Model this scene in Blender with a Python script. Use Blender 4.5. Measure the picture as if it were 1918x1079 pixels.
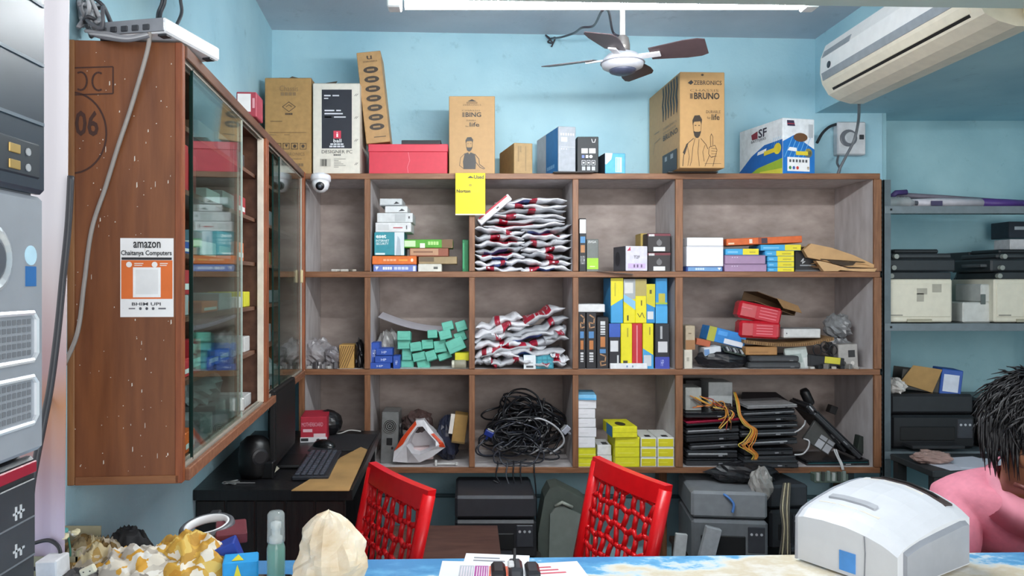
import bpy, math, random
from mathutils import Vector, Matrix, Euler, noise
R = math.radians
for o in list(bpy.data.objects): bpy.data.objects.remove(o)
SC = bpy.context.scene
COL = SC.collection
# ------------------------------------------------------------------ camera
F, VX, VY, ZC, W, H = 1400.0, 878.0, 530.0, 1.5, 1918.0, 1079.0
def X(px, y): return (px - VX) * y / F
def Z(py, y): return ZC - (py - VY) * y / F
cam = bpy.data.cameras.new('camera'); co = bpy.data.objects.new('camera', cam); COL.objects.link(co)
co.location = (0, 0, ZC); co.rotation_euler = (R(90), 0, 0)
cam.sensor_width = 36; cam.lens = 36 * F / W
cam.shift_x = (W / 2 - VX) / W; cam.shift_y = (VY - H / 2) / W
cam.clip_start = 0.02; SC.camera = co
# ------------------------------------------------------------------ light
wd = bpy.data.worlds.new('world'); SC.world = wd; wd.use_nodes = True
wd.node_tree.nodes['Background'].inputs[0].default_value = (.93, .96, 1, 1)
wd.node_tree.nodes['Background'].inputs[1].default_value = .6
def area(name, loc, rot, sx, sy, power, col):
    l = bpy.data.lights.new(name, 'AREA'); l.shape = 'RECTANGLE'; l.size = sx; l.size_y = sy; l.energy = power; l.color = col
    o = bpy.data.objects.new(name, l); COL.objects.link(o); o.location = loc; o.rotation_euler = rot
# daylight coming in through the open shop front behind the camera
area('shopfront_daylight', (1.7, -2.3, 1.75), (R(90), 0, R(24)), 4.6, 2.6, 96, (1, .98, .96))
TUBE_STRENGTH = 110.0
vs = SC.view_settings
vs.view_transform = 'Standard'; vs.look = 'None'; vs.gamma = 1; vs.use_curve_mapping = False; vs.exposure = 0.6

# ------------------------------------------------------------------ materials
def lin(c):
    if isinstance(c, str): c = tuple(int(c[i:i+2], 16) for i in (0, 2, 4))
    return tuple(((v/255)/12.92 if v/255 <= .04045 else ((v/255+.055)/1.055)**2.4) for v in c)
_M = {}
def mat(col, rough=.55, var=.1, scale=25, metal=0, bump=0.0, kind='plain', col2=None, alpha=None, stretch=None):
    key = (str(col), rough, var, scale, metal, bump, kind, str(col2), alpha, stretch)
    if key in _M: return _M[key]
    m = bpy.data.materials.new(kind + '_' + (col if isinstance(col, str) else 'mat')); m.use_nodes = True
    nt = m.node_tree; N = nt.nodes; L = nt.links; p = N['Principled BSDF']
    c = lin(col)
    p.inputs['Roughness'].default_value = rough; p.inputs['Metallic'].default_value = metal
    tc = N.new('ShaderNodeTexCoord'); mp = N.new('ShaderNodeMapping'); L.new(tc.outputs['Object'], mp.inputs[0])
    if stretch: mp.inputs['Scale'].default_value = stretch
    n = N.new('ShaderNodeTexNoise'); n.inputs['Scale'].default_value = scale; n.inputs['Detail'].default_value = 6
    L.new(mp.outputs[0], n.inputs['Vector'])
    cr = N.new('ShaderNodeValToRGB')
    cr.color_ramp.elements[0].position = .3; cr.color_ramp.elements[1].position = .7
    a = lin(col2) if col2 else tuple(v * (1 - var) for v in c)
    b = c if col2 else tuple(min(1, v * (1 + var)) for v in c)
    cr.color_ramp.elements[0].color = (*a, 1); cr.color_ramp.elements[1].color = (*b, 1)
    L.new(n.outputs['Fac'], cr.inputs[0]); L.new(cr.outputs[0], p.inputs['Base Color'])
    if bump:
        bp = N.new('ShaderNodeBump'); bp.inputs['Strength'].default_value = bump; bp.inputs['Distance'].default_value = .01
        L.new(n.outputs['Fac'], bp.inputs['Height']); L.new(bp.outputs[0], p.inputs['Normal'])
    if alpha is not None: p.inputs['Alpha'].default_value = alpha
    _M[key] = m; return m
def glass_mat(name, tint=(.9, .97, .95), refl_rough=.02):
    m = bpy.data.materials.new(name); m.use_nodes = True; nt = m.node_tree; N = nt.nodes; L = nt.links
    N.remove(N['Principled BSDF']); out = N['Material Output']
    t = N.new('ShaderNodeBsdfTransparent'); t.inputs[0].default_value = (*tint, 1)
    g = N.new('ShaderNodeBsdfGlossy'); g.inputs['Roughness'].default_value = refl_rough
    f = N.new('ShaderNodeFresnel'); ge = N.new('ShaderNodeNewGeometry'); im = N.new('ShaderNodeMapRange')
    im.inputs[3].default_value = 1.3; im.inputs[4].default_value = 1/1.3; L.new(ge.outputs['Backfacing'], im.inputs[0]); L.new(im.outputs[0], f.inputs['IOR'])
    nz = N.new('ShaderNodeTexNoise'); nz.inputs['Scale'].default_value = 3
    ml = N.new('ShaderNodeMath'); ml.operation = 'MULTIPLY_ADD'; ml.inputs[1].default_value = .04
    L.new(nz.outputs['Fac'], ml.inputs[0]); L.new(f.outputs[0], ml.inputs[2])
    mx = N.new('ShaderNodeMixShader'); L.new(ml.outputs[0], mx.inputs[0]); L.new(t.outputs[0], mx.inputs[1]); L.new(g.outputs[0], mx.inputs[2])
    L.new(mx.outputs[0], out.inputs[0]); return m
def emit_mat(name, col, s):
    m = bpy.data.materials.new(name); m.use_nodes = True; p = m.node_tree.nodes['Principled BSDF']
    p.inputs['Base Color'].default_value = (1, 1, 1, 1); p.inputs['Emission Color'].default_value = (*col, 1); p.inputs['Emission Strength'].default_value = s
    return m
def wall_mat(base, stain, dark):
    m = bpy.data.materials.new('painted_plaster'); m.use_nodes = True; nt = m.node_tree; N = nt.nodes; L = nt.links; p = N['Principled BSDF']
    p.inputs['Roughness'].default_value = .62
    tc = N.new('ShaderNodeTexCoord')
    n1 = N.new('ShaderNodeTexNoise'); n1.inputs['Scale'].default_value = 2.2; n1.inputs['Detail'].default_value = 7
    n2 = N.new('ShaderNodeTexNoise'); n2.inputs['Scale'].default_value = 9; n2.inputs['Detail'].default_value = 9; n2.inputs['Roughness'].default_value = .7
    n3 = N.new('ShaderNodeTexNoise'); n3.inputs['Scale'].default_value = 60; n3.inputs['Detail'].default_value = 4
    for n in (n1, n2, n3): L.new(tc.outputs['Object'], n.inputs['Vector'])
    r1 = N.new('ShaderNodeValToRGB'); r1.color_ramp.elements[0].position = .35; r1.color_ramp.elements[1].position = .65
    r1.color_ramp.elements[0].color = (*lin(stain), 1); r1.color_ramp.elements[1].color = (*lin(base), 1)
    L.new(n1.outputs['Fac'], r1.inputs[0])
    r2 = N.new('ShaderNodeValToRGB'); r2.color_ramp.elements[0].position = .6; r2.color_ramp.elements[1].position = .74
    r2.color_ramp.elements[0].color = (0, 0, 0, 1); r2.color_ramp.elements[1].color = (.55, .55, .55, 1)
    L.new(n2.outputs['Fac'], r2.inputs[0])
    mx = N.new('ShaderNodeMix'); mx.data_type = 'RGBA'; L.new(r2.outputs[0], mx.inputs[0]); L.new(r1.outputs[0], mx.inputs[6]); mx.inputs[7].default_value = (*lin(dark), 1)
    L.new(mx.outputs[2], p.inputs['Base Color'])
    b = N.new('ShaderNodeBump'); b.inputs['Strength'].default_value = .15; b.inputs['Distance'].default_value = .006
    L.new(n3.outputs['Fac'], b.inputs['Height']); L.new(b.outputs[0], p.inputs['Normal'])
    return m
def wood_mat(c1, c2, scale=6, stretch=(9, 9, .7), rough=.5):
    return mat(c1, rough, 0, scale, 0, .12, 'wood', c2, None, stretch)

# ------------------------------------------------------------------ mesh builder
class MB:
    def __init__(s): s.v = []; s.f = []
    def add(s, vs, fs, M=None):
        b = len(s.v)
        s.v += [tuple(M @ Vector(v)) if M is not None else tuple(v) for v in vs]
        s.f += [tuple(i + b for i in f) for f in fs]; return s
    def box(s, x0, x1, y0, y1, z0, z1, c=0.0, M=None):
        if c <= 0:
            v = [(x0,y0,z0),(x1,y0,z0),(x1,y1,z0),(x0,y1,z0),(x0,y0,z1),(x1,y0,z1),(x1,y1,z1),(x0,y1,z1)]
            return s.add(v, [(3,2,1,0),(4,5,6,7),(0,1,5,4),(1,2,6,5),(2,3,7,6),(3,0,4,7)], M)
        c = min(c, abs(x1-x0)*.45, abs(y1-y0)*.45, abs(z1-z0)*.45)
        v = []; idx = {}
        X_ = (x0, x1); Y_ = (y0, y1); Z_ = (z0, z1); sg = (1, -1)
        for i in (0,1):
            for j in (0,1):
                for k in (0,1):
                    for a in range(3):
                        p = [X_[i], Y_[j], Z_[k]]
                        for q, ix in ((0,i),(1,j),(2,k)):
                            if q != a: p[q] += sg[ix]*c
                        idx[(i,j,k,a)] = len(v); v.append(p)
        f = []
        ctr = Vector(((x0+x1)/2,(y0+y1)/2,(z0+z1)/2))
        def put(q):
            ps = [Vector(v[i]) for i in q]; n = (ps[1]-ps[0]).cross(ps[2]-ps[0]); m = sum(ps, Vector())/len(ps)
            f.append(tuple(q) if n.dot(m-ctr) > 0 else tuple(reversed(q)))
        for i in (0,1): put([idx[(i,0,0,0)],idx[(i,1,0,0)],idx[(i,1,1,0)],idx[(i,0,1,0)]])
        for j in (0,1): put([idx[(0,j,0,1)],idx[(1,j,0,1)],idx[(1,j,1,1)],idx[(0,j,1,1)]])
        for k in (0,1): put([idx[(0,0,k,2)],idx[(1,0,k,2)],idx[(1,1,k,2)],idx[(0,1,k,2)]])
        for i in (0,1):
            for j in (0,1): put([idx[(i,j,0,0)],idx[(i,j,1,0)],idx[(i,j,1,1)],idx[(i,j,0,1)]])
            for k in (0,1): put([idx[(i,0,k,0)],idx[(i,1,k,0)],idx[(i,1,k,2)],idx[(i,0,k,2)]])
        for j in (0,1):
            for k in (0,1): put([idx[(0,j,k,1)],idx[(1,j,k,1)],idx[(1,j,k,2)],idx[(0,j,k,2)]])
        for i in (0,1):
            for j in (0,1):
                for k in (0,1): put([idx[(i,j,k,0)],idx[(i,j,k,1)],idx[(i,j,k,2)]])
        return s.add(v, f, M)
    def tube(s, pts, r, n=6, M=None, flat=1.0, cap=True):
        pts = [Vector(p) for p in pts]; v = []; f = []
        up = None
        for i, p in enumerate(pts):
            t = (pts[min(i+1, len(pts)-1)] - pts[max(i-1, 0)])
            if t.length < 1e-9: t = Vector((0,0,1))
            t.normalize()
            if up is None:
                up = Vector((0,0,1)) if abs(t.z) < .9 else Vector((1,0,0))
            a = t.cross(up)
            if a.length < 1e-6: a = t.orthogonal()
            a.normalize(); b = a.cross(t).normalized(); up = b
            rr = r[i] if isinstance(r, (list, tuple)) else r
            for k in range(n):
                an = 2*math.pi*k/n
                v.append(p + a*math.cos(an)*rr + b*math.sin(an)*rr*flat)
        for i in range(len(pts)-1):
            for k in range(n):
                f.append((i*n+k, i*n+(k+1)%n, (i+1)*n+(k+1)%n, (i+1)*n+k))
        if cap: f.append(tuple(range(n-1, -1, -1))); f.append(tuple((len(pts)-1)*n+k for k in range(n)))
        return s.add(v, f, M)
    def lathe(s, prof, n=24, M=None):   # prof: (r, z)
        v = []; f = []
        for r, z in prof:
            for k in range(n): v.append((r*math.cos(2*math.pi*k/n), r*math.sin(2*math.pi*k/n), z))
        for i in range(len(prof)-1):
            for k in range(n): f.append((i*n+k, i*n+(k+1)%n, (i+1)*n+(k+1)%n, (i+1)*n+k))
        f.append(tuple(range(n-1, -1, -1))); f.append(tuple((len(prof)-1)*n+k for k in range(n)))
        return s.add(v, f, M)
    def prism(s, poly, y0, y1, M=None):  # poly in x,z extruded along y
        n = len(poly); v = [(p[0], y0, p[1]) for p in poly] + [(p[0], y1, p[1]) for p in poly]
        f = [tuple(range(n)), tuple(range(2*n-1, n-1, -1))]
        for i in range(n): f.append((i, n+i, n+(i+1)%n, (i+1)%n))
        return s.add(v, f, M)
    def build(s, name, m, parent=None, loc=None, rot=None, smooth=False):
        me = bpy.data.meshes.new(name); me.from_pydata(s.v, [], s.f); me.update()
        if m: me.materials.append(m)
        if smooth:
            for p in me.polygons: p.use_smooth = True
        o = bpy.data.objects.new(name, me); COL.objects.link(o)
        if parent: o.parent = parent
        if loc: o.location = loc
        if rot: o.rotation_euler = rot
        return o
def tag(o, label=None, cat=None, group=None, kind=None):
    if label: o['label'] = label
    if cat: o['category'] = cat
    if group: o['group'] = group
    if kind: o['kind'] = kind
    return o
def empty(name, label, cat, loc=(0,0,0), rot=(0,0,0), group=None):
    o = bpy.data.objects.new(name, None); COL.objects.link(o); o.location = loc; o.rotation_euler = rot
    o.empty_display_size = .05
    return tag(o, label, cat, group)
def sub(o): # smooth shading helper
    for p in o.data.polygons: p.use_smooth = True
    return o
# text as mesh, fitted into a rectangle of the XY plane (cached)
_T = {}
def text_geo(txt, bold=.0):
    k = (txt, bold)
    if k not in _T:
        c = bpy.data.curves.new('t', 'FONT'); c.body = txt; c.offset = bold; c.resolution_u = 2
        o = bpy.data.objects.new('t', c); me = o.to_mesh()
        v = [tuple(q.co) for q in me.vertices]; f = [tuple(p.vertices) for p in me.polygons]
        o.to_mesh_clear(); bpy.data.objects.remove(o); bpy.data.curves.remove(c)
        xs = [q[0] for q in v]; ys = [q[1] for q in v]
        x0, x1, y0, y1 = min(xs), max(xs), min(ys), max(ys)
        _T[k] = ([((q[0]-x0)/(x1-x0), (q[1]-y0)/(y1-y0)) for q in v], f)
    return _T[k]
def decorate(root, w, d, h, decor, eps=.0008):
    """prints on a box whose local body is x -w/2..w/2, y 0..d, z 0..h"""
    by = {}
    def pos(face, u, v, e):
        if face == 'F': return (-w/2+u*w, -e, v*h)
        if face == 'L': return (-w/2-e, d*(1-u), v*h)
        if face == 'R': return (w/2+e, d*u, v*h)
        if face == 'T': return (-w/2+u*w, v*d, h+e)
    for i, q in enumerate(decor):
        e = eps + .00025*(i % 12)
        if q[0] == 'q':
            _, fa, u0, v0, u1, v1, c = q
            fw, fh = {'F':(w,h),'L':(d,h),'R':(d,h),'T':(w,d)}[fa]
            big = abs(u1-u0)*fw*abs(v1-v0)*fh > 5e-5
            mb = by.setdefault(('printed_panel', c, fa, i if big else -1), MB())
            mb.add([pos(fa,u0,v0,e),pos(fa,u1,v0,e),pos(fa,u1,v1,e),pos(fa,u0,v1,e)], [(0,1,2,3)])
        elif q[0] == 'p':     # polygon
            _, fa, pts, c = q
            mb = by.setdefault(('printed_shape', c, fa, -1), MB())
            mb.add([pos(fa,u,v,e) for u, v in pts], [tuple(range(len(pts)))])
        elif q[0] == 'o':     # ellipse (u,v,ru,rv)
            _, fa, u, v, ru, rv, c = q
            mb = by.setdefault(('printed_shape', c, fa, -1), MB())
            mb.add([pos(fa,u+ru*math.cos(a*math.pi/10),v+rv*math.sin(a*math.pi/10),e) for a in range(20)], [tuple(range(20))])
        elif q[0] == 'l':     # polyline, width in metres
            _, fa, pts, wd_, c = q
            mb = by.setdefault(('printed_line', c, fa, -1), MB())
            for (ua, va), (ub, vb) in zip(pts, pts[1:]):
                A = Vector(pos(fa,ua,va,e)); B = Vector(pos(fa,ub,vb,e)); nn = {'F':Vector((0,1,0)),'L':Vector((1,0,0)),'R':Vector((-1,0,0)),'T':Vector((0,0,-1))}[fa]
                t = (B-A).normalized(); s_ = t.cross(nn)*wd_/2; ex = t*wd_*.3
                mb.add([A-s_-ex,B-s_+ex,B+s_+ex,A+s_-ex], [(0,1,2,3)])
        elif q[0] == 't':
            _, fa, u0, v0, u1, v1, txt, c = q[:8]
            mb = by.setdefault(('lettering' if txt else 'printed_marks', c, fa, i), MB())
            if not txt:      # print too small to read: short bars
                for k in range(4):
                    ua, ub = u0+(u1-u0)*(k/4+.01), u0+(u1-u0)*((k+1)/4-.03)
                    mb.add([pos(fa,ua,v0,e),pos(fa,ub,v0,e),pos(fa,ub,v1,e),pos(fa,ua,v1,e)], [(0,1,2,3)])
                continue
            g, fs = text_geo(txt, q[8] if len(q) > 8 else .0)
            mb.add([pos(fa, u0+a*(u1-u0), v0+b*(v1-v0), e+.0004) for a, b in g], fs)
    for (nm, c, _, _), mb in by.items():
        mb.build(nm, mat(c, .5, .06), root)
def box(name, label, cat, px0, px1, pyt, fl, yf, dep, col, yaw=0, tilt=0, pitch=0, group=None, d=(), rough=.55, bev=.0025, m=None, var=.1):
    x0, x1 = X(px0, yf), X(px1, yf); zt = Z(pyt, yf); z0 = fl if fl < 10 else Z(fl, yf)
    w, h = x1-x0, zt-z0
    mb = MB().box(-w/2, w/2, 0, dep, 0, h, bev)
    o = mb.build(name, m or mat(col, rough, var, 40), None, ((x0+x1)/2, yf, z0), (R(pitch), R(-tilt), R(yaw)))
    tag(o, label, cat, group)
    o['_s'] = (w, dep, h)
    decorate(o, w, dep, h, d)
    del o['_s']
    return o
def pt(px, py, y): return Vector((X(px, y), y, Z(py, y)))
def smooth_path(P, n=8):
    P = [Vector(p) for p in P]; out = []
    Q = [P[0]] + P + [P[-1]]
    for i in range(1, len(Q)-2):
        for k in range(n):
            t = k/n; a, b, c, d = Q[i-1], Q[i], Q[i+1], Q[i+2]
            out.append(.5*((2*b)+(c-a)*t+(2*a-5*b+4*c-d)*t*t+(3*b-a-3*c+d)*t**3))
    out.append(P[-1]); return out
def wire(name, label, P, r, col, cat='cable', group=None, n=8, rough=.4):
    c = Vector(P[0]); o = MB().tube([q-c for q in smooth_path(P, n)], r, 6).build(name, mat(col, rough), None, c, smooth=True)
    return tag(o, label, cat, group)

WHITE, BLACK, TAN = 'E9EAEC', '1B1C20', 'B08A5C'
ZT, Z1, Z2, Z3 = Z(325,3.6), Z(509,3.6), Z(692,3.6), Z(876,3.6)
YB = 4.02
# ================================================================== structure
BLUE = wall_mat('B6DDE8', 'A0CBDA', '76A0B0')
def struct(mb, name, m, **k): return tag(mb.build(name, m, **k), kind='structure')
def wl(y): return -.865 - .081*(y-1.63)      # left wall plane
struct(MB().box(-1.6, 3.6, -3.0, 4.6, -.06, 0), 'floor', mat('8F8B86', .5, .15, 4))
struct(MB().box(-1.5, X(1653,YB), YB, YB+.12, 0, 2.95), 'wall_back', BLUE)
struct(MB().box(X(1653,YB), 3.4, 4.21, 4.33, 0, 2.95).box(X(1653,YB)-.001, X(1653,YB)+.02, YB, 4.22, 0, 2.95), 'wall_alcove', wall_mat('A9D2DA', '8FBBC6', '6C98A2'))
struct(MB().add([(wl(1.6),1.6,0),(wl(4.05),4.05,0),(wl(4.05)-.12,4.05,0),(wl(1.6)-.12,1.6,0),(wl(1.6),1.6,2.95),(wl(4.05),4.05,2.95),(wl(4.05)-.12,4.05,2.95),(wl(1.6)-.12,1.6,2.95)],
   [(3,2,1,0),(4,5,6,7),(0,1,5,4),(1,2,6,5),(2,3,7,6),(3,0,4,7)]), 'wall_left', BLUE)
struct(MB().box(3.3, 3.42, -1.0, 4.3, 0, 2.95), 'wall_right', BLUE)
zl, zr = Z(56,YB), Z(73,YB)
def cz(x): return zl + (zr-zl)*(x-X(508,YB))/(X(1530,YB)-X(508,YB))
a, b = cz(-1.6), cz(3.5)
struct(MB().add([(-1.6,-1,a),(3.5,-1,b),(3.5,4.4,b),(-1.6,4.4,a),(-1.6,-1,a+.12),(3.5,-1,b+.12),(3.5,4.4,b+.12),(-1.6,4.4,a+.12)],
   [(3,2,1,0),(4,5,6,7),(0,1,5,4),(1,2,6,5),(2,3,7,6),(3,0,4,7)]), 'ceiling', wall_mat('C3CBD6', 'B2BCC9', '8C97A6'))
# cross beam above the counter: its far lower edge is just in view
yb = 2.12
def bz(px): return Z(-4 + (px-480)*20/1438., yb)
xa, xb = X(300,yb), X(2300,yb); za, zb = bz(300), bz(2300)
struct(MB().add([(xa,1.9,za),(xb,1.9,zb),(xb,yb,zb),(xa,yb,za),(xa,1.9,2.9),(xb,1.9,2.8),(xb,yb,2.8),(xa,yb,2.9)],
   [(3,2,1,0),(4,5,6,7),(0,1,5,4),(1,2,6,5),(2,3,7,6),(3,0,4,7)]), 'trim_1', wall_mat('CFDFDA', 'C2D4D0', '9FB4B0'))
# boxed beam along the right that carries the air conditioner
bx0 = X(1527,YB); bzz = Z(212,YB)
struct(MB().box(bx0, 3.3, 2.16, 4.215, bzz, 2.83), 'trim_2', BLUE)
# conduit under the shelves
struct(MB().tube([(-.95,YB-.012,Z(926,YB)),(1.95,YB-.012,Z(930,YB))], .011, 8), 'trim_3', mat('4C6A73', .5))
# ------------------------------------------------------------------ tube light
yt = 2.17
t = empty('tube_light', 'glowing white fluorescent tube light on the ceiling beam', 'light', (X(1127,yt), yt, Z(5,yt)))
hw = (X(1515,yt)-X(740,yt))/2
MB().box(-hw, hw, -.045, -.005, .012, .06, .006).build('batten', mat('E4E8EA', .4), t)
MB().tube([(-hw+.03,0,0),(hw-.03,0,0)], .019, 14).build('tube', emit_mat('lit_tube', (.95,.98,1), TUBE_STRENGTH), t, smooth=True)
for s in (-1, 1):
    MB().box(s*hw-.02, s*hw+.02, -.03, .02, -.022, .03, .004).build('end_holder', mat('F0F2F3', .4), t)
# ------------------------------------------------------------------ ceiling fan
fy = 3.0; fx = X(1166,fy); fz = Z(113,fy)
fan = empty('ceiling_fan', 'four-blade ceiling fan with dark brown blades and white hub', 'fan', (fx, fy, fz))
brown = mat('4A3A3E', .45); wh = mat('E4E4E8', .35)
ctop = cz(fx)-fz
MB().tube([(0,0,.02),(0,0,ctop-.05)], .011, 10).build('down_rod', mat('CFCBC6', .4), fan, smooth=True)
MB().lathe([(.012,ctop-.09),(.04,ctop-.07),(.05,ctop-.001)], 20).build('ceiling_canopy', wh, fan, smooth=True)
MB().lathe([(.012,.1),(.024,.09),(.03,.06),(.03,.03)], 16).build('rod_collar', mat('8A8480', .4, metal=.6), fan, smooth=True)
MB().lathe([(.03,.035),(.06,.022),(.078,.004),(.085,-.012),(.08,-.028),(.06,-.038),(.05,-.04)], 32).build('motor_housing', mat('B4B5BC', .35), fan, smooth=True)
torus_pts = [(.0865*math.cos(a_*math.pi/16), .0865*math.sin(a_*math.pi/16), -.012) for a_ in range(33)]
MB().tube(torus_pts, .0025, 6).build('housing_groove', mat('7E7F88', .4), fan, smooth=True)
MB().lathe([(.056,-.036),(.05,-.048),(.03,-.056),(.001,-.058)], 24).build('bottom_cap', mat('3B3F52', .4), fan, smooth=True)
for an in (-26, 64, 155, 242):
    M = Matrix.Rotation(R(an), 4, 'Z') @ Matrix.Rotation(R(-14), 4, 'X')
    mb = MB(); n = 8; v = []
    for i in range(n+1):
        u = i/n; x = .11+u*.215; hw_ = .042+.022*min(1, u*1.6) - (.012 if i == n else 0)
        for s in (-1, 1):
            for zz in (0, .003): v.append((x, s*hw_, zz+.012 - .01*(1-abs(s))))
    fs = []
    for i in range(n):
        b0 = i*4; b1 = b0+4
        fs += [(b0,b1,b1+2,b0+2),(b0+1,b0+3,b1+3,b1+1),(b0,b0+1,b1+1,b1),(b0+2,b1+2,b1+3,b0+3)]
    fs += [(0,2,3,1),(n*4,n*4+1,n*4+3,n*4+2)]
    bl = mb.add(v, fs, M).build('blade', brown, fan)
    MB().box(.06, .15, -.017, .017, .004, .011, .002, M).build('blade_bracket', mat('D8D6DA', .35), bl)
wire('fan_wire', 'thin black wire running along the ceiling to the fan', [(fx-.005,fy+.012,fz+.1),pt(1148,60,3.05),pt(1140,22,2.85),pt(1128,20,2.75),pt(1112,48,3.1),pt(1090,52,3.2),pt(1075,62,3.5),pt(1050,70,3.7),pt(1032,72,3.96)], .005, '35323A')
wire('ceiling_wire_tuft', 'frayed black wire ends at the top of the back wall', [pt(1030,72,4.0),pt(1022,66,3.98),pt(1035,80,3.98),pt(1026,78,4.0),pt(1040,70,3.98),pt(1033,88,4.0)], .004, '35323A')
# ------------------------------------------------------------------ air conditioner
ac = empty('air_conditioner', 'cream split air conditioner with grey stripes on the blue beam', 'air conditioner', (bx0, 0, 0))
y0, y1 = 2.46, 3.53; zb_ = Z(187,3.5); dpt = .205
prof = [(0,.29),(-.06,.30),(-.13,.292),(-.18,.26),(-.202,.20),(-.205,.13),(-.195,.08),(-.165,.03),(-.12,.005),(-.06,-.012),(0,-.012)]
cream = mat('EFE6D2', .35, .05)
MB().prism([(p[0], p[1]+zb_) for p in prof], y0, y1).build('body', cream, ac)
fpn = [(-.13,.2935),(-.181,.2615),(-.2035,.201),(-.2068,.128),(-.2,.1),(-.197,.1),(-.203,.128),(-.199,.2),(-.178,.258),(-.13,.29)]
MB().prism([(p[0], p[1]+zb_) for p in fpn], y0+.01, y1-.008).build('front_panel', mat('F4F3F1', .3, .03), ac)
def strip(nm, zlo, zhi, ya, yb_, m, off=.0022):
    def xz(z):
        for (xa_, za_), (xb_, zb2) in zip(prof, prof[1:]):
            if zb2 <= z <= za_: return xa_ + (xb_-xa_)*(za_-z)/(za_-zb2)
        return -.2
    zs = [zlo + (zhi-zlo)*k/4 for k in range(5)]
    pl = [(xz(z)-off, z+zb_) for z in zs] + [(xz(z)+.002, z+zb_) for z in reversed(zs)]
    return MB().prism(pl, ya, yb_).build(nm, m, ac)
strip('grey_stripe', .092, .125, y0+.03, y1-.02, mat('9AA0A6', .4), .004)
strip('grey_stripe', .198, .228, y1-.27, y1-.02, mat('9AA0A6', .4), .004)
strip('air_slot', .038, .048, y0+.06, y1-.06, mat('141210', .6), .001)
strip('louvre', .05, .085, y0+.05, y1-.05, cream, .002)
MB().lathe([(.016,0),(.016,.003),(.012,.004)], 20, Matrix.Translation((-.2055,y1-.09,zb_+.148)) @ Matrix.Rotation(R(-90),4,'Y')).build('badge', mat('2A2F3A', .3), ac)
o = MB().box(-.06, .13, y0-.26, y0-.01, zb_-.0, zb_+.29, .02).build('pipe_cover_box', mat('EBDCB4', .45), None, (bx0,0,0)); tag(o, 'cream boxed pipe cover beside the air conditioner', 'pipe cover')
# ------------------------------------------------------------------ switch plate
sw = empty('switch_board', 'grey square stabiliser switch box on the blue wall', 'switch', (X(1590,4.0), YB, Z(292,4.0)))
w = X(1617,4.0)-X(1564,4.0); h = Z(230,4.0)-Z(292,4.0)
MB().box(-w/2, w/2, -.05, 0, 0, h, .006).build('body', mat('C3C5CA', .45), sw)
MB().box(-w/2+.005, w/2-.005, -.053, -.049, .005, h-.005, .002).build('face_plate', mat('D6D7DA', .4), sw)
MB().lathe([(.045,0),(.045,.006),(.04,.008)], 24, Matrix.Translation((-.02,-.052,h*.5)) @ Matrix.Rotation(R(90),4,'X')).build('dial_ring', mat('6F7178', .4), sw)
MB().lathe([(.03,0),(.03,.014),(.026,.016)], 24, Matrix.Translation((-.014,-.052,h*.5)) @ Matrix.Rotation(R(90),4,'X')).build('dial', mat('CBCCD0', .4), sw)
MB().box(.038, .062, -.058, -.052, h*.46, h*.6, .002).build('rocker', mat('34363C', .4), sw)
wire('ac_power_cable', 'grey power cable hanging from the air conditioner to the shelf top', [pt(1609,192,3.55),pt(1608,225,3.8),pt(1600,262,3.88),pt(1585,292,3.86),pt(1572,318,3.84),Vector((X(1568,3.84),3.84,ZT+.012))], .007, '77787C')
wire('switch_cable', 'short grey loop of cable below the switch box', [pt(1570,292,3.985),pt(1568,305,3.95),pt(1573,318,3.9),Vector((X(1566,3.86),3.86,ZT+.01))], .006, '6A6B70')
wire('black_wall_cable', 'black cable curving from the battery box to the switch box', [pt(1530,268,3.97),pt(1540,250,3.97),pt(1553,238,3.975),pt(1566,233,3.985)], .008, '26282C')

# ================================================================== wooden shelf unit
SH = empty('shelf_unit', 'wide wooden pigeonhole shelf unit against the blue back wall', 'shelf', (X(1105,3.6), 3.6, 0))
sx = X(1105,3.6)
lam = mat('CDC8C8', .6, 0, 7, 0, .05, 'laminate', 'B3ACAB', None, (3,3,1))
lamb = mat('AC9F99', .65, 0, 6, 0, .08, 'laminate', '8C7F79', None, (1.5,1.5,3))
edge = wood_mat('8E6243', '6E452B', 8, (1,6,10))
edgev = wood_mat('8E6243', '6E452B', 8, (10,6,1))
cols = [565, 688, 884, 1078, 1272, 1644]
def lx(px): return X(px,3.6) - sx
rows = [(ZT,'top'), (Z1,''), (Z2,''), (Z3,'')]
x0, x1 = lx(560), lx(1649)
for k, (z, _) in enumerate(rows):
    MB().box(x0, x1, .012, .4, z-.024, z, 0).build('board', lam, SH)
    MB().box(x0, x1, 0, .012, z-.027, z+.001, .002).build('edge_strip', edge, SH)
for px in cols:
    c = lx(px); tw = .012 if px not in (1272, 1644) else .016
    MB().box(c-tw, c+tw, .013, .398, Z3+.001, ZT-.0245, 0).build('divider', lam, SH)
    for (za_, zb2) in ((Z3,Z2),(Z2,Z1),(Z1,ZT)):
        MB().box(c-tw-.002, c+tw+.002, -.003, .0125, za_+.002, zb2-.0275, .002).build('edge_strip', edgev, SH)
for i in range(5):
    for (za_, zb2) in ((Z3,Z2),(Z2,Z1),(Z1,ZT)):
        MB().box(lx(cols[i])+.013, lx(cols[i+1])-.013, .392, .399, za_+.0005, zb2-.0245).build('back_panel', lamb, SH)
# legs
for px in (690, 1272, 1640):
    MB().box(lx(px)-.02, lx(px)+.02, .3, .38, 0, Z3-.025).build('leg', edgev, SH)

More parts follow.
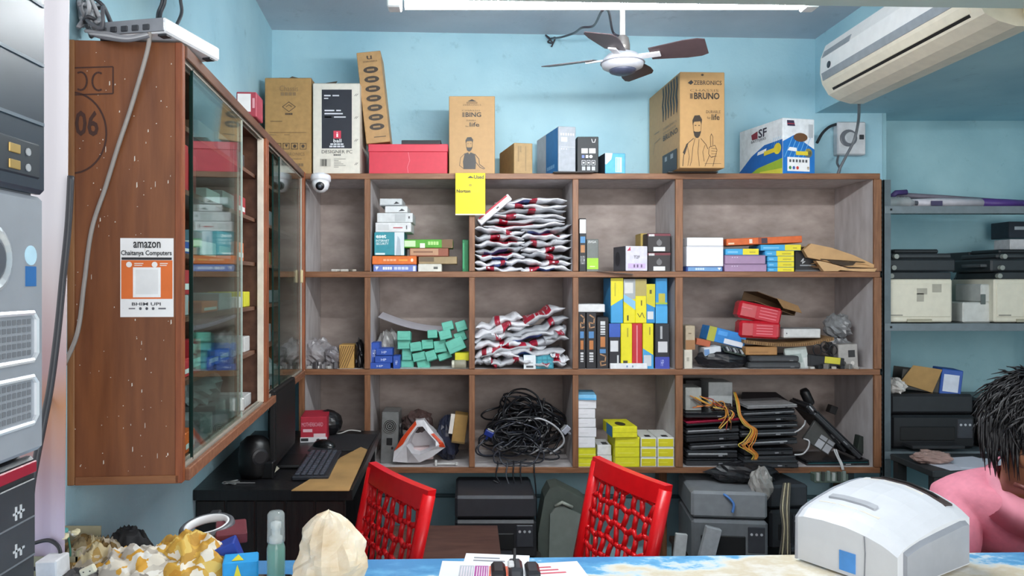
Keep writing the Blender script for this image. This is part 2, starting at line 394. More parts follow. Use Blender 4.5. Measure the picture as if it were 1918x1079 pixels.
# ================================================================== left glass cabinet
TH = 4.67
CB = empty('display_cabinet', 'reddish brown wall cabinet with sliding glass doors', 'cabinet', (-.626, 1.63, 0), (0,0,R(TH)))
cz0, cz1, CD, CL = Z(905,1.63), Z(80,1.63), .238, 1.93
redw = wood_mat('87522F', '6B3D22', 5, (7,7,.8), .42)
redd = wood_mat('96532F', '733A20', 7, (10,10,1), .4)
dkw = wood_mat('75503C', '5A3829', 6, (6,1,6), .5)
MB().box(-CD, -.0, 0, .018, cz0, cz1, .001).build('side_panel', redw, CB)
MB().box(-CD, -.003, CL-.018, CL, cz0, cz1).build('side_panel', redw, CB)
MB().box(-CD, 0, .018, CL-.018, cz1-.02, cz1).build('top_panel', dkw, CB)
MB().box(-CD, 0, .018, CL-.018, cz0, cz0+.02).build('bottom_panel', dkw, CB)
MB().box(-CD, -CD+.006, .018, CL-.018, cz0+.02, cz1-.02).build('back_panel', dkw, CB)
for zz in (1.27, 1.42, 1.57, 1.72, 1.87):
    MB().box(-CD+.006, -.03, .018, .955, zz-.012, zz).build('shelf', dkw, CB)
    MB().box(-CD+.006, -.03, .975, CL-.018, zz-.012, zz).build('shelf', dkw, CB)
MB().box(-CD+.006, -.025, .955, .975, cz0+.02, cz1-.02).build('partition', dkw, CB)
MB().box(-.014, .002, -.003, .02, cz0, cz1, .002).build('stile', redd, CB)
MB().box(-.02, .008, .94, .985, cz0+.025, cz1-.025, .002).build('stile', redd, CB)
MB().box(-.02, .008, CL-.035, CL, cz0, cz1, .002).build('stile', redd, CB)
MB().box(0, .006, .02, CL-.036, cz1-.028, cz1, .002).build('top_rail', dkw, CB)
MB().box(0, .012, .02, CL-.036, cz0, cz0+.028, .002).build('bottom_rail', wood_mat('9A6A4E','7A4A34',7,(1,10,10)), CB)
alu = mat('B9B2A6', .4, .06, metal=.2)
for (ya, yb2) in ((.03,.94),(.985,CL-.036)):
    for xo in (-.004, -.018):
        MB().box(xo-.004, xo+.0, ya, yb2, cz1-.034, cz1-.02).build('track', alu, CB)
        MB().box(xo-.004, xo+.0, ya, yb2, cz0+.02, cz0+.034).build('track', alu, CB)
for yy in (.925, .932): MB().box(-.02, -.001, yy, yy+.005, cz0+.03, cz1-.03).build('door_channel', mat('D8CFC0', .4), CB)
GL = glass_mat('cabinet_glass'); GE = mat('16302C', .2)
for (ya, yb2, xo) in ((.1,.62,-.004), (.14,.635,-.018), (1.28,CL-.05,-.004), (1.22,1.9,-.018)):
    pn = MB().box(xo-.0045, xo-.0005, ya, yb2, cz0+.03, cz1-.03).build('glass_door', GL, CB)
    MB().box(xo-.0055, xo+.0005, ya-.003, ya+.0015, cz0+.03, cz1-.03).build('pane_edge', GE, pn)
    MB().box(xo-.005, xo-.0, yb2-.001, yb2+.001, cz0+.03, cz1-.03).build('pane_edge', mat('C9D6D0', .3), pn)
MB().box(.0, .012, .56, .575, cz0+.06, cz0+.1, .003).build('finger_pull', mat('D9DAD6', .3, metal=.5), CB)
MB().box(.0, .012, CL-.13, CL-.118, 1.5, 1.56, .003).build('finger_pull', mat('C9B98E', .3), CB)
# stamps, specks on the side panel
def cpx(px): return (px-340)*1.63/F
mk = MB()
def seg(a, b, wd_):
    A = Vector((cpx(a[0]), -.0006, Z(a[1],1.63))); B = Vector((cpx(b[0]), -.0006, Z(b[1],1.63))); t_ = (B-A).normalized(); s_ = t_.cross(Vector((0,1,0)))*wd_/2
    mk.add([A-s_,B-s_,B+s_,A+s_], [(0,1,2,3)])
for a, b in (((142,132),(216,128)),((216,128),(216,178)),((216,178),(142,182))): seg(a, b, .003)
for c0, r0, a0, a1 in ((158,14,-120,120),(190,14,60,300)):
    prev = None
    for k in range(13):
        an = R(a0+(a1-a0)*k/12); p = (c0+r0*math.cos(an)*.8, 156+r0*math.sin(an)*1.2)
        if prev: seg(prev, p, .004)
        prev = p
prev = None
for k in range(25):
    an = R(-100+220*k/24); p = (142+62*math.cos(an), 252+75*math.sin(an))
    if prev: seg(prev, p, .004)
    prev = p
g, fs = text_geo('06', .02)
mk.add([(cpx(148+a*42), -.0006, Z(258-b*48,1.63)) for a, b in g], fs)
mk.build('ink_stamp', mat('3F2219', .6), CB)
rs = random.Random(4); sp = MB()
for k in range(110):
    px, py = rs.uniform(145,332), rs.uniform(100,890); ww = rs.uniform(.4,1.2); hh = rs.choice([.7,.8,1,1.2,1.5,2,4,6]) * rs.uniform(.6,1.1)
    x_, z_ = cpx(px), Z(py,1.63); ww *= .0011; hh *= .0011
    sp.add([(x_-ww,-.0007,z_-hh),(x_+ww,-.0007,z_-hh*.6),(x_+ww*.6,-.0007,z_+hh),(x_-ww*.8,-.0007,z_+hh*.8)], [(0,1,2,3)])
tag(sp.build('paint_specks', mat('DCD3C6', .6), CB), kind='stuff')
MB().box(-CD-.004, -CD+.014, -.004, .02, cz0, cz1, .002).build('corner_batten', wood_mat('9A6A3E','7A4E2C',6,(10,10,1)), CB)
MB().box(-CD+.015, -.006, -.003, .001, cz0, cz0+.018, .001).build('lower_batten', wood_mat('93613C','754628',6,(1,10,10)), CB)
# poster on the cabinet side
po = empty('payment_poster', 'white and orange payment poster taped on the cabinet side', 'poster', (X(274,1.62), 1.6235, Z(594,1.62)), (0,0,R(TH)))
w = X(322,1.62)-X(225,1.62); h = Z(446,1.62)-Z(594,1.62)
MB().box(-w/2, w/2, 0, .0012, 0, h).build('paper', mat('F2F1EF', .5, .03), po)
decorate(po, w, .001, h, [('q','F',.02,.23,.98,.72,'E0702F'),('q','F',.24,.25,.76,.63,'F4F4F2'),('q','F',.29,.29,.71,.6,'E6E6E4'),
  ('t','F',.25,.875,.76,.955,'amazon','1E1E22',.012),('t','F',.02,.765,.97,.845,'Chaitanya Computers','17171A',.015),('q','F',.03,.725,.97,.755,'2A2A2E'),
  ('o','F',.17,.665,.055,.036,'F1EDE8'),('o','F',.65,.665,.055,.036,'F1EDE8'),('q','F',.27,.672,.44,.685,'F1DCCB'),('q','F',.27,.648,.42,.66,'F1DCCB'),('q','F',.75,.672,.9,.685,'F1DCCB'),('q','F',.75,.648,.88,.66,'F1DCCB'),
  ('t','F',.22,.145,.76,.185,'BHIM UPI','3A3A40',.01),('q','F',.16,.1,.28,.115,'77777C'),('o','F',.38,.107,.025,.018,'5A5A60'),('o','F',.5,.107,.025,.018,'4A4A52'),('o','F',.62,.107,.025,.018,'5A5A60'),('q','F',.72,.098,.86,.116,'66666C')], .0006)
# things on top of the cabinet
dv = empty('set_top_box', 'white network video box on top of the wall cabinet', 'electronics', (-.722, 1.592, cz1+.001), (0,0,R(-12)))
MB().box(-.085, .085, 0, .215, .004, .036, .004).build('case', mat('ECEDEF', .35, .03), dv)
MB().box(-.082, .082, -.003, .002, .006, .034, .001).build('port_plate', mat('8C9096', .4, metal=.3), dv)
for k in range(5): MB().box(-.07+k*.026, -.055+k*.026, -.006, -.002, .01, .022, .001).build('port', mat('35383E', .4), dv)
for sx_, sy_ in ((-.07,.02),(.07,.02),(-.07,.19),(.07,.19)): MB().box(sx_-.01, sx_+.01, sy_-.01, sy_+.01, 0, .005).build('foot', mat('2A2C30', .6), dv)
rs = random.Random(8)
for k in range(9):
    P = [pt(150+rs.uniform(-6,20), -20, 1.66)] + [pt(150+rs.uniform(-4,45), rs.uniform(5,60), 1.6+rs.uniform(-.02,.1)) for _ in range(4)] + [pt(185+rs.uniform(-20,45), 66+rs.uniform(-6,4), 1.64+rs.uniform(0,.08))]
    wire('network_cable', 'grey and black cables bunched on the cabinet top', P, .0045, rs.choice(['3A3B40','8F9094','B9BABD','55565B']), group='cables on the cabinet top')
for k in range(3):
    wire('network_cable', 'grey and black cables bunched on the cabinet top', [pt(160+k*8, 58+k*4, 1.61),pt(200, 62+k*5, 1.59),pt(240, 70+k*3, 1.585),pt(280, 62+k*3, 1.588)], .004, ['8F9094','B0B1B4','6A6B70'][k], group='cables on the cabinet top')
for k, px in enumerate((298, 303, 332)):
    wire('ceiling_drop_cable', 'dark cable dropping from the ceiling behind the white box', [pt(px, -40, 1.78),pt(px+6, 0, 1.78),pt(px+(8 if k==2 else -2), 25, 1.78),pt(px-4, 52, 1.75)], .004, '33363C', group='cables dropping behind the white box')
wire('hanging_grey_cable', 'long grey cable hanging diagonally across the cabinet side', [pt(281,58,1.585),pt(275,100,1.6),pt(246,200,1.61),pt(222,272,1.61),pt(198,350,1.612),pt(172,430,1.612),pt(158,530,1.61),pt(146,620,1.6),pt(122,680,1.56),pt(92,738,1.5),pt(80,780,1.45)], .0048, '9B948E')
wire('thick_black_cable', 'thick black cable running down beside the white banner', [pt(133,330,1.47),pt(128,420,1.46),pt(118,520,1.45),pt(108,620,1.44),pt(95,720,1.42),pt(82,790,1.4),pt(68,860,1.38),pt(58,920,1.36),pt(54,1000,1.36),pt(52,1110,1.4)], .0065, '3B3B3F')
box('red_gift_box', 'small red box with blank white sticker on the cabinet top', 'box', 443, 480, 172, cz1+.001, 2.36, .1, 'A33A4A', yaw=4, d=[('q','F',.06,.2,.72,.92,'EDEDEE'),('q','F',.8,.35,.92,.75,'D9A0A8')])
# ------------------------------------------------------------------ goods inside the cabinet
rs = random.Random(21)
CT = Matrix.Translation((-.626,1.63,0)) @ Matrix.Rotation(R(TH),4,'Z')
def cab_box(t, wl_, zz, hh, dd, cn, hexc, lab, deco=()):
    # face looks out through the glass (local +X)
    p = CT @ Vector((-.045, t, zz+.0005))
    o = MB().box(-wl_/2, wl_/2, 0, dd, 0, hh, .002).build('retail_box', mat(hexc, .5), None, p, (0,0,R(90+TH)))
    decorate(o, wl_, dd, hh, deco)
    return tag(o, lab, 'box', 'boxes inside the glass cabinet')
lev = [(cz0+.021,'bottom'),(1.27,'second'),(1.42,'third'),(1.57,'fourth'),(1.72,'fifth'),(1.87,'top')]
plan = [
 # level, t, width, height, colour
 (4,.06,.055,.115,'red','B22A32'),(4,.13,.05,.1,'dark red','8F2329'),(3,.07,.09,.03,'blue','2C4E96'),
 (2,.06,.06,.05,'grey','9CA0A2'),(2,.06,.08,.06,'red','B5323A'),(1,.06,.08,.045,'red','C02E37'),(1,.16,.08,.085,'red','B92C36'),
 (0,.1,.09,.05,'orange','D9652A'),(0,.22,.12,.06,'grey','8C8F92'),
 (5,.22,.16,.05,'brown','6B4C3C'),(5,.44,.14,.06,'grey','80868C'),(5,.68,.12,.05,'dark','3C3A3E'),
 (4,.3,.14,.035,'white','D9DBDC'),(4,.5,.14,.05,'silver','A8ADB0'),(4,.7,.12,.06,'red','A8323A'),
 (3,.24,.16,.04,'white','E2E2E0'),(3,.44,.16,.08,'pale blue','7FA3B8'),(3,.68,.1,.06,'orange','C8632E'),
 (2,.26,.16,.03,'orange','CF6A35'),(2,.46,.15,.05,'silver','9FA6AA'),(2,.66,.06,.035,'white','E8E8E6'),(2,.8,.08,.05,'yellow','D6D23A'),
 (1,.3,.12,.05,'blue','2F5AA8'),(1,.44,.12,.05,'blue','2F5AA8'),(1,.62,.14,.06,'grey','7B7E82'),(1,.8,.08,.05,'white','CFCFCD'),
 (0,.42,.16,.07,'grey','6F7376'),(0,.64,.16,.05,'silver','8E9498'),(0,.82,.1,.04,'white','C8C9C8'),
 (5,1.1,.14,.05,'brown','5E463A'),(4,1.08,.12,.05,'dark','36343A'),(4,1.3,.14,.06,'grey','6F7478'),(3,1.06,.1,.06,'white','DDDEDD'),
 (3,1.25,.12,.05,'olive','6F7048'),(2,1.05,.1,.04,'white','D8D9D8'),(2,1.22,.1,.05,'tan','A88F62'),(2,1.45,.14,.05,'grey','74787C'),
 (1,1.06,.1,.05,'silver','A4A9AC'),(1,1.25,.14,.07,'grey','83888C'),(0,1.08,.1,.05,'red','B03038'),(0,1.24,.1,.04,'white','D0D0D0'),(0,1.5,.2,.06,'grey','7A7E82')]
cnt = {}
for L_, t_, w_, h_, cn, hx in plan:
    zz, nm = lev[L_]; t0_ = t_
    t_ = t_+.12 if t_ < .2 else (.36+(t_-.2)*.87 if t_ < .955 else t_)
    if L_ == 2 and t0_ == .06 and h_ == .06: zz += .051
    part_ = 'before the middle post' if t_ < .955 else 'beyond the middle post'
    if t0_ < .2: part_ = 'at the poster end'
    lab = f'{cn} box on the {nm} shelf inside the glass cabinet, {part_}'
    if h_ > .07 and t0_ < .2: lab = f'tall {lab}'
    cab_box(t_, w_, zz, h_, .12, cn, hx, lab, [('q','F',.1,.2,.9,.45,'D8D9D8')] if cn in ('blue','orange','red','pale blue') and w_ > .07 else [])
def poly_bag(name, label, cat, c, sx_, sy_, sz_, col, seed, group=None, rough=.3, alpha=None, bump_=.25, floor=True, kind='bag', rot=0):
    """crumpled bag: displaced ellipsoid with creases, flattened at its base"""
    v = []; f = []; nu, nv = 22, 12
    for j in range(nv+1):
        th = math.pi*j/nv
        for i in range(nu):
            ph = 2*math.pi*i/nu
            d = Vector((math.sin(th)*math.cos(ph), math.sin(th)*math.sin(ph), math.cos(th)))
            q = d*2.2 + Vector((seed*7.3, seed*1.7, 0))
            k = 1 + bump_*(abs(noise.noise(q*1.6))*1.8 - .4) + bump_*.6*noise.noise(q*3.7)
            p = Vector((d.x*sx_*k, d.y*sy_*k, max(0, .5+d.z*.55*k)*sz_))
            v.append(p)
    for j in range(nv):
        for i in range(nu): f.append((j*nu+i, (j+1)*nu+i, (j+1)*nu+(i+1)%nu, j*nu+(i+1)%nu))
    o = MB().add(v, f).build(name, mat(col, rough, .2, 18, 0, .3, kind, None, alpha), None, c, (0,0,R(rot)))
    return tag(o, label, cat, group)
poly_bag('plastic_bag', 'crumpled clear plastic bag on the bottom shelf inside the glass cabinet', 'bag', CT @ Vector((-.12,.54,1.15)), .07, .1, .1, 'A9AEB2', 3, alpha=.75)
poly_bag('plastic_bag', 'crumpled clear plastic bag in the glass cabinet beyond the middle post', 'bag', CT @ Vector((-.12,1.42,1.1)), .07, .1, .1, 'A3A6A8', 5, alpha=.75)

# ================================================================== boxes on top of the shelf unit
K = '4A3B2E'; INK = '2B2622'
box('computer_carton', 'faded brown computer carton in the corner beside the glass cabinet', 'box', 496, 583, 146, ZT, 3.62, .36, 'A9834F', d=[
  ('l','F',[(.38,.7),(.52,.75),(.66,.7),(.52,.65),(.38,.7)],.003,K),('l','F',[(.46,.7),(.52,.72),(.58,.7)],.003,K),('t','F',.44,.615,.6,.635,'',K),
  ('t','F',.32,.86,.72,.92,'Chassis',  '8A6E4C'),('t','F',.34,.815,.68,.85,'', '8A6E4C'),('q','F',.12,.545,.38,.553,'7A6040'),('q','F',.1,.43,.9,.435,'7A6040'),('q','F',.1,.405,.25,.41,'7A6040'),('q','F',.42,.405,.54,.41,'7A6040'),
  ('l','F',[(.22,.26),(.35,.26),(.35,.32),(.22,.32),(.22,.26)],.0025,K),('l','F',[(.4,.26),(.53,.26),(.53,.32),(.4,.32),(.4,.26)],.0025,K),('l','F',[(.58,.26),(.71,.26),(.71,.32),(.58,.32),(.58,.26)],.0025,K),('l','F',[(.76,.26),(.89,.26),(.89,.32),(.76,.32),(.76,.26)],.0025,K),
  ('p','F',[(.25,.29),(.285,.31),(.32,.29),(.285,.27)],K),('p','F',[(.43,.31),(.5,.31),(.47,.275)],K),('o','F',.645,.29,.035,.018,K),('o','F',.825,.29,.035,.018,K),
  ('t','F',.38,.19,.86,.225,'ZEBRONICS','7F6545'),('q','F',.5,.155,.8,.16,'7F6545'),('t','F',.6,.08,.84,.11,'','7F6545')])
box('designer_computer_carton', 'cream carton with a tall black printed panel and barcode', 'box', 586, 674, 156, ZT, 3.61, .36, 'DAD3C6', var=.06, d=[
  ('q','F',.19,.28,.83,.93,'25262F'),('q','F',.44,.39,.6,.475,'CF3A50'),('t','F',.5,.405,.54,.46,'i','F0E8E8'),('t','F',.44,.345,.61,.385,'ball','F0F0F0',.01),
  ('t','F',.37,.318,.66,.335,'','D0D0D4'),('t','F',.35,.292,.68,.31,'','D0D0D4'),('q','F',.24,.855,.38,.87,'D8D8DC'),('q','F',.42,.855,.56,.87,'C8C8CC'),('q','F',.24,.825,.33,.838,'C8C8CC'),
  ('q','F',.25,.69,.46,.705,'D8D8DC'),('q','F',.5,.69,.6,.705,'D8D8DC'),('q','F',.25,.655,.64,.67,'D8D8DC'),('q','F',.25,.62,.4,.633,'D8D8DC'),('q','F',.45,.62,.7,.633,'D8D8DC'),
  ('t','F',.19,.225,.84,.262,'DESIGNER PC','3A3836'),('t','F',.44,.2,.6,.215,'','55524E'),
  ('q','F',.15,.08,.38,.165,'BDB6AA'),*[('q','F',.17+.02*k,.085,.17+.02*k+(.006+.005*(k%3)),.16,'2E2C2A') for k in range(10)],
  *[('q','F',.45,.07+.018*k,.45+.1+.05*((k*7)%4),.076+.018*k,'8F8A82') for k in range(6)],
  *[('l','F',[(.89,v-.012),(.93,v+.012)],.002,'3B3936') for v in (.87,.62,.37,.11)],*[('l','F',[(.92,v-.012),(.96,v+.012)],.002,'3B3936') for v in (.87,.62,.37,.11)]])
for cn_, seed_ in (('computer_carton', 1), ('designer_computer_carton', 2)):
    c_ = bpy.data.objects[cn_]; hh_ = max(q[2] for q in c_.bound_box); ww_ = max(q[0] for q in c_.bound_box); rr_ = random.Random(seed_)
    for sgn in (-1, 1):
        V = [(sgn*ww_*.98,.01,hh_),(sgn*.004,.01,hh_),(sgn*.006,.06,hh_+.012+.012*rr_.random()),(sgn*ww_*.5,.06,hh_+.006+.01*rr_.random()),(sgn*ww_*.95,.06,hh_+.003)]
        V += [(a_, b_, c2+.003) for a_, b_, c2 in V]
        MB().add(V, [(4,3,2,1,0),(5,6,7,8,9)]+[(i,(i+1)%5,5+(i+1)%5,5+i) for i in range(5)]).build('torn_flap', mat('5E4A34', .7), c_)
tb = box('keyboard_carton', 'tall slim brown carton with printed ovals leaning on the red box', 'box', 686, 731, 96, 267.5, 3.66, .2, 'B18A5A', yaw=2, tilt=6.2, d=[
  ('t','F',.4,.915,.62,.955,'u',K,.02),('t','F',.22,.885,.82,.9,'ZEBRONICS',K)] + [q for k in range(7) for q in (('o','F',.52,.80-.104*k,.31,.036,'3E332A'),('q','F',.36,.79-.104*k,.66,.81-.104*k,'9A7A52'))] + [('q','F',.35,.06,.85,.068,K)])
rb = box('red_shoe_box', 'red lidded cardboard box under the leaning slim carton', 'box', 691, 838, 284, ZT, 3.61, .3, 'C93446', d=[('l','F',[(.5,.98),(.52,.6),(.49,.3),(.5,.05)],.002,'E58A94')], var=.05)
w_ = X(838,3.61)-X(691,3.61); hh_ = Z(284,3.61)-ZT
MB().box(-w_/2-.003, w_/2+.003, -.004, .303, hh_-.002, hh_+.036, .003).build('lid', mat('CF3A4C', .5, .05), rb)
box('black_flat_case', 'thin black case lying on the lid of the red box', 'case', 752, 826, 262.5, ZT+hh_+.037, 3.68, .18, '222328', tilt=0)
def man(fig, cx, base, sc, c, beard=True):
    """simple printed figure of a bearded man, generic"""
    P_ = lambda pts: [(cx+u*sc, base+v*sc*.62) for u, v in pts]
    out = []
    hd = P_([(-.1,.78),(-.11,.9),(-.06,1.0),(.06,1.02),(.12,.94),(.11,.78),(.1,.7),(.04,.62),(-.04,.62),(-.09,.7)])
    out.append(('l','F',hd+[hd[0]],.0018,c))
    out.append(('p','F',P_([(-.12,.86),(-.13,.96),(-.07,1.06),(.07,1.07),(.14,.98),(.12,.86),(.09,.94),(-.08,.93)]),c))
    out.append(('p','F',P_([(-.1,.74),(-.05,.72),(.05,.72),(.11,.74),(.08,.64),(.03,.59),(-.03,.59),(-.08,.64)]),c))
    out += [('p','F',P_([(-.07,.845),(-.02,.845),(-.02,.86),(-.07,.86)]),c),('p','F',P_([(.03,.845),(.08,.845),(.08,.86),(.03,.86)]),c)]
    if fig == 'vest':
        out.append(('p','F',P_([(-.16,.52),(-.04,.56),(0,.5),(.05,.56),(.2,.5),(.24,.25),(.22,0),(-.2,0),(-.22,.25)]),c))
        out += [('l','F',P_([(-.16,.52),(-.3,.38),(-.34,.12),(-.2,.02)]),.0022,c),('l','F',P_([(.2,.5),(.34,.34),(.36,.16),(.55,.02)]),.003,c),('l','F',P_([(.24,.22),(.38,.06),(.52,.0)]),.003,c)]
    else:
        out += [('l','F',P_([(-.1,.58),(-.3,.45),(-.38,.2),(-.4,0)]),.003,c),('l','F',P_([(-.06,.58),(-.12,.4),(-.16,.1),(-.2,0)]),.0018,c),('l','F',P_([(-.28,.45),(-.22,.2),(-.26,0)]),.0018,c),
                ('l','F',P_([(.1,.58),(.24,.46),(.3,.36)]),.0022,c),('l','F',P_([(.05,.56),(.02,.3),(.06,0)]),.0018,c),('l','F',P_([(.2,.1),(.16,.3),(.22,.44)]),.0018,c),('p','F',P_([(-.4,.28),(-.3,.45),(-.24,.48),(-.34,.24)]),c)]
        out += [('l','F',P_([(.34,.4),(.5,.44),(.56,.34),(.52,.22),(.4,.18),(.32,.26),(.34,.4)]),.002,c),('l','F',P_([(.38,.42),(.37,.62),(.4,.68),(.44,.62),(.44,.44)]),.002,c),
                *[('l','F',P_([(.4,.38-.06*k),(.55,.36-.05*k)]),.0014,c) for k in range(4)],('l','F',P_([(.34,.22),(.24,.04),(.22,0)]),.002,c),('l','F',P_([(.5,.2),(.44,0)]),.002,c)]
    return out
box('cabinet_carton', 'brown carton printed with a man in a dark vest', 'box', 841, 927, 180, ZT, 3.61, .34, 'B68F5E', var=.05, d=[
  ('p','F',[(.4,.93),(.5,.96),(.6,.93)],'3A3028'),('q','F',.38,.9,.62,.925,'8A6B45'),('t','F',.3,.875,.7,.895,'ZEBRONICS','6B5338'),
  ('t','F',.28,.805,.68,.822,'CHASSIS','5B4730'),('q','F',.29,.73,.34,.79,'6B5338'),('t','F',.36,.73,.7,.79,'BING','2B2622',.02),
  ('t','F',.38,.675,.58,.695,'DURABLE','4A3B2E'),('t','F',.45,.605,.66,.66,'life','2B2622',.01),('t','F',.36,.6,.43,.62,'for','4A3B2E')] + man('vest', .44, .06, .62, '33302E'))
box('small_brown_carton', 'small plain brown carton between the man-printed carton and the blue box', 'box', 962, 998, 268, ZT, 3.62, .3, 'A98A5C', yaw=11, d=[('q','F',.2,.4,.28,.9,'8F744C'),('q','F',.6,.1,.66,.9,'927850'),('q','F',.3,.7,.4,.9,'927850')])
box('motherboard_box', 'grey and blue box standing beside the small black box', 'box', 1045, 1079, 237, ZT+.006, 3.58, .36, 'A9AEB6', yaw=11, d=[
  ('q','L',.45,.0,.985,.985,'2E7FC4'),('q','L',0,0,.45,.985,'C3C6D0'),('t','L',.5,.12,.85,.2,'','8CC0E8'),
  *[('q','F',.12+.14*k,.8,.2+.14*k,.85,'E8EAEE') for k in range(6)],('q','F',.15,.66,.5,.76,'E2E4E8'),('q','F',.15,.54,.95,.548,'D2D4D8'),('o','F',.18,.5,.03,.012,'F0F0F2'),('o','F',.32,.5,.03,.012,'F0F0F2'),('o','F',.46,.5,.03,.012,'F0F0F2')])
box('black_accessory_box', 'black box with white icons between the blue boxes', 'box', 1081, 1121, 256, ZT+.006, 3.6, .2, '24282C', d=[
  ('l','F',[(.68,.93),(.72,.84),(.82,.84),(.86,.93)],.003,'D8DADC'),('q','F',.2,.53,.5,.67,'E6E6E6'),('q','F',.56,.53,.86,.67,'E6E6E6'),('q','F',.22,.4,.34,.48,'6A7CC0'),('q','F',.4,.4,.52,.48,'E0E0E4'),('o','F',.64,.44,.08,.045,'E0E0E4'),
  *[q for k in range(3) for q in (('l','F',[(.22+.23*k,.2),(.38+.23*k,.2),(.38+.23*k,.33),(.22+.23*k,.33),(.22+.23*k,.2)],.0022,'C8CACC'),('q','F',.26+.23*k,.24,.34+.23*k,.29,'C8CACC'),('q','F',.22+.23*k,.05,.38+.23*k,.16,'B8BABC'))]])
box('ink_box', 'little sky blue and white box beside the black icon box', 'box', 1133, 1172, 287, ZT, 3.6, .14, '5FB4E0', yaw=6, d=[('q','L',0,0,1,1,'3A3F48'),('p','F',[(0,1),(.36,1),(.3,.7),(.06,.45),(0,.45)],'EDF3F6'),('q','F',.5,.06,.82,.8,'C8E2F2'),('q','F',.54,.1,.6,.76,'8FC4E4'),('q','F',.66,.1,.7,.76,'8FC4E4')])
for px0, px1 in ((1037,1112),(1252,1345)):
    o = MB().box(X(px0,3.57), X(px1,3.57), 0, .16, 0, .005).build('black_sheet', mat('2A2624', .6), None, (0,3.57,ZT+.0003)); tag(o, 'thin black sheet lying under the boxes at the shelf edge', 'sheet', 'black sheets on the shelf top')
bz_ = [q for k in range(6) for q in (('p','L',[(.47+.085*k,.97-.0*k),(.51+.085*k,.98),(.53+.085*k,.88),(.5+.085*k,.78),(.52+.085*k,.7),(.5+.085*k,.6-.0*k),(.48+.085*k,.6),(.47+.085*k,.7),(.45+.085*k,.78),(.48+.085*k,.88)],'2E2C2C'),)]
box('large_computer_carton', 'largest brown carton printed with a bearded man giving thumbs up', 'box', 1273, 1358, 135, ZT+.006, 3.47, .5, 'B78F5C', yaw=2.5, var=.05, d=bz_ + [
  ('t','L',.5,.38,.95,.44,'BRUNO','4A4238',.015),('t','L',.5,.455,.9,.475,'CHASSIS','7A6A52'),('t','L',.5,.5,.92,.525,'ZEBRONICS','7A6A52'),('q','L',.48,.0,.93,.22,'33343A'),('q','L',.56,.14,.63,.19,'9A9CA0'),('q','L',.74,.14,.82,.19,'9A9CA0'),('q','L',.56,.04,.63,.09,'9A9CA0'),('t','L',.7,.04,.9,.1,'','8A8C90'),('q','L',.2,.52,.36,.53,'7A6A52'),('l','L',[(.15,.3),(.2,.42),(.4,.44)],.004,'8F7C5E'),
  ('p','F',[(.17,.885),(.25,.915),(.3,.89),(.24,.865)],'2B2622'),('t','F',.3,.865,.93,.91,'ZEBRONICS','3A322A',.01),('t','F',.22,.795,.86,.82,'CHASSIS','6B5338'),('q','F',.22,.72,.28,.775,'6B5338'),('t','F',.31,.715,.88,.785,'BRUNO','2B2622',.025),
  ('t','F',.58,.57,.9,.6,'DURABLE','4A3B2E'),('t','F',.7,.5,.88,.56,'life','2B2622',.012),('t','F',.6,.51,.68,.535,'for','4A3B2E'),('o','F',.5,.97,.03,.012,'4A3B2E'),('q','F',.55,.045,.92,.05,'7A6040')] + man('thumb', .38, .02, .8, '33281E'))
sf = box('battery_carton', 'blue and white battery carton with an oval hand hole', 'box', 1462, 1530, 222, ZT, 3.62, .36, 'E6EAEE', yaw=13, d=[
  ('p','F',[(0,0),(1,0),(1,.45),(.35,.7),(0,.58)],'1F72C0'),*[('l','F',[(.06+.14*k,.3),(.3+.14*k,.66)],.0025,'7FC0EA') for k in range(5)],('o','F',.55,.66,.22,.08,'6A4A2E'),('p','F',[(.14,.86),(.38,.86),(.34,.96),(.12,.96)],'3A2E48'),('l','F',[(.14,.9),(.36,.9)],.003,'C83A3A'),
  ('q','F',.8,.66,.94,.9,'B8BCC0'),('p','F',[(.14,.42),(.44,.4),(.42,.47),(.2,.48)],'F0F2F4'),('p','F',[(.4,.34),(.78,.34),(.78,.41),(.4,.41)],'E0C93A'),('o','F',.8,.385,.13,.08,'E8D23C'),('t','F',.74,.36,.88,.42,'40','4A4420',.01),
  ('q','F',.14,.05,.84,.3,'F2F3F4'),*[('q','F',.2+.1*k,.21,.26+.1*k,.26,'5A5C60') for k in range(6)],*[('o','F',.22+.115*k,.11,.04,.03,['3A8A4A','4A6AB0','C8403A','D8A030','3A7A9A','D8B040'][k]) for k in range(6)],
  ('p','L',[(0,0),(1,0),(1,.62),(.6,.6),(.3,.45),(0,.2)],'1F66B8'),('p','L',[(0,0),(1,0),(1,.28),(.45,.2),(0,.0)],'9CB83A'),('p','L',[(.45,0),(1,0),(1,.1),(.5,.12)],'D8D04A'),('t','L',.47,.76,.66,.92,'SF','2A2438',.02),('p','L',[(.32,.76),(.45,.76),(.45,.9),(.3,.86)],'8A2A3A'),('t','L',.3,.7,.65,.745,'BATTERIES','2A2438'),
  ('p','L',[(.44,.44),(.64,.46),(.66,.53),(.46,.5)],'F0F2F4'),('p','L',[(.6,.4),(.84,.42),(.84,.5),(.6,.48)],'E0C93A'),('o','L',.9,.47,.08,.1,'E8D23C'),('t','L',.86,.43,.94,.52,'36','4A4420',.01),('p','L',[(.05,.02),(.38,.02),(.3,.22),(.2,.34),(.1,.22)],'2A3450'),('o','L',.24,.26,.06,.06,'C83A3A'),*[('l','L',[(.76+.05*k,.54),(.82+.05*k,.68)],.002,'7FC0EA') for k in range(4)]])
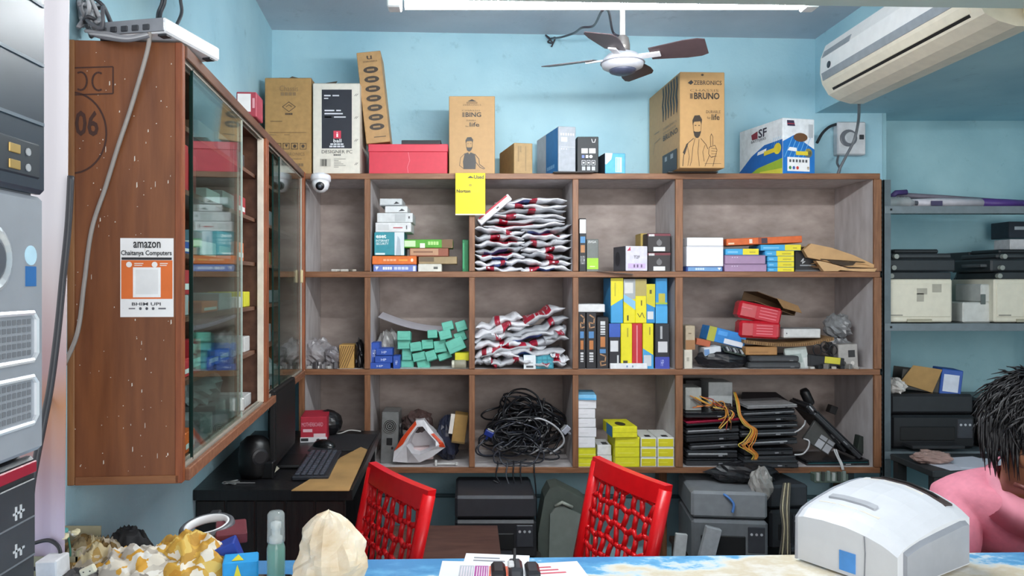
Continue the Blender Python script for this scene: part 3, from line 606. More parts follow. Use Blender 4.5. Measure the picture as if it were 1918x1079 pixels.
# yellow hanging card, dome camera
nc = box('hanging_card', 'bright yellow software card hanging from the shelf edge', 'card', 853, 909, 324, 403, 3.575, .006, 'DCC808', bev=.001, var=.03, d=[
  ('q','F',.0,.0,1,.03,'E8E6C8'),('t','F',.04,.53,.5,.61,'Norton','2E2A04',.03),('t','F',.56,.535,.76,.6,'360','D6C628'),('o','F',.5,.71,.05,.03,'A89A14'),('t','F',.62,.86,.95,.95,'Used','3E463A',.02),('p','F',[(.4,.88),(.5,.93),(.62,.88)],'3A3210'),('q','F',.1,.38,.4,.39,'D2C41C')])
dc = empty('dome_camera', 'white dome security camera under the shelf top corner', 'camera', (X(601,3.5), 3.5, Z(331,3.5)), (R(-10),0,0))
MB().box(-.02, .02, -.02, .1, .0, .014, .003).build('mount_arm', wh, dc)
MB().lathe([(.045,.004),(.047,-.004),(.047,-.02),(.04,-.026)], 28).build('base', wh, dc, smooth=True)
MB().lathe([(.04,-.022),(.041,-.04),(.034,-.06),(.02,-.073),(.001,-.077)], 28).build('dome', wh, dc, smooth=True)
LM = Matrix.Translation((.004,-.022,-.05)) @ Matrix.Rotation(R(118),4,'X')
MB().lathe([(.02,0),(.02,.014),(.017,.018),(.001,.018)], 20, LM).build('lens_housing', mat('1A1B1E', .25), dc, smooth=True)
MB().lathe([(.009,.016),(.008,.021),(.001,.022)], 14, LM).build('lens', mat('4A4E58', .1), dc, smooth=True)
# ================================================================== shelf column beside the cabinet
rs = random.Random(5)
for k, (px, w_) in enumerate(((625,14),(645,18),(664,10))):
    o = MB().box(-.015*w_/14, .015*w_/14, 0, .06, 0, .012, .003).build('paper_scrap', mat(['CFCBC4','B9B4AC','A89F92'][k], .6), None, (X(px,3.64),3.64,Z1+.001), (0,0,R(20*k-15))); tag(o, 'small pale scrap lying on the upper shelf by the dome camera', 'scrap', 'scraps on the empty shelf')
poly_bag('parts_bag', 'clear plastic bag of small metal parts beside the striped box', 'bag', (X(594,3.7),3.72,Z2), .075, .09, .13, '9A9698', 11, alpha=.85)
poly_bag('parts_bag', 'smaller clear bag of screws beside the striped box', 'bag', (X(622,3.66),3.68,Z2), .05, .06, .1, '7E7A7E', 12, alpha=.85)
for k in range(9):
    px = 580+k*6
    o = MB().box(-.012, .012, -.01, .01, 0, .014+.01*(k % 3), .003).build('metal_part', mat(['C9C6C2','8E8C8E','5D5B5E'][k % 3], .35, metal=.4), None, (X(px,3.63+.01*(k%2)), 3.625+.012*(k%2), Z2+.0005), (0,0,R(37*k))); tag(o, 'small loose metal part in front of the plastic bags', 'metal part', 'loose metal parts')
box('striped_box', 'tan box with diagonal dark stripes on the left middle shelf', 'box', 635, 663, 646, Z2, 3.64, .1, 'B99150', d=[('l','F',[(max(0,.0+.16*k-.6),.05 if k > 3 else .6-.15*k+.0),(min(1,.16*k),.95 if k < 6 else 1.8-.14*k)],.004,'6A4A26') for k in range(1,8)])
poly_bag('black_pouch', 'black pouch squeezed between the striped box and the divider', 'pouch', (X(673,3.66),3.69,Z2), .024, .06, .13, '1D1C20', 14, alpha=None)
# ================================================================== second column, upper shelf: software boxes
SW = 'software boxes'
def dash(v0, v1, u0=.1, u1=.6, c='E8EAEC'): return ('q','F',u0,v0,u1,v1,c)
box('cable_box', 'orange flat box at the base of the software stack', 'box', 697, 780, 479.5, Z1+.036, 3.63, .2, 'DB6F2A', d=[('t','F',.25,.4,.55,.62,'','F0B48A'),('q','F',.6,.4,.8,.6,'E8A040'),('o','F',.9,.5,.03,.2,'F2D8C0')])
box('software_box', 'blue violet flat box under the orange software box', 'box', 699, 780, 496, Z1, 3.63, .2, '6D7FBE', d=[('t','F',.22,.3,.44,.7,'','E6E8F4',.01),('t','F',.48,.3,.82,.7,'','C8D0EC'),('q','F',.92,.1,.98,.8,'D8DAE8'),('p','F',[(.08,.2),(.05,.75),(.13,.75)],'E0E4F2')])
box('antivirus_box', 'teal and white internet security box on the orange box', 'box', 701, 757, 435, Z1+.0805, 3.635, .19, '2E8C9A', d=[('q','F',.68,0,1,1,'D3DAE0'),('p','F',[(.72,.0),(.9,0),(.86,.7),(.78,.85)],'A9B6C0'),('t','F',.06,.74,.4,.9,'eset','E6F2F4',.03),('t','F',.06,.58,.5,.68,'INTERNET','E0F0F2',.01),('t','F',.06,.45,.48,.55,'SECURITY','E0F0F2',.01),('q','F',.04,.02,.36,.1,'D8E8EC')])
zt_ = Z(435,3.635)
for nm, lab, a, b, t_, zz, c, dd in (
   ('router_box','white box with red print, lowest of the white boxes on the teal box',703,770,417,zt_+.0005,'D9DADB',[('q','F',.5,.4,.76,.52,'B0505A'),('q','F',.06,.2,.38,.8,'C9CBCC'),('q','F',.86,.3,.89,.7,'55585C')]),
   ('router_box','pale grey box second up in the white box stack',706,773,399,Z(417,3.635)+.001,'CDD0D1',[('q','F',.5,.1,.8,.9,'B4B8BA'),('q','F',.88,.4,.92,.65,'44484C')]),
   ('router_box','narrow white box third up in the white box stack',721,763,386,Z(399,3.635)+.0015,'D3D6D7',[('p','F',[(.6,.2),(.75,.6),(.9,.3)],'33363A')]),
   ('router_box','topmost narrow grey box of the white box stack',711,753,372,Z(386,3.635)+.002,'C3C7C9',[('p','F',[(.62,.2),(.74,.6),(.9,.3)],'33363A'),('q','F',0,0,1,.14,'8B9094')])):
    box(nm, lab, 'box', a, b, t_, zz, 3.635, .2, c, d=dd)
box('pale_box', 'white low box at the bottom beside the blue violet box', 'box', 783, 827, 494.5, Z1, 3.64, .16, 'D2D0C6', d=[('q','F',.66,.35,.84,.65,'5E605C')])
box('tan_packet', 'tan flat packet under the brown box on the software shelf', 'packet', 784, 856, 480.5, Z1+.0385, 3.65, .15, '9A8562', d=[('q','F',.0,.3,.4,.9,'6B5A44')])
box('brown_software_box', 'brown red flat box under the bright green box', 'box', 767, 840, 463.5, Z1+.075, 3.645, .16, '8E4F3A', d=[('q','F',.02,.15,.74,.85,'B88E6E'),('q','F',.1,.4,.6,.6,'8A6048')])
box('green_software_box', 'bright green flat box with white labels above the brown one', 'box', 755, 848, 448.5, Z1+.1165, 3.64, .16, '4F9E2C', d=[('q','F',.03,.15,.25,.85,'C8E4B4'),('q','F',.34,.0,.44,.55,'E4EFD8'),('q','F',.78,.0,1,1,'6E5030'),('t','F',.5,.35,.72,.75,'','B4E08A')])
box('green_upright_box', 'slim dark green box standing upright against the divider', 'box', 866, 878, 449, Z1, 3.65, .14, '1F7A4A', d=[('q','F',.05,.1,.3,.9,'3AA06A')])
# ================================================================== courier bags
def courier(cx, cy, wpx, hpx, yf, dep, tilt, seed, label, group, style):
    rs = random.Random(seed); w = wpx*yf/F; h = max(hpx*yf/F, .012); nx, ny = 16, 7
    ph = [rs.uniform(0, 6.28) for _ in range(6)]
    def mid(u, v): return h*(.22*math.sin(3.1*u+ph[0]) + .16*math.sin(7*u+ph[1]+2*v) + .1*math.sin(13*u+ph[2]))
    def th(u, v):
        e = (1-abs(u)**5)**.5 if abs(u) < 1 else 0
        k = min(1, .22+v*3.2) * min(1, .15+(1-v)*5)
        return max(.0012, h*.52*e*k*(1+.25*math.sin(9*u+ph[3]+3*v)))
    def P_(u, v, s, off=0):
        y = v*dep + .012*math.sin(5*u+ph[4]) + .006*math.sin(17*u+ph[5])
        return (u*w/2, y - off, mid(u, v) + s*(th(u, v)+off))
    def shell(u0, u1, v1, off, nxx, nyy, sides=(1,-1)):
        V = []; Fs = []
        for s in sides:
            b = len(V)
            for j in range(nyy+1):
                for i in range(nxx+1): V.append(P_(u0+(u1-u0)*i/nxx, v1*j/nyy, s, off))
            for j in range(nyy):
                for i in range(nxx):
                    q = (b+j*(nxx+1)+i, b+j*(nxx+1)+i+1, b+(j+1)*(nxx+1)+i+1, b+(j+1)*(nxx+1)+i)
                    Fs.append(q if s > 0 else tuple(reversed(q)))
        if len(sides) == 2:
            n1 = (nxx+1)*(nyy+1)
            for i in range(nxx): Fs.append((i, n1+i, n1+i+1, i+1))
        return V, Fs
    body = {'white':'DADBE0','grey':'9DA0A6','silver':'B7B9BE'}[style[0]]
    o = MB().add(*shell(-1, 1, 1, 0, nx, ny)).build('courier_bag', mat(body, .38, .14, 14, 0, .2, 'film'), None, pt(cx, cy, yf), (0, R(-tilt), R(rs.uniform(-4,4))), smooth=True)
    tag(o, label, 'courier bag', group)
    if 'r' in style[1]:
        a = rs.uniform(-.7, .5); MB().add(*shell(a, a+rs.uniform(.18,.4), .55, .0012, 5, 5)).build('red_print', mat('9E2036', .4, .15), o, smooth=True)
    if 'R' in style[1]:
        a = rs.uniform(-.8, -.3); MB().add(*shell(a, a+rs.uniform(.8,1.2), .8, .001, 8, 5, (1,))).build('red_print', mat('B0243A', .4, .15), o, smooth=True)
    if 'b' in style[1]:
        a = rs.uniform(-.85, -.2); MB().add(*shell(a, a+rs.uniform(.6,1.0), .8, .001, 8, 5, (-1,))).build('blue_print', mat('4A64A6', .4, .15), o, smooth=True)
    if 'w' in style[1]:
        a = rs.uniform(-.6, -.1); MB().add(*shell(a, a+rs.uniform(.5,.8), .5, .001, 6, 5, (1,))).build('white_label', mat('EDEDF0', .4, .05), o, smooth=True)
    return o
G1 = 'courier bags stacked in the upper middle pigeonhole'
L1 = 'white courier bag with red and blue print in the neat upper stack'
sty = [('white','br'),('white','rw'),('grey','b'),('white','r'),('silver','rw'),('white','bR'),('grey','wr'),('white','R')]
ORD = ['bottom','second from the bottom','third from the bottom','fourth from the bottom','fifth from the bottom','sixth from the bottom','top']
for k in range(6): courier(997-k*3, 375+k*9.6, 132+k*4, 9, 3.66, .24, [2,-2,1,-3,0,2][k], 100+k, f'{sty[(k*3) % 8][0]} courier bag, {ORD[5-k] if k else ORD[6]} of the upper stack by the leaning red box', G1, sty[(k*3) % 8])
for k in range(7): courier(936, 432+k*12, 94, 11, 3.65, .24, [-4,-3,4,3,-2,2,0][k], 120+k, f'{sty[(k*3+1) % 8][0]} courier bag, {ORD[6-k]} of the lower stack on the software-box side', G1, sty[(k*3+1) % 8])
for k in range(7): courier(1023, 430+k*12.2, 95, 11, 3.645, .24, [5,3,6,2,-3,-4,1][k], 140+k, f'{sty[(k*5+2) % 8][0]} courier bag, {ORD[6-k]} of the lower stack on the graphics-box side', G1, sty[(k*5+2) % 8])
lb = box('courier_box', 'red and white thin box leaning on the neat courier bag stack', 'box', 893, 968, 384, 397, 3.63, .16, 'E6E4E8', tilt=40, d=[('q','F',.05,.75,.95,1,'B5283A'),('q','F',.55,.3,.62,.5,'3A3A40')])
decorate(lb, X(968,3.63)-X(893,3.63), .16, Z(384,3.63)-Z(397,3.63), [('q','T',0,0,.9,.9,'B5283A'),('q','T',.3,.1,.6,.6,'C84050')])
G2 = 'courier bags heaped in the middle pigeonhole'
L2 = 'crumpled silver courier bag with red print in the slanting middle heap'
sty2 = [('white','r'),('silver','R'),('grey','r'),('white','wr'),('silver','b'),('grey','wr'),('silver','r')]
for k, (cx, cy, wp, tl) in enumerate([(935,604,90,12),(1005,598,116,21),(1012,614,112,18),(940,617,104,12),(1000,629,124,15),(932,632,92,9),(1012,644,108,11),(930,646,92,8),(962,655,124,8),(1042,628,50,38),(930,664,84,3),(1005,661,110,4),(912,680,54,2),(965,679,90,2),(1048,672,38,-12),(1030,682,60,0)]):
    courier(cx, cy, wp, 15 if k < 12 else 14, 3.66-.004*k, .2, tl, 200+k, L2, G2, sty2[k % 7])
box('memory_box', 'teal and white small box in front of the slanting courier bag heap', 'box', 981, 1037, 665, Z2, 3.61, .05, '2C7F92', d=[('q','F',0,0,.4,1,'DDE4E8'),('q','F',.08,.1,.32,.25,'44484C'),('q','F',.08,.42,.3,.46,'8A9094')]+[('q','F',.46+.17*i,.12+.28*j,.6+.17*i,.34+.28*j,'3F9AAC') for i in range(3) for j in range(3)])
# ================================================================== teal and blue boxes
paper = MB(); v = []; 
for i in range(11):
    for j in range(4):
        u = i/10; v.append((X(708+u*124,3.72)-X(708,3.72), j*.07, -.075*u+.03*math.sin(u*3.1)*(-.6)+.006*j))
paper.add(v + [(a_, b_, c_-.0015) for a_, b_, c_ in v], [q for i in range(10) for j in range(3) for q in ((i*4+j,(i+1)*4+j,(i+1)*4+j+1,i*4+j+1),(44+i*4+j+1,44+(i+1)*4+j+1,44+(i+1)*4+j,44+i*4+j))])
tag(paper.build('curved_sheet', mat('CFCDD6', .5, .04), None, pt(708,594,3.72), smooth=True), 'curved white sheet lying across the teal boxes', 'sheet')
poly_bag('grey_adapter', 'grey adapter bundle behind the blue boxes', 'adapter', (X(727,3.76),3.8,Z2), .06, .05, .17, '8C8A88', 31)
for k, (a, b, t_, f_) in enumerate(((691,711,642,680),(704,735,653,666),(702,735,667,680),(692,731,680,None),(736,749,667,None))):
    box('ink_cartridge_box', 'small royal blue cartridge box beside the teal boxes', 'box', a, b, t_, f_ or Z2, [3.66,3.64,3.635,3.625,3.63][k], .09, '2A50A8', group='royal blue cartridge boxes', d=[('t','F',.35,.3,.65,.65,'HP','C8D4F0',.01)])
for k, (a, b_, c, d_, tl) in enumerate([(298,515,415,595,0),(302,595,412,672,-2),(340,672,425,770,0),(333,772,443,855,0),(415,612,515,690,-8),(440,700,555,775,-12),(482,770,590,848,-12),(518,590,618,670,-5),(560,685,650,770,-18),(565,505,665,575,3),(628,598,738,700,-8),(665,700,785,760,-20),(675,505,795,585,14),(700,430,812,505,14),(825,425,932,510,18),(815,520,930,600,22),(755,575,925,690,24)]):
    a, c = 680+a/4.678, 680+c/4.678; t_, f_ = 510+b_/4.678, 510+d_/4.678
    if tl > 0: c -= 3
    box('toner_box', 'small mint teal carton in the tumbled pile', 'box', a, c, t_, f_, 3.655+.012*(k % 4), .085, '62B8A4', tilt=-tl if tl < 0 else tl, pitch=0 if k in (3,6) else -8, group='mint teal cartons in a tumbled pile', var=.06, d=[('q','F',.0,.0,1,.04,'4A9C8A'),('q','F',.2,.28,.8,.34,'55A894')])
box('yellow_packet', 'yellow packet beside the mint teal boxes', 'packet', 852, 879, 661, 676, 3.65, .08, 'D8D22A')
jr = empty('clear_jar', 'clear plastic jar lying under the yellow packet', 'jar', (X(851,3.64),3.64,Z2+.021), (R(0),R(90),R(0)))
MB().lathe([(.018,.0),(.021,.004),(.021,.05),(.018,.058)], 18).build('jar_body', mat('A9A692', .25, alpha=.8), jr, smooth=True)
MB().lathe([(.019,-.012),(.019,.0)], 18).build('lid', mat('C9C9B8', .3), jr)
# ================================================================== bottom: power supply etc
ps = empty('power_supply', 'grey computer power supply with round fan grille', 'power supply', (X(728,3.68), 3.68, Z3), (0,R(2),0))
w_, h_ = .083, Z(772,3.68)-Z3
MB().box(-w_/2, w_/2, 0, .16, 0, h_, .003).build('case', mat('7E8080', .4, .15, metal=.4), ps)
fz_ = h_*.73
MB().lathe([(.034,0),(.034,.003),(.001,.003)], 28, Matrix.Translation((0,-.0005,fz_)) @ Matrix.Rotation(R(90),4,'X')).build('fan_opening', mat('1E1F20', .5), ps)
for r_ in (.008, .017, .026, .033):
    MB().tube([(r_*math.cos(a_*math.pi/12), -.006, fz_+r_*math.sin(a_*math.pi/12)) for a_ in range(25)], .0016, 5).build('grille_ring', mat('B8BAB8', .3, metal=.6), ps)
MB().box(-.014, .014, -.004, 0, h_*.36, h_*.5, .002).build('power_socket', mat('17181A', .4), ps)
MB().box(.01, .02, -.003, 0, h_*.28, h_*.33, .001).build('switch', mat('2A2B2D', .4), ps)
br = empty('metal_bracket', 'perforated metal bracket strip leaning by the power supply', 'bracket', (X(701,3.63), 3.63, Z3), (0,R(5),0))
MB().box(-.02, .004, 0, .004, 0, .17, .001).build('plate', mat('A5A6A4', .35, metal=.5), br)
for k in range(7): MB().box(-.018, -.006, -.003, .001, .01+k*.022, .022+k*.022, .001).build('clip', mat('1F2022', .4), br)
poly_bag('wire_bundle_bag', 'brown plastic bag of wires behind the orange and white bag', 'bag', (X(783,3.75),3.78,Z3+.13), .075, .07, .11, '4A3A38', 41, rough=.2)
poly_bag('dark_pouch', 'dark blue pouch beside the tan box in the bottom pigeonhole', 'pouch', (X(838,3.74),3.78,Z3), .058, .08, .2, '252A3C', 42)
poly_bag('black_bundle', 'black bundle between the power supply and the orange bag', 'bundle', (X(742,3.72),3.76,Z3), .04, .06, .17, '1E1D20', 43)
box('tan_relay_box', 'tan box with white side in the bottom pigeonhole', 'box', 845, 870, 777, Z3+.1, 3.68, .1, '9C7A42', tilt=-8, d=[('q','F',-.3,.3,.0,1,'D8D4CC'),('q','F',.0,.0,1,.06,'6F5830')])
# open white and orange carry bag
ob = empty('carry_bag', 'open white and orange plastic carry bag in the bottom pigeonhole', 'bag', (X(786,3.64), 3.64, Z3))
ring = [(-.13,-.055),(-.125,.0),(-.09,.07),(-.02,.165),(.02,.17),(.07,.1),(.115,.05),(.125,.02),(.06,-.03),(.0,-.06),(-.06,-.065)]
inner = [(-.06,.03),(-.05,.06),(-.035,.09),(-.01,.13),(.015,.135),(.045,.09),(.075,.05),(.075,.025),(.045,.0),(.0,-.02),(-.035,-.01)]
zo = .075
n = len(ring)
jit = random.Random(3)
out_v = [(x_, -.01+.02*jit.random(), z_*.9+zo-.005) for x_, z_ in ring]; in_v = [(x_*1.05, -.03+.02*jit.random(), z_*.9+zo) for x_, z_ in inner]; bk = [(x_*.8, .1, z_*.7+zo) for x_, z_ in inner]; bo = [(x_*.9, .15, max(0,z_*.8+zo)) for x_, z_ in ring]
V = out_v + in_v + bk + bo
V = [(a_, b_, max(.001, c_)) for a_, b_, c_ in V]
fs = []
for i in range(n):
    j = (i+1) % n
    fs += [(i,j,n+j,n+i),(n+i,n+j,2*n+j,2*n+i),(j,i,3*n+i,3*n+j)]
fs.append(tuple(range(2*n,3*n))); fs.append(tuple(range(4*n-1,3*n-1,-1)))
MB().add(V, fs).build('sack', mat('DAD8DC', .4, .1, 20, 0, .2, 'film'), ob)
for idx_ in ((1,2,3),(5,6,7)):
    vv = []
    for i in idx_: vv.append(Vector(V[i])+Vector((0,-.003,0)))
    for i in reversed(idx_): vv.append(Vector(V[i]).lerp(Vector(V[n+i]), .62)+Vector((0,-.004,0)))
    m_ = len(idx_)
    MB().add([tuple(q) for q in vv], [(k, k+1, 2*m_-2-k, 2*m_-1-k) for k in range(m_-1)]).build('orange_print', mat('D2451F', .4, .1), ob)
o = box('inner_carton', 'pale pink packet lying inside the open carry bag', 'packet', 765, 812, 838, 862, 3.7, .04, 'C9B4B4', tilt=4)
bo_ = empty('white_bracket', 'white plastic bracket bolt lying on the bottom shelf edge', 'bracket', (X(814,3.62), 3.62, Z3+.001))
MB().box(0, .012, 0, .03, 0, .026, .003).build('head', mat('D8D8D6', .4), bo_)
MB().box(.012, .105, .01, .02, .006, .013, .002).build('shank', mat('CFCFCC', .4), bo_)
MB().box(.1, .112, .006, .024, .002, .018, .002).build('tip', mat('BDBDBA', .4), bo_)
# ================================================================== tangled cables
rs = random.Random(77)
cx0, cx1 = X(896,3.64), X(1062,3.64)
for k in range(46):
    cxx = rs.uniform(cx0+.1, cx1-.1); rx = rs.uniform(.06, .13); rz = rs.uniform(.03, .085); yy = rs.uniform(3.63, 3.9)
    u_ = (cxx-cx0)/(cx1-cx0); top = .13 + .16*math.exp(-((u_-.5)/.28)**2)
    czz = rs.uniform(.05, top); ph = rs.uniform(0, 6.28); turns = rs.uniform(1.2, 2.6); tl = rs.uniform(-.7, .7)
    P = []
    for i in range(int(turns*13)):
        a_ = ph + i*2*math.pi/13; rr = 1+.18*math.sin(2.3*a_+ph)
        x_ = rx*rr*math.cos(a_); z_ = rz*rr*math.sin(a_)
        q = Vector((cxx + x_*math.cos(tl)-z_*math.sin(tl), yy+.05*math.sin(a_*1.4+ph), Z3+czz + x_*math.sin(tl)*.6+z_*math.cos(tl)))
        q.x = min(max(q.x, cx0-.012), cx1+.012); q.z = max(q.z, Z3+.008); q.y = min(max(q.y, 3.615), 3.95)
        P.append(q)
    c_ = rs.choice(['17181C']*7+['24262C','2B2E3A','3A3C44','C8C9CC' if k % 3 == 0 else '1B1C20'])
    wire('tangled_cable', 'dark cable in the tangled heap in the bottom pigeonhole', P, rs.choice([.004,.005,.006,.0045]), c_, group='tangled cables in the bottom pigeonhole', n=3, rough=.35)
wire('grey_video_cable', 'pale grey cable looping over the tangled dark cables', [pt(990,788,3.625),pt(1010,784,3.615),pt(1035,795,3.612),pt(1052,812,3.612),pt(1056,828,3.615),pt(1046,840,3.615),pt(1030,850,3.62)], .005, 'A9AAAE')
for k, (px, py) in enumerate(((916,812),(1060,805))):
    o = empty('cable_plug', ['blue video cable plug among the tangled cables','pale video cable plug at the edge of the tangled cables'][k], 'plug', pt(px,py,3.615), (R(20),R(25-70*k),0))
    MB().box(-.022, .022, -.008, .008, -.016, .016, .004).build('shell', mat(['22378A','A8ACB8'][k], .4), o)
    MB().box(-.016, .016, -.005, .005, .016, .024, .001).build('connector', mat('B8BABC', .3, metal=.7), o)
    MB().tube([(0,0,-.016),(0,0,-.035)], .006, 8).build('strain_relief', mat(['1A2C70','8F929C'][k], .5), o)
for k, px in enumerate((932, 950, 962, 975, 1000)):
    wire('dangling_cable', 'thin cable dangling below the bottom shelf edge', [Vector((X(px,3.64),3.64,Z3+.02)),Vector((X(px,3.6),3.588,Z3+.012)),pt(px-3+k,890,3.585),pt(px+4,905+5*k,3.585),pt(px+[-8,6,2,3,5][k],[900,912,924,915,990][k],3.59)], .0035, ['26272C','55585E','26272C','2F3036','26272C'][k], group='cables dangling under the shelf')
# ================================================================== fourth column
box('slim_spine_box', 'slim black and white upright box at the left end of the upper shelf', 'box', 1085, 1098, 409, Z1, 3.64, .16, '23252A', d=[('q','F',.05,.72,.95,.98,'E2E3E4'),('q','F',.15,.54,.85,.66,'4A86B8'),('t','F',.2,.14,.8,.3,'RUSH','C8CACC'),('q','F',.2,.36,.8,.5,'B07A4A')])
box('graphics_card_box', 'grey box with lime green base beside the slim black box', 'box', 1099, 1121, 448, Z1, 3.64, .16, '6C706E', d=[('t','F',.15,.88,.8,.95,'EVGA','D8DAD8',.01),('q','F',.02,.08,.98,.42,'9CCB2E'),('q','F',.25,.15,.7,.18,'D6E8A8')])
box('cctv_carton', 'white and pink printed box with dark side on the upper shelf', 'box', 1171, 1214, 461, Z1+.004, 3.61, .16, 'D6D3E2', yaw=10, d=[('q','L',0,0,1,1,'57565C'),('o','L',.35,.5,.2,.3,'3A393E'),('t','F',.36,.5,.64,.62,'T2F','2C2A30',.01),('p','F',[(.05,.8),(.2,.98),(.22,.82)],'C0405A'),('q','F',.1,.1,.9,.3,'CDB6DC'),('q','F',.35,.14,.42,.26,'6A5A7A'),('q','F',.5,.14,.57,.26,'6A5A7A'),('q','F',.68,.14,.75,.26,'6A5A7A')])
box('tan_small_box', 'small tan box standing behind the white and pink box', 'box', 1200, 1212, 437, Z1, 3.74, .12, 'B59A4E', d=[('q','F',.2,.3,.5,.7,'8A7436')])
for k, (t_, f_) in enumerate(((473,Z1),(437,Z(473,3.64)+.001))):
    box('camera_box', ['black camera box with red band, lower of the pair','black camera box with red band, upper of the pair'][k], 'box', 1213, 1256, t_, f_, 3.64, .13, '2E2A2C', d=[('q','F',.0,.86,1,.98,'6E2A36'),('t','F',.05,.84,.3,.95,'','D8D8DA',.01),('q','F',.25,.06,.76,.28,'DADADA'),('p','F',[(.4,.4),(.5,.72),(.6,.4)],'8E8C8E'),('o','F',.5,.5,.12,.16,'6A686A')])
o = MB().add([(-.12,-.07,0),(.0,-.09,-.012),(.05,-.085,-.016),(.06,.05,0),(-.11,.04,0)]+[(-.12,-.07,.002),(.0,-.09,-.01),(.05,-.085,-.014),(.06,.05,.002),(-.11,.04,.002)], [(4,3,2,1,0),(5,6,7,8,9)]+[(i,(i+1)%5,5+(i+1)%5,5+i) for i in range(5)]).build('curled_card', mat('5A4C46', .6), None, (X(1165,3.6),3.66,Z1+.001)); tag(o, 'curled dark card sticking out under the white and pink box', 'card')
# middle shelf: graphics boxes
for k, (a, b) in enumerate(((1083,1097),(1098,1117),(1118,1140))):
    up = k < 2
    box('graphics_box', ['black upright box with tan swirl beside the divider','black upright box with tan swirl, second from the divider','black upright box with tan swirl at its base'][k], 'box', a, b, 585 if k < 2 else 594, Z2, 3.63, .2, '1D1D22', d=[
      ('l','F',[(.35,.95),(.8,.9),(.75,.8),(.3,.82),(.35,.72),(.8,.74)],.006,'A97F5C') if up else ('l','F',[(.3,.28),(.75,.24),(.7,.14),(.3,.14),(.35,.06),(.75,.08)],.006,'A97F5C'),
      ('q','F',.25,.54 if up else .3,.75,.66 if up else .38,'4A80B4'),('q','F',.3,.34 if up else .42,.7,.5 if up else .62,'B5713A'),('q','F',.3,.12 if up else .66,.7,.3 if up else .92,'D0D2D4'),*[('q','F',.3,(.14 if up else .68)+.05*j,.7,(.155 if up else .695)+.05*j,'1D1D22') for j in range(4)]])
box('white_flat_box', 'white flat box lying on the black upright boxes', 'box', 1082, 1133, 570, Z(585,3.63)+.001, 3.63, .16, 'D9D9DA', d=[('q','F',0,0,1,.12,'A8A8AA')])
YE, SK = 'E2D51E', '3E9AD0'
box('white_strip_box', 'long white flat box lying in front of the toner boxes', 'box', 1143, 1213, 681, Z2, 3.605, .02, 'E2E4E8', d=[('o','F',.45,.5,.02,.2,'6A8AB0'),('o','F',.6,.5,.02,.2,'8A9AB0')])
zl_ = Z2
for nm, lab, a, b, c, dd in (
   ('toner_carton','black and blue upright toner box at the left of the lower row',1141,1162,'20222A',[('q','F',0,.7,1,1,'2E56B0'),('q','F',.1,.38,.8,.62,'D4D6DA'),('q','F',.7,.05,.85,.3,'C8CACC')]),
   ('toner_carton','plain yellow upright toner box in the lower row',1163,1184,YE,[('q','F',.2,.08,.6,.18,'3A3A2A'),('q','F',.55,.7,.65,.9,'A89A20')]),
   ('toner_carton','red upright box with white line between two yellow toner boxes',1184,1203,'B8202C',[('q','F',.42,.04,.54,.96,'D88A90')]),
   ('toner_carton','yellow and blue upright toner box in the lower row',1204,1224,YE,[('p','F',[(0,.45),(1,.3),(1,0),(0,0)],SK),('q','F',.1,.06,.8,.3,'C8CCD0'),('q','F',.6,.75,.7,.92,'8A8020')]),
   ('toner_carton','black and violet upright box at the right of the lower row',1227,1254,'22232B',[('q','F',0,0,1,.26,'3A46A8'),('t','F',.4,.06,.6,.2,'HP','B8C0EC'),('q','F',.2,.36,.85,.6,'CFD0D4'),('q','F',.35,.66,.5,.94,'A8AAAE')])):
    box(nm, lab, 'box', a, b, 606, zl_, 3.63, .2, c, d=dd, var=.04)
zu_ = Z(606,3.63)+.001
for lab, a, b, t_, c, dd in (
   ('yellow over sky blue toner box, first of the upper row',1144,1167,521,SK,[('p','F',[(0,.38),(1,.55),(1,1),(0,1)],YE),('q','F',.3,.6,.4,.9,'B8AE20')]),
   ('toner box with silver top and slanted blue band in the upper row',1168,1190,523,YE,[('q','F',0,.55,1,1,'9FA4A8'),('p','F',[(0,.5),(1,.3),(1,.5),(0,.66)],'7FB8DC'),('q','F',.1,.68,.8,.92,'D2D2D0'),('q','F',.3,.06,.42,.18,'3A3A20')]),
   ('yellow toner box with dark script in the upper row',1190,1211,523,YE,[('q','F',0,.62,1,1,'A99A58'),('l','F',[(.2,.22),(.4,.14),(.6,.24),(.8,.12)],.003,'3A3A20'),('q','F',.5,.4,.6,.52,'5A5420')]),
   ('narrow yellow and blue toner box in the upper row',1211,1227,532,'2C88C4',[('p','F',[(0,.5),(1,.4),(1,1),(0,1)],'C8BE1E'),('q','F',.1,.1,.8,.3,'D2D4D6'),('q','F',.35,.75,.6,.85,'5A5420')]),
   ('blue toner box at the right end of the upper row',1228,1250,521,'2F8CC6',[('q','F',.25,.42,.8,.66,'B4AC3A'),('q','F',.0,.42,1,.46,'9CB83A'),('q','F',0,.0,1,.38,'3FA0D8')])):
    box('toner_carton', lab, 'box', a, b, t_, zu_, 3.635, .2, c, d=dd, var=.04)
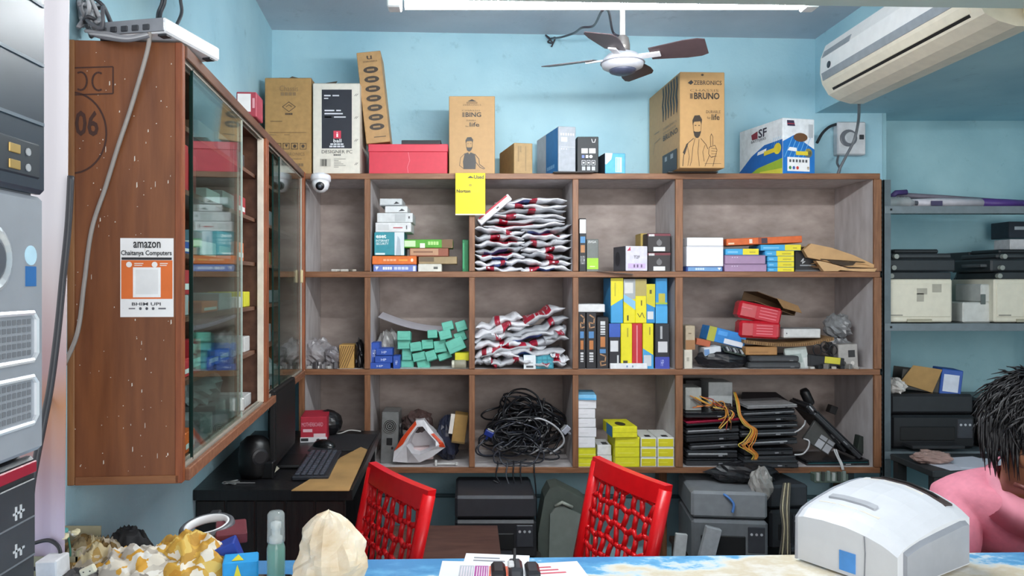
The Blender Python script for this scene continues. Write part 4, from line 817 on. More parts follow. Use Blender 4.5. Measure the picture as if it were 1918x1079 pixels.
# bottom: white and yellow boxes
zz = Z3
for k in range(2):
    box('yellow_box', f"yellow box at the base of the white column, {['lower','upper'][k]} of two", 'box', 1079.5, 1116, 876-18.5*(k+1), zz, 3.62, .18, 'D9D71E', group='yellow boxes under the white column', d=[('q','F',0,.86,1,1,'B8B82A'),('q','F',.0,.3,1,.36,'EBE98A')]); zz = Z(876-18.5*(k+1),3.62)+.0008
hts = [819,801,784,766,749]
for k in range(5):
    box('white_carton', f"plain white box, {['first','second','third','fourth','fifth'][k]} above the yellow boxes in the tall column", 'box', 1079.5+(k%2), 1115+(k*2)%3, hts[k], zz, 3.62, .18, 'E4E4E8', tilt=(-.5 if k % 2 else .6), group='white boxes in the tall column', d=[('q','F',0,.0,1,.06,'B8B8BC'),('q','F',.15,.4,.6,.46,'D2D2D6')], var=.04); zz = Z(hts[k],3.62)+.0015
box('blue_topped_box', 'light blue flat box on top of the white column', 'box', 1079.5, 1117, 740, zz, 3.61, .18, '7FC0E6', yaw=-4, d=[('q','F',0,0,1,.35,'4AA6DA')])
box('white_open_box', 'white box behind the red chair on the bottom shelf', 'box', 1119, 1146, 853, Z3, 3.66, .15, 'DADBDF', d=[('q','F',.1,.4,.6,.5,'B8BABF')])
box('white_open_box', 'white box with dark hole, stacked behind the red chair', 'box', 1119, 1145, 834, Z(853,3.66)+.001, 3.66, .15, 'E0E1E5', d=[('q','T',.4,.1,.8,.5,'33353A')])
zz = Z3
for k in range(3):
    t_ = 876-19*(k+1)
    box('yellow_toner_box', f"wide yellow box, {['bottom','second','third'][k]} from below in the wide yellow stack", 'box', 1152, 1198, t_, zz, 3.615, .2, 'DFDB22', group='wide yellow boxes', d=[('q','F',0,.0,1,.06,'B4AE1A'),('q','F',.1,.4,.8,.46,'EEEA6A')], var=.05); zz = Z(t_,3.615)+.001
box('yellow_toner_box', 'wide yellow box with dark hole and blue end on top of the yellow stack', 'box', 1147, 1194, 799, zz, 3.6, .2, 'E2DC22', yaw=3, d=[('o','T',.45,.35,.2,.25,'3A3618'),('q','F',0,.45,1,.5,'C8C01E'),('q','L',.4,0,1,1,'3A86C0')])
for cI, (a, b) in enumerate(((1200,1230),(1231.5,1263))):
    zz = Z3
    for k in range(3):
        t_ = 876-18.7*(k+1)
        box('white_edged_yellow_box', f"yellow box with white border, {['bottom','middle','top'][k]} of the column beside the {['wide yellow stack','wooden divider'][cI]}", 'box', a, b, t_, zz, 3.615, .2, 'DEDFDA', group='yellow boxes with white borders', d=[('q','F',.06,.1,.93,.88,'D9CF1C'),('q','F',.1,.45,.6,.55,'E6DE4A'),('q','T',.35,.1,.7,.3,'2A2A2C')], var=.04); zz = Z(t_,3.615)+.001
# ================================================================== last column, upper shelf
box('blue_white_box', 'dark blue flat box with pale band under the white block', 'box', 1285, 1354, 499.5, Z1, 3.62, .2, '1E3E80', d=[('q','F',.05,.15,.97,.9,'6E9CCB'),('t','F',.25,.35,.5,.75,'','C8DCF0'),('p','F',[(.85,.8),(.95,.8),(.9,.3)],'E8F0F8')])
zz = Z(499.5,3.62)+.001
box('white_block_box', 'white box lower of two on the dark blue box', 'box', 1286, 1355, 461, zz, 3.63, .18, 'EDEDF2', var=.02, d=[('q','F',0,.95,1,.98,'D0D0D8')])
box('white_block_box', 'low white box topmost on the dark blue box', 'box', 1287, 1355, 445, Z(461,3.63)+.001, 3.63, .18, 'F0F0F4', var=.02, d=[('q','F',0,.0,1,.05,'CFCFD8')])
zz = Z1
for k, t_ in enumerate((495,478)):
    box('mauve_box', ['mauve flat box, lower of the pair','mauve flat box, upper of the pair'][k], 'box', 1357+k, 1436-k*2, t_, zz, 3.62, .18, 'A285A5', d=[('q','F',0,.9,1,1,'8A6E90'),('q','L',0,0,1,1,'8A6E90'),*[('o','F',.18+.06*j,.75,.012,.06,'D8CCDC') for j in range(3)]], var=.05); zz = Z(t_,3.62)+.001
BY = lambda u: [('q','F',u,0,1,1,'E3D326'),('q','F',.06,.35,u-.15,.6,'7FC0E4'),('q','F',u+.2,.35,.9,.55,'B8A82A'),('q','F',0,0,1,.06,'2A6A90')]
box('drive_box', 'blue and yellow slim box on the mauve pair', 'box', 1359, 1421, 466, zz, 3.63, .16, '3FA2D6', d=BY(.52), var=.04)
zz = Z1
for k in range(4):
    t_ = 511-10.4*(k+1)+.4
    box('drive_box', f"blue and yellow slim box, {['bottom','second','third','top'][k]} of the four stacked beside the mauve pair", 'box', 1437.5-(4 if k == 3 else 0), 1487, t_, zz, 3.635, .16, '3FA2D6', group='blue and yellow slim boxes in a stack of four', d=BY(.38), var=.04); zz = Z(t_,3.635)+.0008
box('drive_box', 'blue and yellow slim box lying across the top of the stack of four', 'box', 1425, 1500, 458.5, zz, 3.64, .16, '3FA2D6', d=BY(.6), var=.04)
box('orange_long_box', 'long orange box slanting on top of the blue and yellow boxes', 'box', 1361, 1503, 444.5, Z(458.5,3.64)+.004, 3.65, .16, 'D2622A', tilt=2.4, d=[('q','F',.42,.1,.54,.9,'3A2A3A'),('q','F',.3,.2,.34,.8,'E8D8C8'),('q','F',.02,.15,.1,.4,'E8C8A8'),('q','F',.42,.0,.46,1,'9A3E1E')])
box('black_small_box', 'black box behind the folded brown paper bag', 'box', 1489, 1535, 470, Z1, 3.66, .16, '1C1B1E', d=[('l','F',[(.25,.5),(.35,.65),(.3,.4),(.4,.5)],.004,'C8CACC'),('q','F',.2,.28,.85,.34,'8A8C90'),('q','F',0,0,1,.1,'5A5C60')])
pb = empty('brown_paper_bag', 'crumpled folded brown paper bag at the right of the upper shelf', 'paper bag', (X(1572,3.61), 3.61, Z1), (0,0,R(-3)))
rs = random.Random(9)
def paper_layer(x0, x1, z_l, z_r, y0_, dep, th_, seed, name, c):
    v = []; nx, ny = 14, 6
    for s in (1, -1):
        for j in range(ny+1):
            for i in range(nx+1):
                u, w2 = i/nx, j/ny
                cr_ = noise.noise(Vector((u*4+seed, w2*3, s*2.0)))*.012
                t_ = th_*math.sin(math.pi*min(1,max(0,u*.96+.02)))**.5*(.4+.6*math.sin(math.pi*(.1+.85*w2)))
                z_ = z_l+(z_r-z_l)*u + s*t_ + cr_*.7
                v.append((x0+(x1-x0)*u, y0_+dep*w2+.02*noise.noise(Vector((u*3,seed,1))), max(.001, z_)))
    N_ = (nx+1)*(ny+1); f = []
    for j in range(ny):
        for i in range(nx):
            q = (j*(nx+1)+i, j*(nx+1)+i+1, (j+1)*(nx+1)+i+1, (j+1)*(nx+1)+i); f += [q, tuple(N_+k for k in reversed(q))]
    return MB().add(v, f).build(name, mat(c, .65, .12, 12, 0, .15, 'paper'), pb)
paper_layer(-.165,.145,.12,.045,.03,.2,.026,2.3,'folded_body','C39E70')
paper_layer(-.125,.15,.034,.022,0,.2,.024,5.1,'folded_flap','BC9568')
bxo = X(1572,3.61)
def bpoly(pts): return [(X(p,3.6)-bxo, Z(q,3.6)-Z1) for p, q in pts]
MB().prism(bpoly([(1508,468),(1522,456),(1560,464),(1600,478),(1642,498),(1640,502),(1590,500),(1540,487),(1516,482)]), -.002, .03).build('bag_side', mat('BF9768', .65, .12, 14, 0, .2, 'paper'), pb)
MB().prism(bpoly([(1530,488),(1545,490),(1590,503),(1642,503),(1638,509),(1600,508),(1575,506),(1570,508),(1545,508)]), -.006, .03).build('bag_mouth', mat('C9A274', .65, .12, 14, 0, .2, 'paper'), pb)
MB().prism(bpoly([(1550,487),(1590,491),(1605,489),(1598,497),(1580,498),(1560,493)]), -.0075, -.002).build('bag_opening', mat('3A2B1C', .7), pb)
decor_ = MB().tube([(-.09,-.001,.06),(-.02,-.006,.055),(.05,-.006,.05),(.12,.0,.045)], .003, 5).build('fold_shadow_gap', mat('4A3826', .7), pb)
# ================================================================== last column, middle shelf
box('tan_stack_box', 'little tan box standing on a cream box by the divider', 'box', 1284, 1302, 610, 655, 3.64, .1, 'B4A48C', d=[('q','F',0,0,1,.4,'9A6E46'),('q','F',.3,.65,.6,.7,'7A6A52')])
box('cream_box', 'cream box at the floor by the divider under the tan box', 'box', 1281.5, 1297, 655.3, Z2, 3.63, .1, 'D2CCBE', d=[('q','F',.3,.4,.6,.6,'A8A294')])
box('blue_printer_box', 'blue and yellow box tilted on the pile near the little tan box', 'box', 1322, 1394, 618, 645, 3.7, .12, '2A7FC8', tilt=-14, d=[('q','F',0,0,.2,1,'A8A83A'),('q','F',.45,.05,.95,.4,'D8DCE4'),('q','F',.25,.55,.5,.85,'4A9AE0')])
box('orange_box_end', 'orange box end sticking out of the pile by the cream box', 'box', 1303, 1330, 636, 648, 3.67, .1, 'B05A3A', tilt=-12)
box('white_card_pack', 'white pack wedged in front of the blue and yellow box', 'pack', 1320, 1352, 650, 666, 3.64, .1, 'CDD2D8', tilt=6, d=[('q','F',.0,.1,.3,.8,'6A90C0')])
lt = empty('circuit_board', 'small green and grey circuit board on the pile above the black pouch', 'circuit board', pt(1373,657,3.645), (R(30),R(12),R(8)))
MB().box(-.055,.055,-.03,.03,0,.003).build('board', mat('3F4A44', .5), lt)
for k in range(8): MB().box(-.05+k*.0125,-.042+k*.0125,-.022,.01,.003,.008+.002*(k%3),.001).build('chip', mat(['22242A','B0B2B4','6A6E70'][k%3], .4), lt)
poly_bag('black_padded_pouch', 'puffy black pouch at the front of the middle shelf', 'pouch', (X(1354,3.66),3.68,Z2), .128, .06, .09, '17181E', 52, rough=.3, bump_=.12)
for k, (a, b, t_, f_) in enumerate(((1402,1500,679,None),(1405,1497,667,679))):
    z0 = Z2 if f_ is None else Z(679,3.63)+.001
    o = box('optical_drive', ['dark grey slab drive on the floor of the middle shelf','dark grey slab drive lying on top of the other drive'][k], 'drive', a, b, t_, z0, 3.63, .17, '3B3D40', bev=.006, d=[('q','F',.05,.45,.95,.52,'55585C'),('q','F',.8,.2,.88,.35,'77797C')])
box('tan_card_box', 'tan flat box lying on the grey drives', 'box', 1397, 1456, 650, Z(667,3.63)+.003, 3.65, .13, 'A87A48', d=[('q','F',.1,.3,.7,.4,'8A6038')])
box('pale_green_card', 'pale grey green packet leaning on the drives', 'packet', 1477, 1519, 650, 692, 3.66, .02, 'B9C2BE', tilt=6, pitch=-14, d=[('q','F',.2,.3,.7,.7,'98A4A0'),('q','F',.75,0,1,.5,'D2D6D4')])
tr = empty('corrugated_tray', 'brown corrugated cardboard sheet holding the red packets', 'cardboard', pt(1476,651,3.66))
v = []; nx = 16
for i in range(nx+1):
    u = i/nx; x_ = X(1394+u*168,3.66)-X(1476,3.66); z_ = .012+.03*(2*u-1)**2*(1 if u > .5 else .6)
    v += [(x_,0,z_-.008),(x_,0,z_+.008),(x_,.2,z_-.004),(x_,.2,z_+.012)]
fs = []
for i in range(nx):
    a_, b_ = i*4, i*4+4; fs += [(a_,b_,b_+1,a_+1),(a_+1,b_+1,b_+3,a_+3),(a_,a_+2,b_+2,b_),(a_+2,a_+3,b_+3,b_+2)]
MB().add(v, fs+[(0,1,3,2),(nx*4,nx*4+2,nx*4+3,nx*4+1)]).build('sheet', mat('8A6A44', .7, .15), tr)
rs = random.Random(2)
fl_ = MB()
for i in range(40):
    u = (i+.5)/40; x_ = X(1396+u*164,3.66)-X(1476,3.66); z_ = .012+.03*(2*u-1)**2*(1 if u > .5 else .6)
    fl_.box(x_-.0018, x_+.0018, -.002, .001, z_-.006, z_+.006)
tag(fl_.build('flutes', mat('6A4E30', .8), tr), kind='stuff')
RD = 'B51E2C'
box('red_packet', 'glossy red packet, lower of two on the corrugated sheet', 'packet', 1385, 1462, 602, 634, 3.68, .08, RD, tilt=-3, rough=.22, bev=.012, d=[('q','F',.32,.1,.9,.85,'C22838'),*[('q','F',.4,.25+.16*j,.8,.3+.16*j,'DC7A84') for j in range(4)]])
box('red_packet', 'glossy red packet leaning on top of the other red packet', 'packet', 1380, 1462, 570, 602, 3.69, .08, RD, tilt=-12, rough=.22, bev=.012, d=[('q','F',.4,.1,.95,.85,'BE2636'),*[('q','F',.48,.25+.18*j,.88,.3+.18*j,'DA747E') for j in range(4)],('q','F',.05,.6,.3,.66,'D86A76')])
oc = empty('open_small_carton', 'small open brown carton lying on the red packets', 'box', pt(1452,568,3.74), (0,R(19),R(8)))
MB().box(-.105,.12,0,.14,-.026,-.023).box(-.105,.12,0,.14,.023,.026).box(-.105,.12,.137,.14,-.023,.023).box(.117,.12,0,.137,-.023,.023).build('carton_wall', mat('6E543A', .7), oc)
MB().add([(0,0,.026),(.12,0,.026),(.12,-.05,-.01),(.02,-.05,-.018),(0,0,.028),(.12,0,.028),(.12,-.052,-.008),(.02,-.052,-.016)], [(0,1,2,3),(7,6,5,4),(0,4,5,1),(1,5,6,2),(2,6,7,3),(3,7,4,0)]).build('flap', mat('A58058', .7), oc)
box('white_long_box', 'long white box standing on the corrugated sheet beside the red packets', 'box', 1468, 1537, 616, 633, 3.69, .13, 'CFCFCE', d=[('q','T',0,0,1,1,'8E8E90'),('o','F',.08,.5,.015,.08,'55565A'),('q','F',.1,.1,.9,.14,'B0B0B0')])
for k, (cx, t_, w_, h_) in enumerate(((1572,588,.062,.11),(1574,627,.06,.1))):
    poly_bag('antistatic_bag', ['upper crumpled silver antistatic bag against the shelf side','lower crumpled silver antistatic bag against the shelf side'][k], 'bag', (X(cx,3.76),3.78,Z(t_+44,3.76)), w_, .07, h_, '7E8082', 60+k, rough=.16, bump_=.3)
box('silver_adapter', 'silver metal adapter with dark screen under the antistatic bags', 'adapter', 1572, 1608, 645, Z2, 3.66, .06, 'A6A29E', tilt=3, rough=.35, d=[('q','F',.5,.45,.85,.75,'2A2A2C'),('o','F',.25,.2,.12,.1,'55534F'),('o','F',.7,.2,.1,.09,'D0CCC6')])
box('black_drive', 'black drive with yellow sticker leaning on the pale packet', 'drive', 1516, 1580, 668, Z2, 3.64, .1, '1F2024', tilt=-6, d=[('q','F',.42,.45,.88,1.0,'CFC63A')])
for k in range(7):
    px = 1520+k*14
    o = MB().box(-.012,.012,-.01,.012,0,.012+.006*(k%3),.002).build('connector_part', mat(['B8B4AE','2A2B2E','8A8784'][k%3], .35, metal=.3), None, (X(px,3.615), 3.614, Z2+.0005), (0,0,R(23*k))); tag(o, 'small loose connector at the front edge below the antistatic bags', 'connector', 'loose connectors')
o = MB().box(-.07,.07,-.05,.05,0,.035,.01).build('dark_bundle', mat('26272B', .5), None, (X(1530,3.8),3.8,Z2+.001)); tag(o, 'dark flat bundle behind the pale packet', 'bundle')
for k, (px,py) in enumerate(((1531,655),(1545,650),(1560,656))):
    P = [pt(px+8*math.cos(a_*.9), py+10*math.sin(a_*.9), 3.66+.01*math.sin(a_)) for a_ in range(9)]
    wire('thin_lead', 'thin dark coiled lead above the black drive', P, .0025, '2A2A2E', group='thin coiled leads', n=4)
# ================================================================== last column, laptops
DK, DK2, SI, RE = '202125', '34363A', 'BEC0C4', '9E2440'
def laptop(label, cx, cy, wpx, hpx, yf, dep, tilt, yaw, c_base, c_lid, c_edge, pitch=0):
    o = empty('laptop', label, 'laptop', pt(cx, cy, yf), (R(pitch), R(-tilt), R(yaw)), 'stacked laptops')
    w = wpx*yf/F; h = max(.016, hpx*yf/F)
    MB().box(-w/2, w/2, 0, dep, -h/2, h*.12, .004).build('base', mat(c_base, .4), o)
    MB().box(-w/2+.001, w/2-.001, 0, dep, h*.16, h/2, .0035).build('lid', mat(c_lid, .25), o)
    MB().box(-w/2+.008, w/2-(.008 if c_edge != SI else .05), -.002, .003, -h*.1 if c_edge in (SI,'8A8C90','77797C') else h*.02, h*.15, .001).build('edge_trim', mat(c_edge, .3, metal=.5), o)
    MB().box(w*.12, w*.2, -.0025, .002, -h*.3, -h*.1, .001).build('port', mat('8A8C90', .4), o)
    MB().box(w*.25, w*.3, -.0025, .002, -h*.3, -h*.1, .001).build('port', mat('0E0F11', .4), o)
    for s in (-1, 1): MB().box(s*w*.4-.008, s*w*.4+.008, .01, .03, -h/2-.003, -h/2+.001).build('rubber_foot', mat('0C0C0E', .7), o)
    return o
Lx = 'stack beside the divider'
defs = [(1334,866,98,13,0,DK2,DK,'55575A'),(1334,851,96,14,0,DK,DK2,SI),(1338,835,92,12,3,DK2,DK,'8A8C90'),(1335,820,100,13,3,DK,DK2,'4A4C50'),(1335,806,100,11,3,DK2,DK,SI),(1336,791,102,8,4,DK,RE,RE),(1332,778,96,10,0,DK,DK,'303236')]
nmz = ['bottom','second','third','fourth','fifth with silver trim','red-lidded','topmost']
for k, (cx, cy, wp, hp, tl, a, b, c) in enumerate(defs): laptop(f'dark closed laptop, {nmz[k]} from below in the {Lx}', cx, cy, wp, hp, 3.63+.005*(k%2), .24, tl, 0, a, b, c)
defs = [(1444,880,104,14,0,DK2,DK2,'4A4A4C'),(1443,861,98,13,1,DK,DK2,'55575A'),(1440,846,92,13,1,DK2,DK,'3A3C40'),(1450,828,88,11,3,DK2,DK,SI),(1440,812,108,12,2,DK,DK2,'8A8C90'),(1442,797,106,10,2,DK2,DK,'77797C'),(1441,784,104,10,2,DK,DK,'55575A'),(1440,773,100,9,3,DK2,DK,'8A8C90'),(1447,762,94,6,2,'8E8E90','9A9A9C','B8B8BA')]
nmz = ['bottom','second','third','fourth','fifth','sixth','seventh','eighth','silver topmost']
for k, (cx, cy, wp, hp, tl, a, b, c) in enumerate(defs):
    yf = 3.63+.004*(k % 3) if k else 3.58
    o = laptop(f'dark closed laptop, {nmz[k]} from below in the middle laptop stack' if k < 8 else 'silver closed laptop lying on the middle laptop stack', cx, cy if k else 878, wp, hp, yf, .24, tl, 0, a, b, c)
    if k == 0: o.location.z = Z3+.021
o = MB().add([(X(1385,3.8)-X(1430,3.8),0,0),(X(1490,3.8)-X(1430,3.8),0,0),(X(1453,3.9)-X(1430,3.8),.1,.055),(X(1390,3.9)-X(1430,3.8),.1,.055)]+[(X(1385,3.8)-X(1430,3.8),.003,-.006),(X(1490,3.8)-X(1430,3.8),.003,-.006),(X(1453,3.9)-X(1430,3.8),.103,.05),(X(1390,3.9)-X(1430,3.8),.103,.05)], [(0,1,2,3),(7,6,5,4),(0,4,5,1),(1,5,6,2),(2,6,7,3),(3,7,4,0)]).build('screen_panel', mat('2B2729', .4), None, pt(1430,760,3.8)); tag(o, 'dark screen panel leaning behind the middle laptop stack', 'panel')
laptop('black laptop leaning steeply on the right of the pigeonhole', 1550, 802, 112, 12, 3.67, .2, -50, 0, DK, DK2, SI)
laptop('black laptop leaning outermost at a slant near the shelf side', 1571, 815, 120, 11, 3.63, .2, -44, 0, DK2, DK, '6A6C70')
laptop('black closed laptop lying flat under the leaning laptops', 1570, 868, 118, 11, 3.64, .2, 1, 0, DK, DK, '2F6A70')
box('grey_card_unit', 'grey hinged unit with white keys leaning under the slanting laptop', 'electronics', 1500, 1556, 796, 838, 3.68, .02, '4A4B4A', tilt=-33, d=[('q','F',.42,.05,.68,.4,'B8BAC0'),('q','F',.72,.05,.96,.4,'AEB0B6'),('q','F',.42,.45,.68,.62,'A2A4AA'),('q','F',.72,.45,.96,.62,'9A9CA2')])
o = MB().lathe([(.02,0),(.024,.01),(.024,.07),(.018,.085)], 16).build('battery_pack', mat('141416', .4), None, pt(1518,758,3.76), (0,R(-25),0), smooth=True); tag(o, 'black cylinder standing up behind the leaning laptop', 'battery')
box('power_adapter', 'dark green adapter brick beside the slanting laptop', 'adapter', 1605, 1626, 818, 850, 3.7, .05, '2A322E', tilt=-10)
box('power_adapter', 'small black adapter behind the slanting laptop', 'adapter', 1552, 1566, 760, 775, 3.86, .04, '1A1B1E', tilt=-20)
# open psu units on top left with bundled wires
box('grey_power_unit', 'pale grey metal power unit on the laptop stack beside the divider', 'power supply', 1284, 1314, 726, 769, 3.68, .14, 'A4A6A2', rough=.4, d=[('q','F',.3,.1,.95,.5,'8A8C88')])
box('grey_power_unit', 'larger pale grey power unit on the laptop stack', 'power supply', 1327, 1372, 716, 771, 3.74, .14, 'B2B6B6', rough=.4, d=[('q','F',0,.0,1,.04,'7A7C7C')])
box('black_case_back', 'black case behind the pale grey power units', 'case', 1284, 1345, 712, 771, 3.86, .08, '18181A')
wb = ['B8782A','C8923A','5A3A28','D8B04A','8A2A20','2A2622','C86A2A']
rs = random.Random(31)
for k in range(8):
    P = [pt(1312+rs.uniform(-20,8), 742+rs.uniform(-4,24), 3.66), pt(1325+rs.uniform(-8,20), 752+rs.uniform(-8,12), 3.64), pt(1350+rs.uniform(-14,18), 760+rs.uniform(-10,8), 3.63), pt(1365+rs.uniform(-8,10), 765+rs.uniform(-4,14), 3.62), pt(1350+rs.uniform(-8,20), 780+rs.uniform(0,30), 3.612)]
    wire('power_lead', 'thin coloured lead in the bundle on the laptop stack beside the divider', P, .003, wb[k % 7], group='coloured leads over the laptops')
for k in range(9):
    o_ = rs.uniform(-5,5)
    P = [pt(1376+o_*.3, 735, 3.7), pt(1382+o_*.5, 755, 3.63), pt(1386+o_*.5, 778, 3.612), pt(1398+o_, 795, 3.608), pt(1412+o_*1.2, 806, 3.606), pt(1404+o_*2.2, 826, 3.606), pt(1396+o_*2.5, 836+rs.uniform(-4,4), 3.606), pt(1415+o_, 852, 3.606), pt(1410+o_, 866+rs.uniform(-6,6), 3.608)]
    wire('power_lead', 'thin orange and yellow lead hanging down between the laptop stacks', P, .0028, ['C8782A','D89A3A','C8B04A','B85A2A','3A2A22'][k % 5], group='leads between the laptop stacks')
o = poly_bag('brown_lead_bundle', 'brown tape-wrapped bundle of leads on the left laptop stack', 'bundle', pt(1350,770,3.66), .055, .04, .04, '3A2E2A', 71, rough=.3)
wire('white_lead', 'white lead looping beside the middle laptop stack', [pt(1488,852,3.62),pt(1504,850,3.615),pt(1514,838,3.613),pt(1515,826,3.615),pt(1505,822,3.63)], .004, 'C2C2C4')
wire('white_lead', 'white lead curving up behind the middle laptop stack', [pt(1482,812,3.64),pt(1496,806,3.63),pt(1506,796,3.63),pt(1508,788,3.65)], .004, 'B8B8BA')
for k in range(2): wire('white_lead', 'white lead hanging off the shelf edge under the leaning laptops', [pt(1562+4*k,842,3.66),pt(1568+3*k,856,3.63),pt(1574+3*k,868,3.594),pt(1578+2*k,880,3.588)], .004, 'C8C8C8', group='white leads off the shelf edge')
# ================================================================== metal rack on the right
RY = 3.62
RK = empty('metal_rack', 'grey slotted angle metal rack in the alcove on the right', 'rack', (X(1655,RY), RY, 0))
steel = mat('5E6A70', .45, .1, 20, .3); rx0 = X(1655,RY)
for xx in (0, 1.05):
    for yy in (0, .345):
        up = MB().box(xx, xx+.035, yy, yy+.004, 0, 2.0).box(xx if xx == 0 else xx+.031, xx+.004 if xx == 0 else xx+.035, yy, yy+.035, 0, 2.0).build('upright', steel, RK)
        if yy == 0 and xx == 0:
            hl = MB()
            for k in range(70): hl.box(-.0006, .0, .012, .022, .3+k*.024, .312+k*.024)
            tag(hl.build('slot_holes', mat('15181A', .7), up), kind='stuff')
RZ = [Z(386,RY), Z(606,RY), Z(846,RY), .2]
for z in RZ:
    sh = MB().box(.004, 1.08, .005, .385, z-.006, z, 0).build('shelf', steel, RK)
    MB().box(.004, 1.08, -.002, .004, z-.036, z, .001).build('front_lip', mat('6E7A80', .45, .1), sh)
    MB().box(.03, .04, -.005, -.002, z-.022, z-.012, .001).build('bolt', mat('2A2E30', .4, metal=.6), sh)
# top: rolled banner and plastic
rb_ = empty('rolled_banner', 'rolled white and purple flex banner on the top rack shelf', 'banner', (0,0,0))
def roll(name, pts, r, c): return MB().tube(pts, r, 14, flat=.7).build(name, mat(c, .45, .1), rb_, smooth=True)
zz = RZ[0]
roll('white_roll', [(X(1690,3.82),3.84,zz+.036),(X(1760,3.82),3.84,zz+.038),(X(1835,3.84),3.84,zz+.036)], [.03,.036,.036], 'D5D2DA')
roll('purple_roll', [(X(1835,3.84),3.84,zz+.036),(X(1880,3.84),3.84,zz+.034),(X(1930,3.84),3.84,zz+.03)], [.037,.036,.03], '563B86')
roll('grey_roll', [(X(1676,3.86),3.9,zz+.06),(X(1690,3.86),3.9,zz+.085),(X(1780,3.86),3.9,zz+.07),(X(1900,3.86),3.9,zz+.05)], [.016,.022,.022,.018], '77727E')
MB().tube([(X(1672,3.84),3.85,zz+.07),(X(1680,3.84),3.85,zz+.092),(X(1700,3.84),3.85,zz+.095)], .014, 10).build('purple_edge', mat('4A3A72', .5), rb_, smooth=True)
MB().box(X(1744,3.8), X(1765,3.8), 3.798, 3.802, zz+.02, zz+.045).build('dark_print', mat('4A4566', .5), rb_)
tag(rb_, None)
cb = empty('clear_bottle', 'ribbed clear plastic bottle lying at the end of the top rack shelf', 'bottle', (X(1656,3.84),3.82,RZ[0]+.036), (0,R(90),0))
MB().lathe([(.03 + .003*(k % 2), k*.008) for k in range(15)] + [(.02,.125),(.012,.14)], 18).build('bottle_body', mat('C3CBCC', .15, alpha=.55), cb, smooth=True)
MB().lathe([(.014,.14),(.014,.156)], 14).build('cap', mat('5A5E66', .4), cb)
def office_printer(label, px0, px1, z0, yf, dep):
    x0, x1 = X(px0,yf), X(px1,yf); w = x1-x0
    o = empty('laser_printer', label, 'printer', ((x0+x1)/2, yf, z0))
    hb = Z(523,yf)-z0; cr_ = mat('DAD6C4', .45, .05)
    MB().box(-w/2, w/2, 0, dep, .004, hb, .006).build('body', cr_, o)
    MB().box(-w/2+.012, w/2-.01, -.004, .002, .03, hb-.02, .002).build('front_cover', cr_, o)
    MB().box(-.06, .06, -.006, 0, .004, .02, .001).build('tray_grip', mat('A8A490', .5), o)
    for (a, b, c, d_) in ((.25,.12,.045,.04),(.02,.1,.05,.03),(.02,.03,.034,.04)):
        MB().box(a*w-.02, a*w+c-.02, -.005, -.003, hb*.42+b*.5, hb*.42+b*.5+d_).build('sticker', mat('A9A698', .5), o)
    MB().box(-w/2+.02, -w/2+.08, -.0052, -.0035, .035, .041).build('model_badge', mat('8E8C80', .5), o)
    dk = mat('2A3034', .5)
    MB().box(-w/2+.03, w/2+.0, .01, dep, hb, hb+.035, .004).build('output_deck', dk, o)
    MB().box(-w/2+.0, w/2+.03, .02, dep, hb+.037, hb+.1, .008).build('scanner_unit', dk, o)
    MB().box(-w/2+.05, w/2+.03, .05, dep, hb+.101, hb+.128, .008).build('scanner_lid', mat('343A3E', .5), o)
    MB().box(-w/2+.09, w/2-.01, .09, dep-.02, hb+.129, hb+.15, .006).build('document_feeder', mat('20262A', .5), o)
    for k, zz_ in enumerate((hb+.01, hb+.05, hb+.105)):
        MB().lathe([(.012,0),(.012,.02)], 12, Matrix.Translation((-w/2+.03+.012*k,.02,zz_+.006)) @ Matrix.Rotation(R(90),4,'X')).build('hinge_knob', mat('8E948E', .4), o)
    MB().box(-w/2-.03, -w/2+.01, .05, .2, hb+.06, hb+.075, .003).build('side_lever', mat('4A5054', .5), o)
    return o
office_printer('cream and black laser printer on the rack next to the wooden shelf', 1659, 1784, RZ[1]+.001, 3.645, .33)
office_printer('cream and black laser printer on the rack behind the person', 1862, 1990, RZ[1]+.001, 3.645, .33)
sp_ = empty('grey_printer_part', 'white printer part standing between the two laser printers', 'printer part', (X(1838,3.68), 3.68, RZ[1]+.001))
MB().box(-.09, .05, 0, .2, 0, .1, .006).build('base', mat('C9CCC8', .5), sp_)
MB().box(-.0, .05, 0, .2, .1, .19, .006).build('upright_part', mat('C2C6C2', .5), sp_)
MB().box(-.005, .02, -.004, .0, .09, .14, .002).build('latch', mat('5A6462', .5), sp_)
poly_bag('dark_cloth_heap', 'dark heap lying between the two laser printers', 'heap', (X(1822,4.05),4.06,RZ[1]+.1), .1, .07, .16, '23262A', 81)
box('black_flat_scanner', 'black flat scanner between the laser printers', 'scanner', 1815, 1850, 472, Z(490,3.95), 3.95, .2, '252B30')
bt = empty('bottle_lying', 'dark glass bottle lying on the farther laser printer', 'bottle', (X(1853,3.9),3.93,RZ[1]+.325), (0,R(90),0))
MB().lathe([(.03,0),(.034,.01),(.034,.08),(.015,.1),(.014,.13)], 16).build('bottle_body', mat('2F3E3C', .2), bt, smooth=True)
MB().lathe([(.016,.13),(.016,.16)], 12).build('cap', mat('D0D2D4', .4), bt)
box('white_packet', 'white packet on top of the farther laser printer', 'packet', 1892, 1930, 448, RZ[1]+.33, 3.86, .12, 'C9CCD0')
box('dark_carton', 'dark carton at the top of the farther laser printer', 'box', 1890, 1940, 415, Z(446,4.0), 4.0, .14, '2B3440', d=[('q','F',.2,.5,.8,.7,'B8C4CC')])
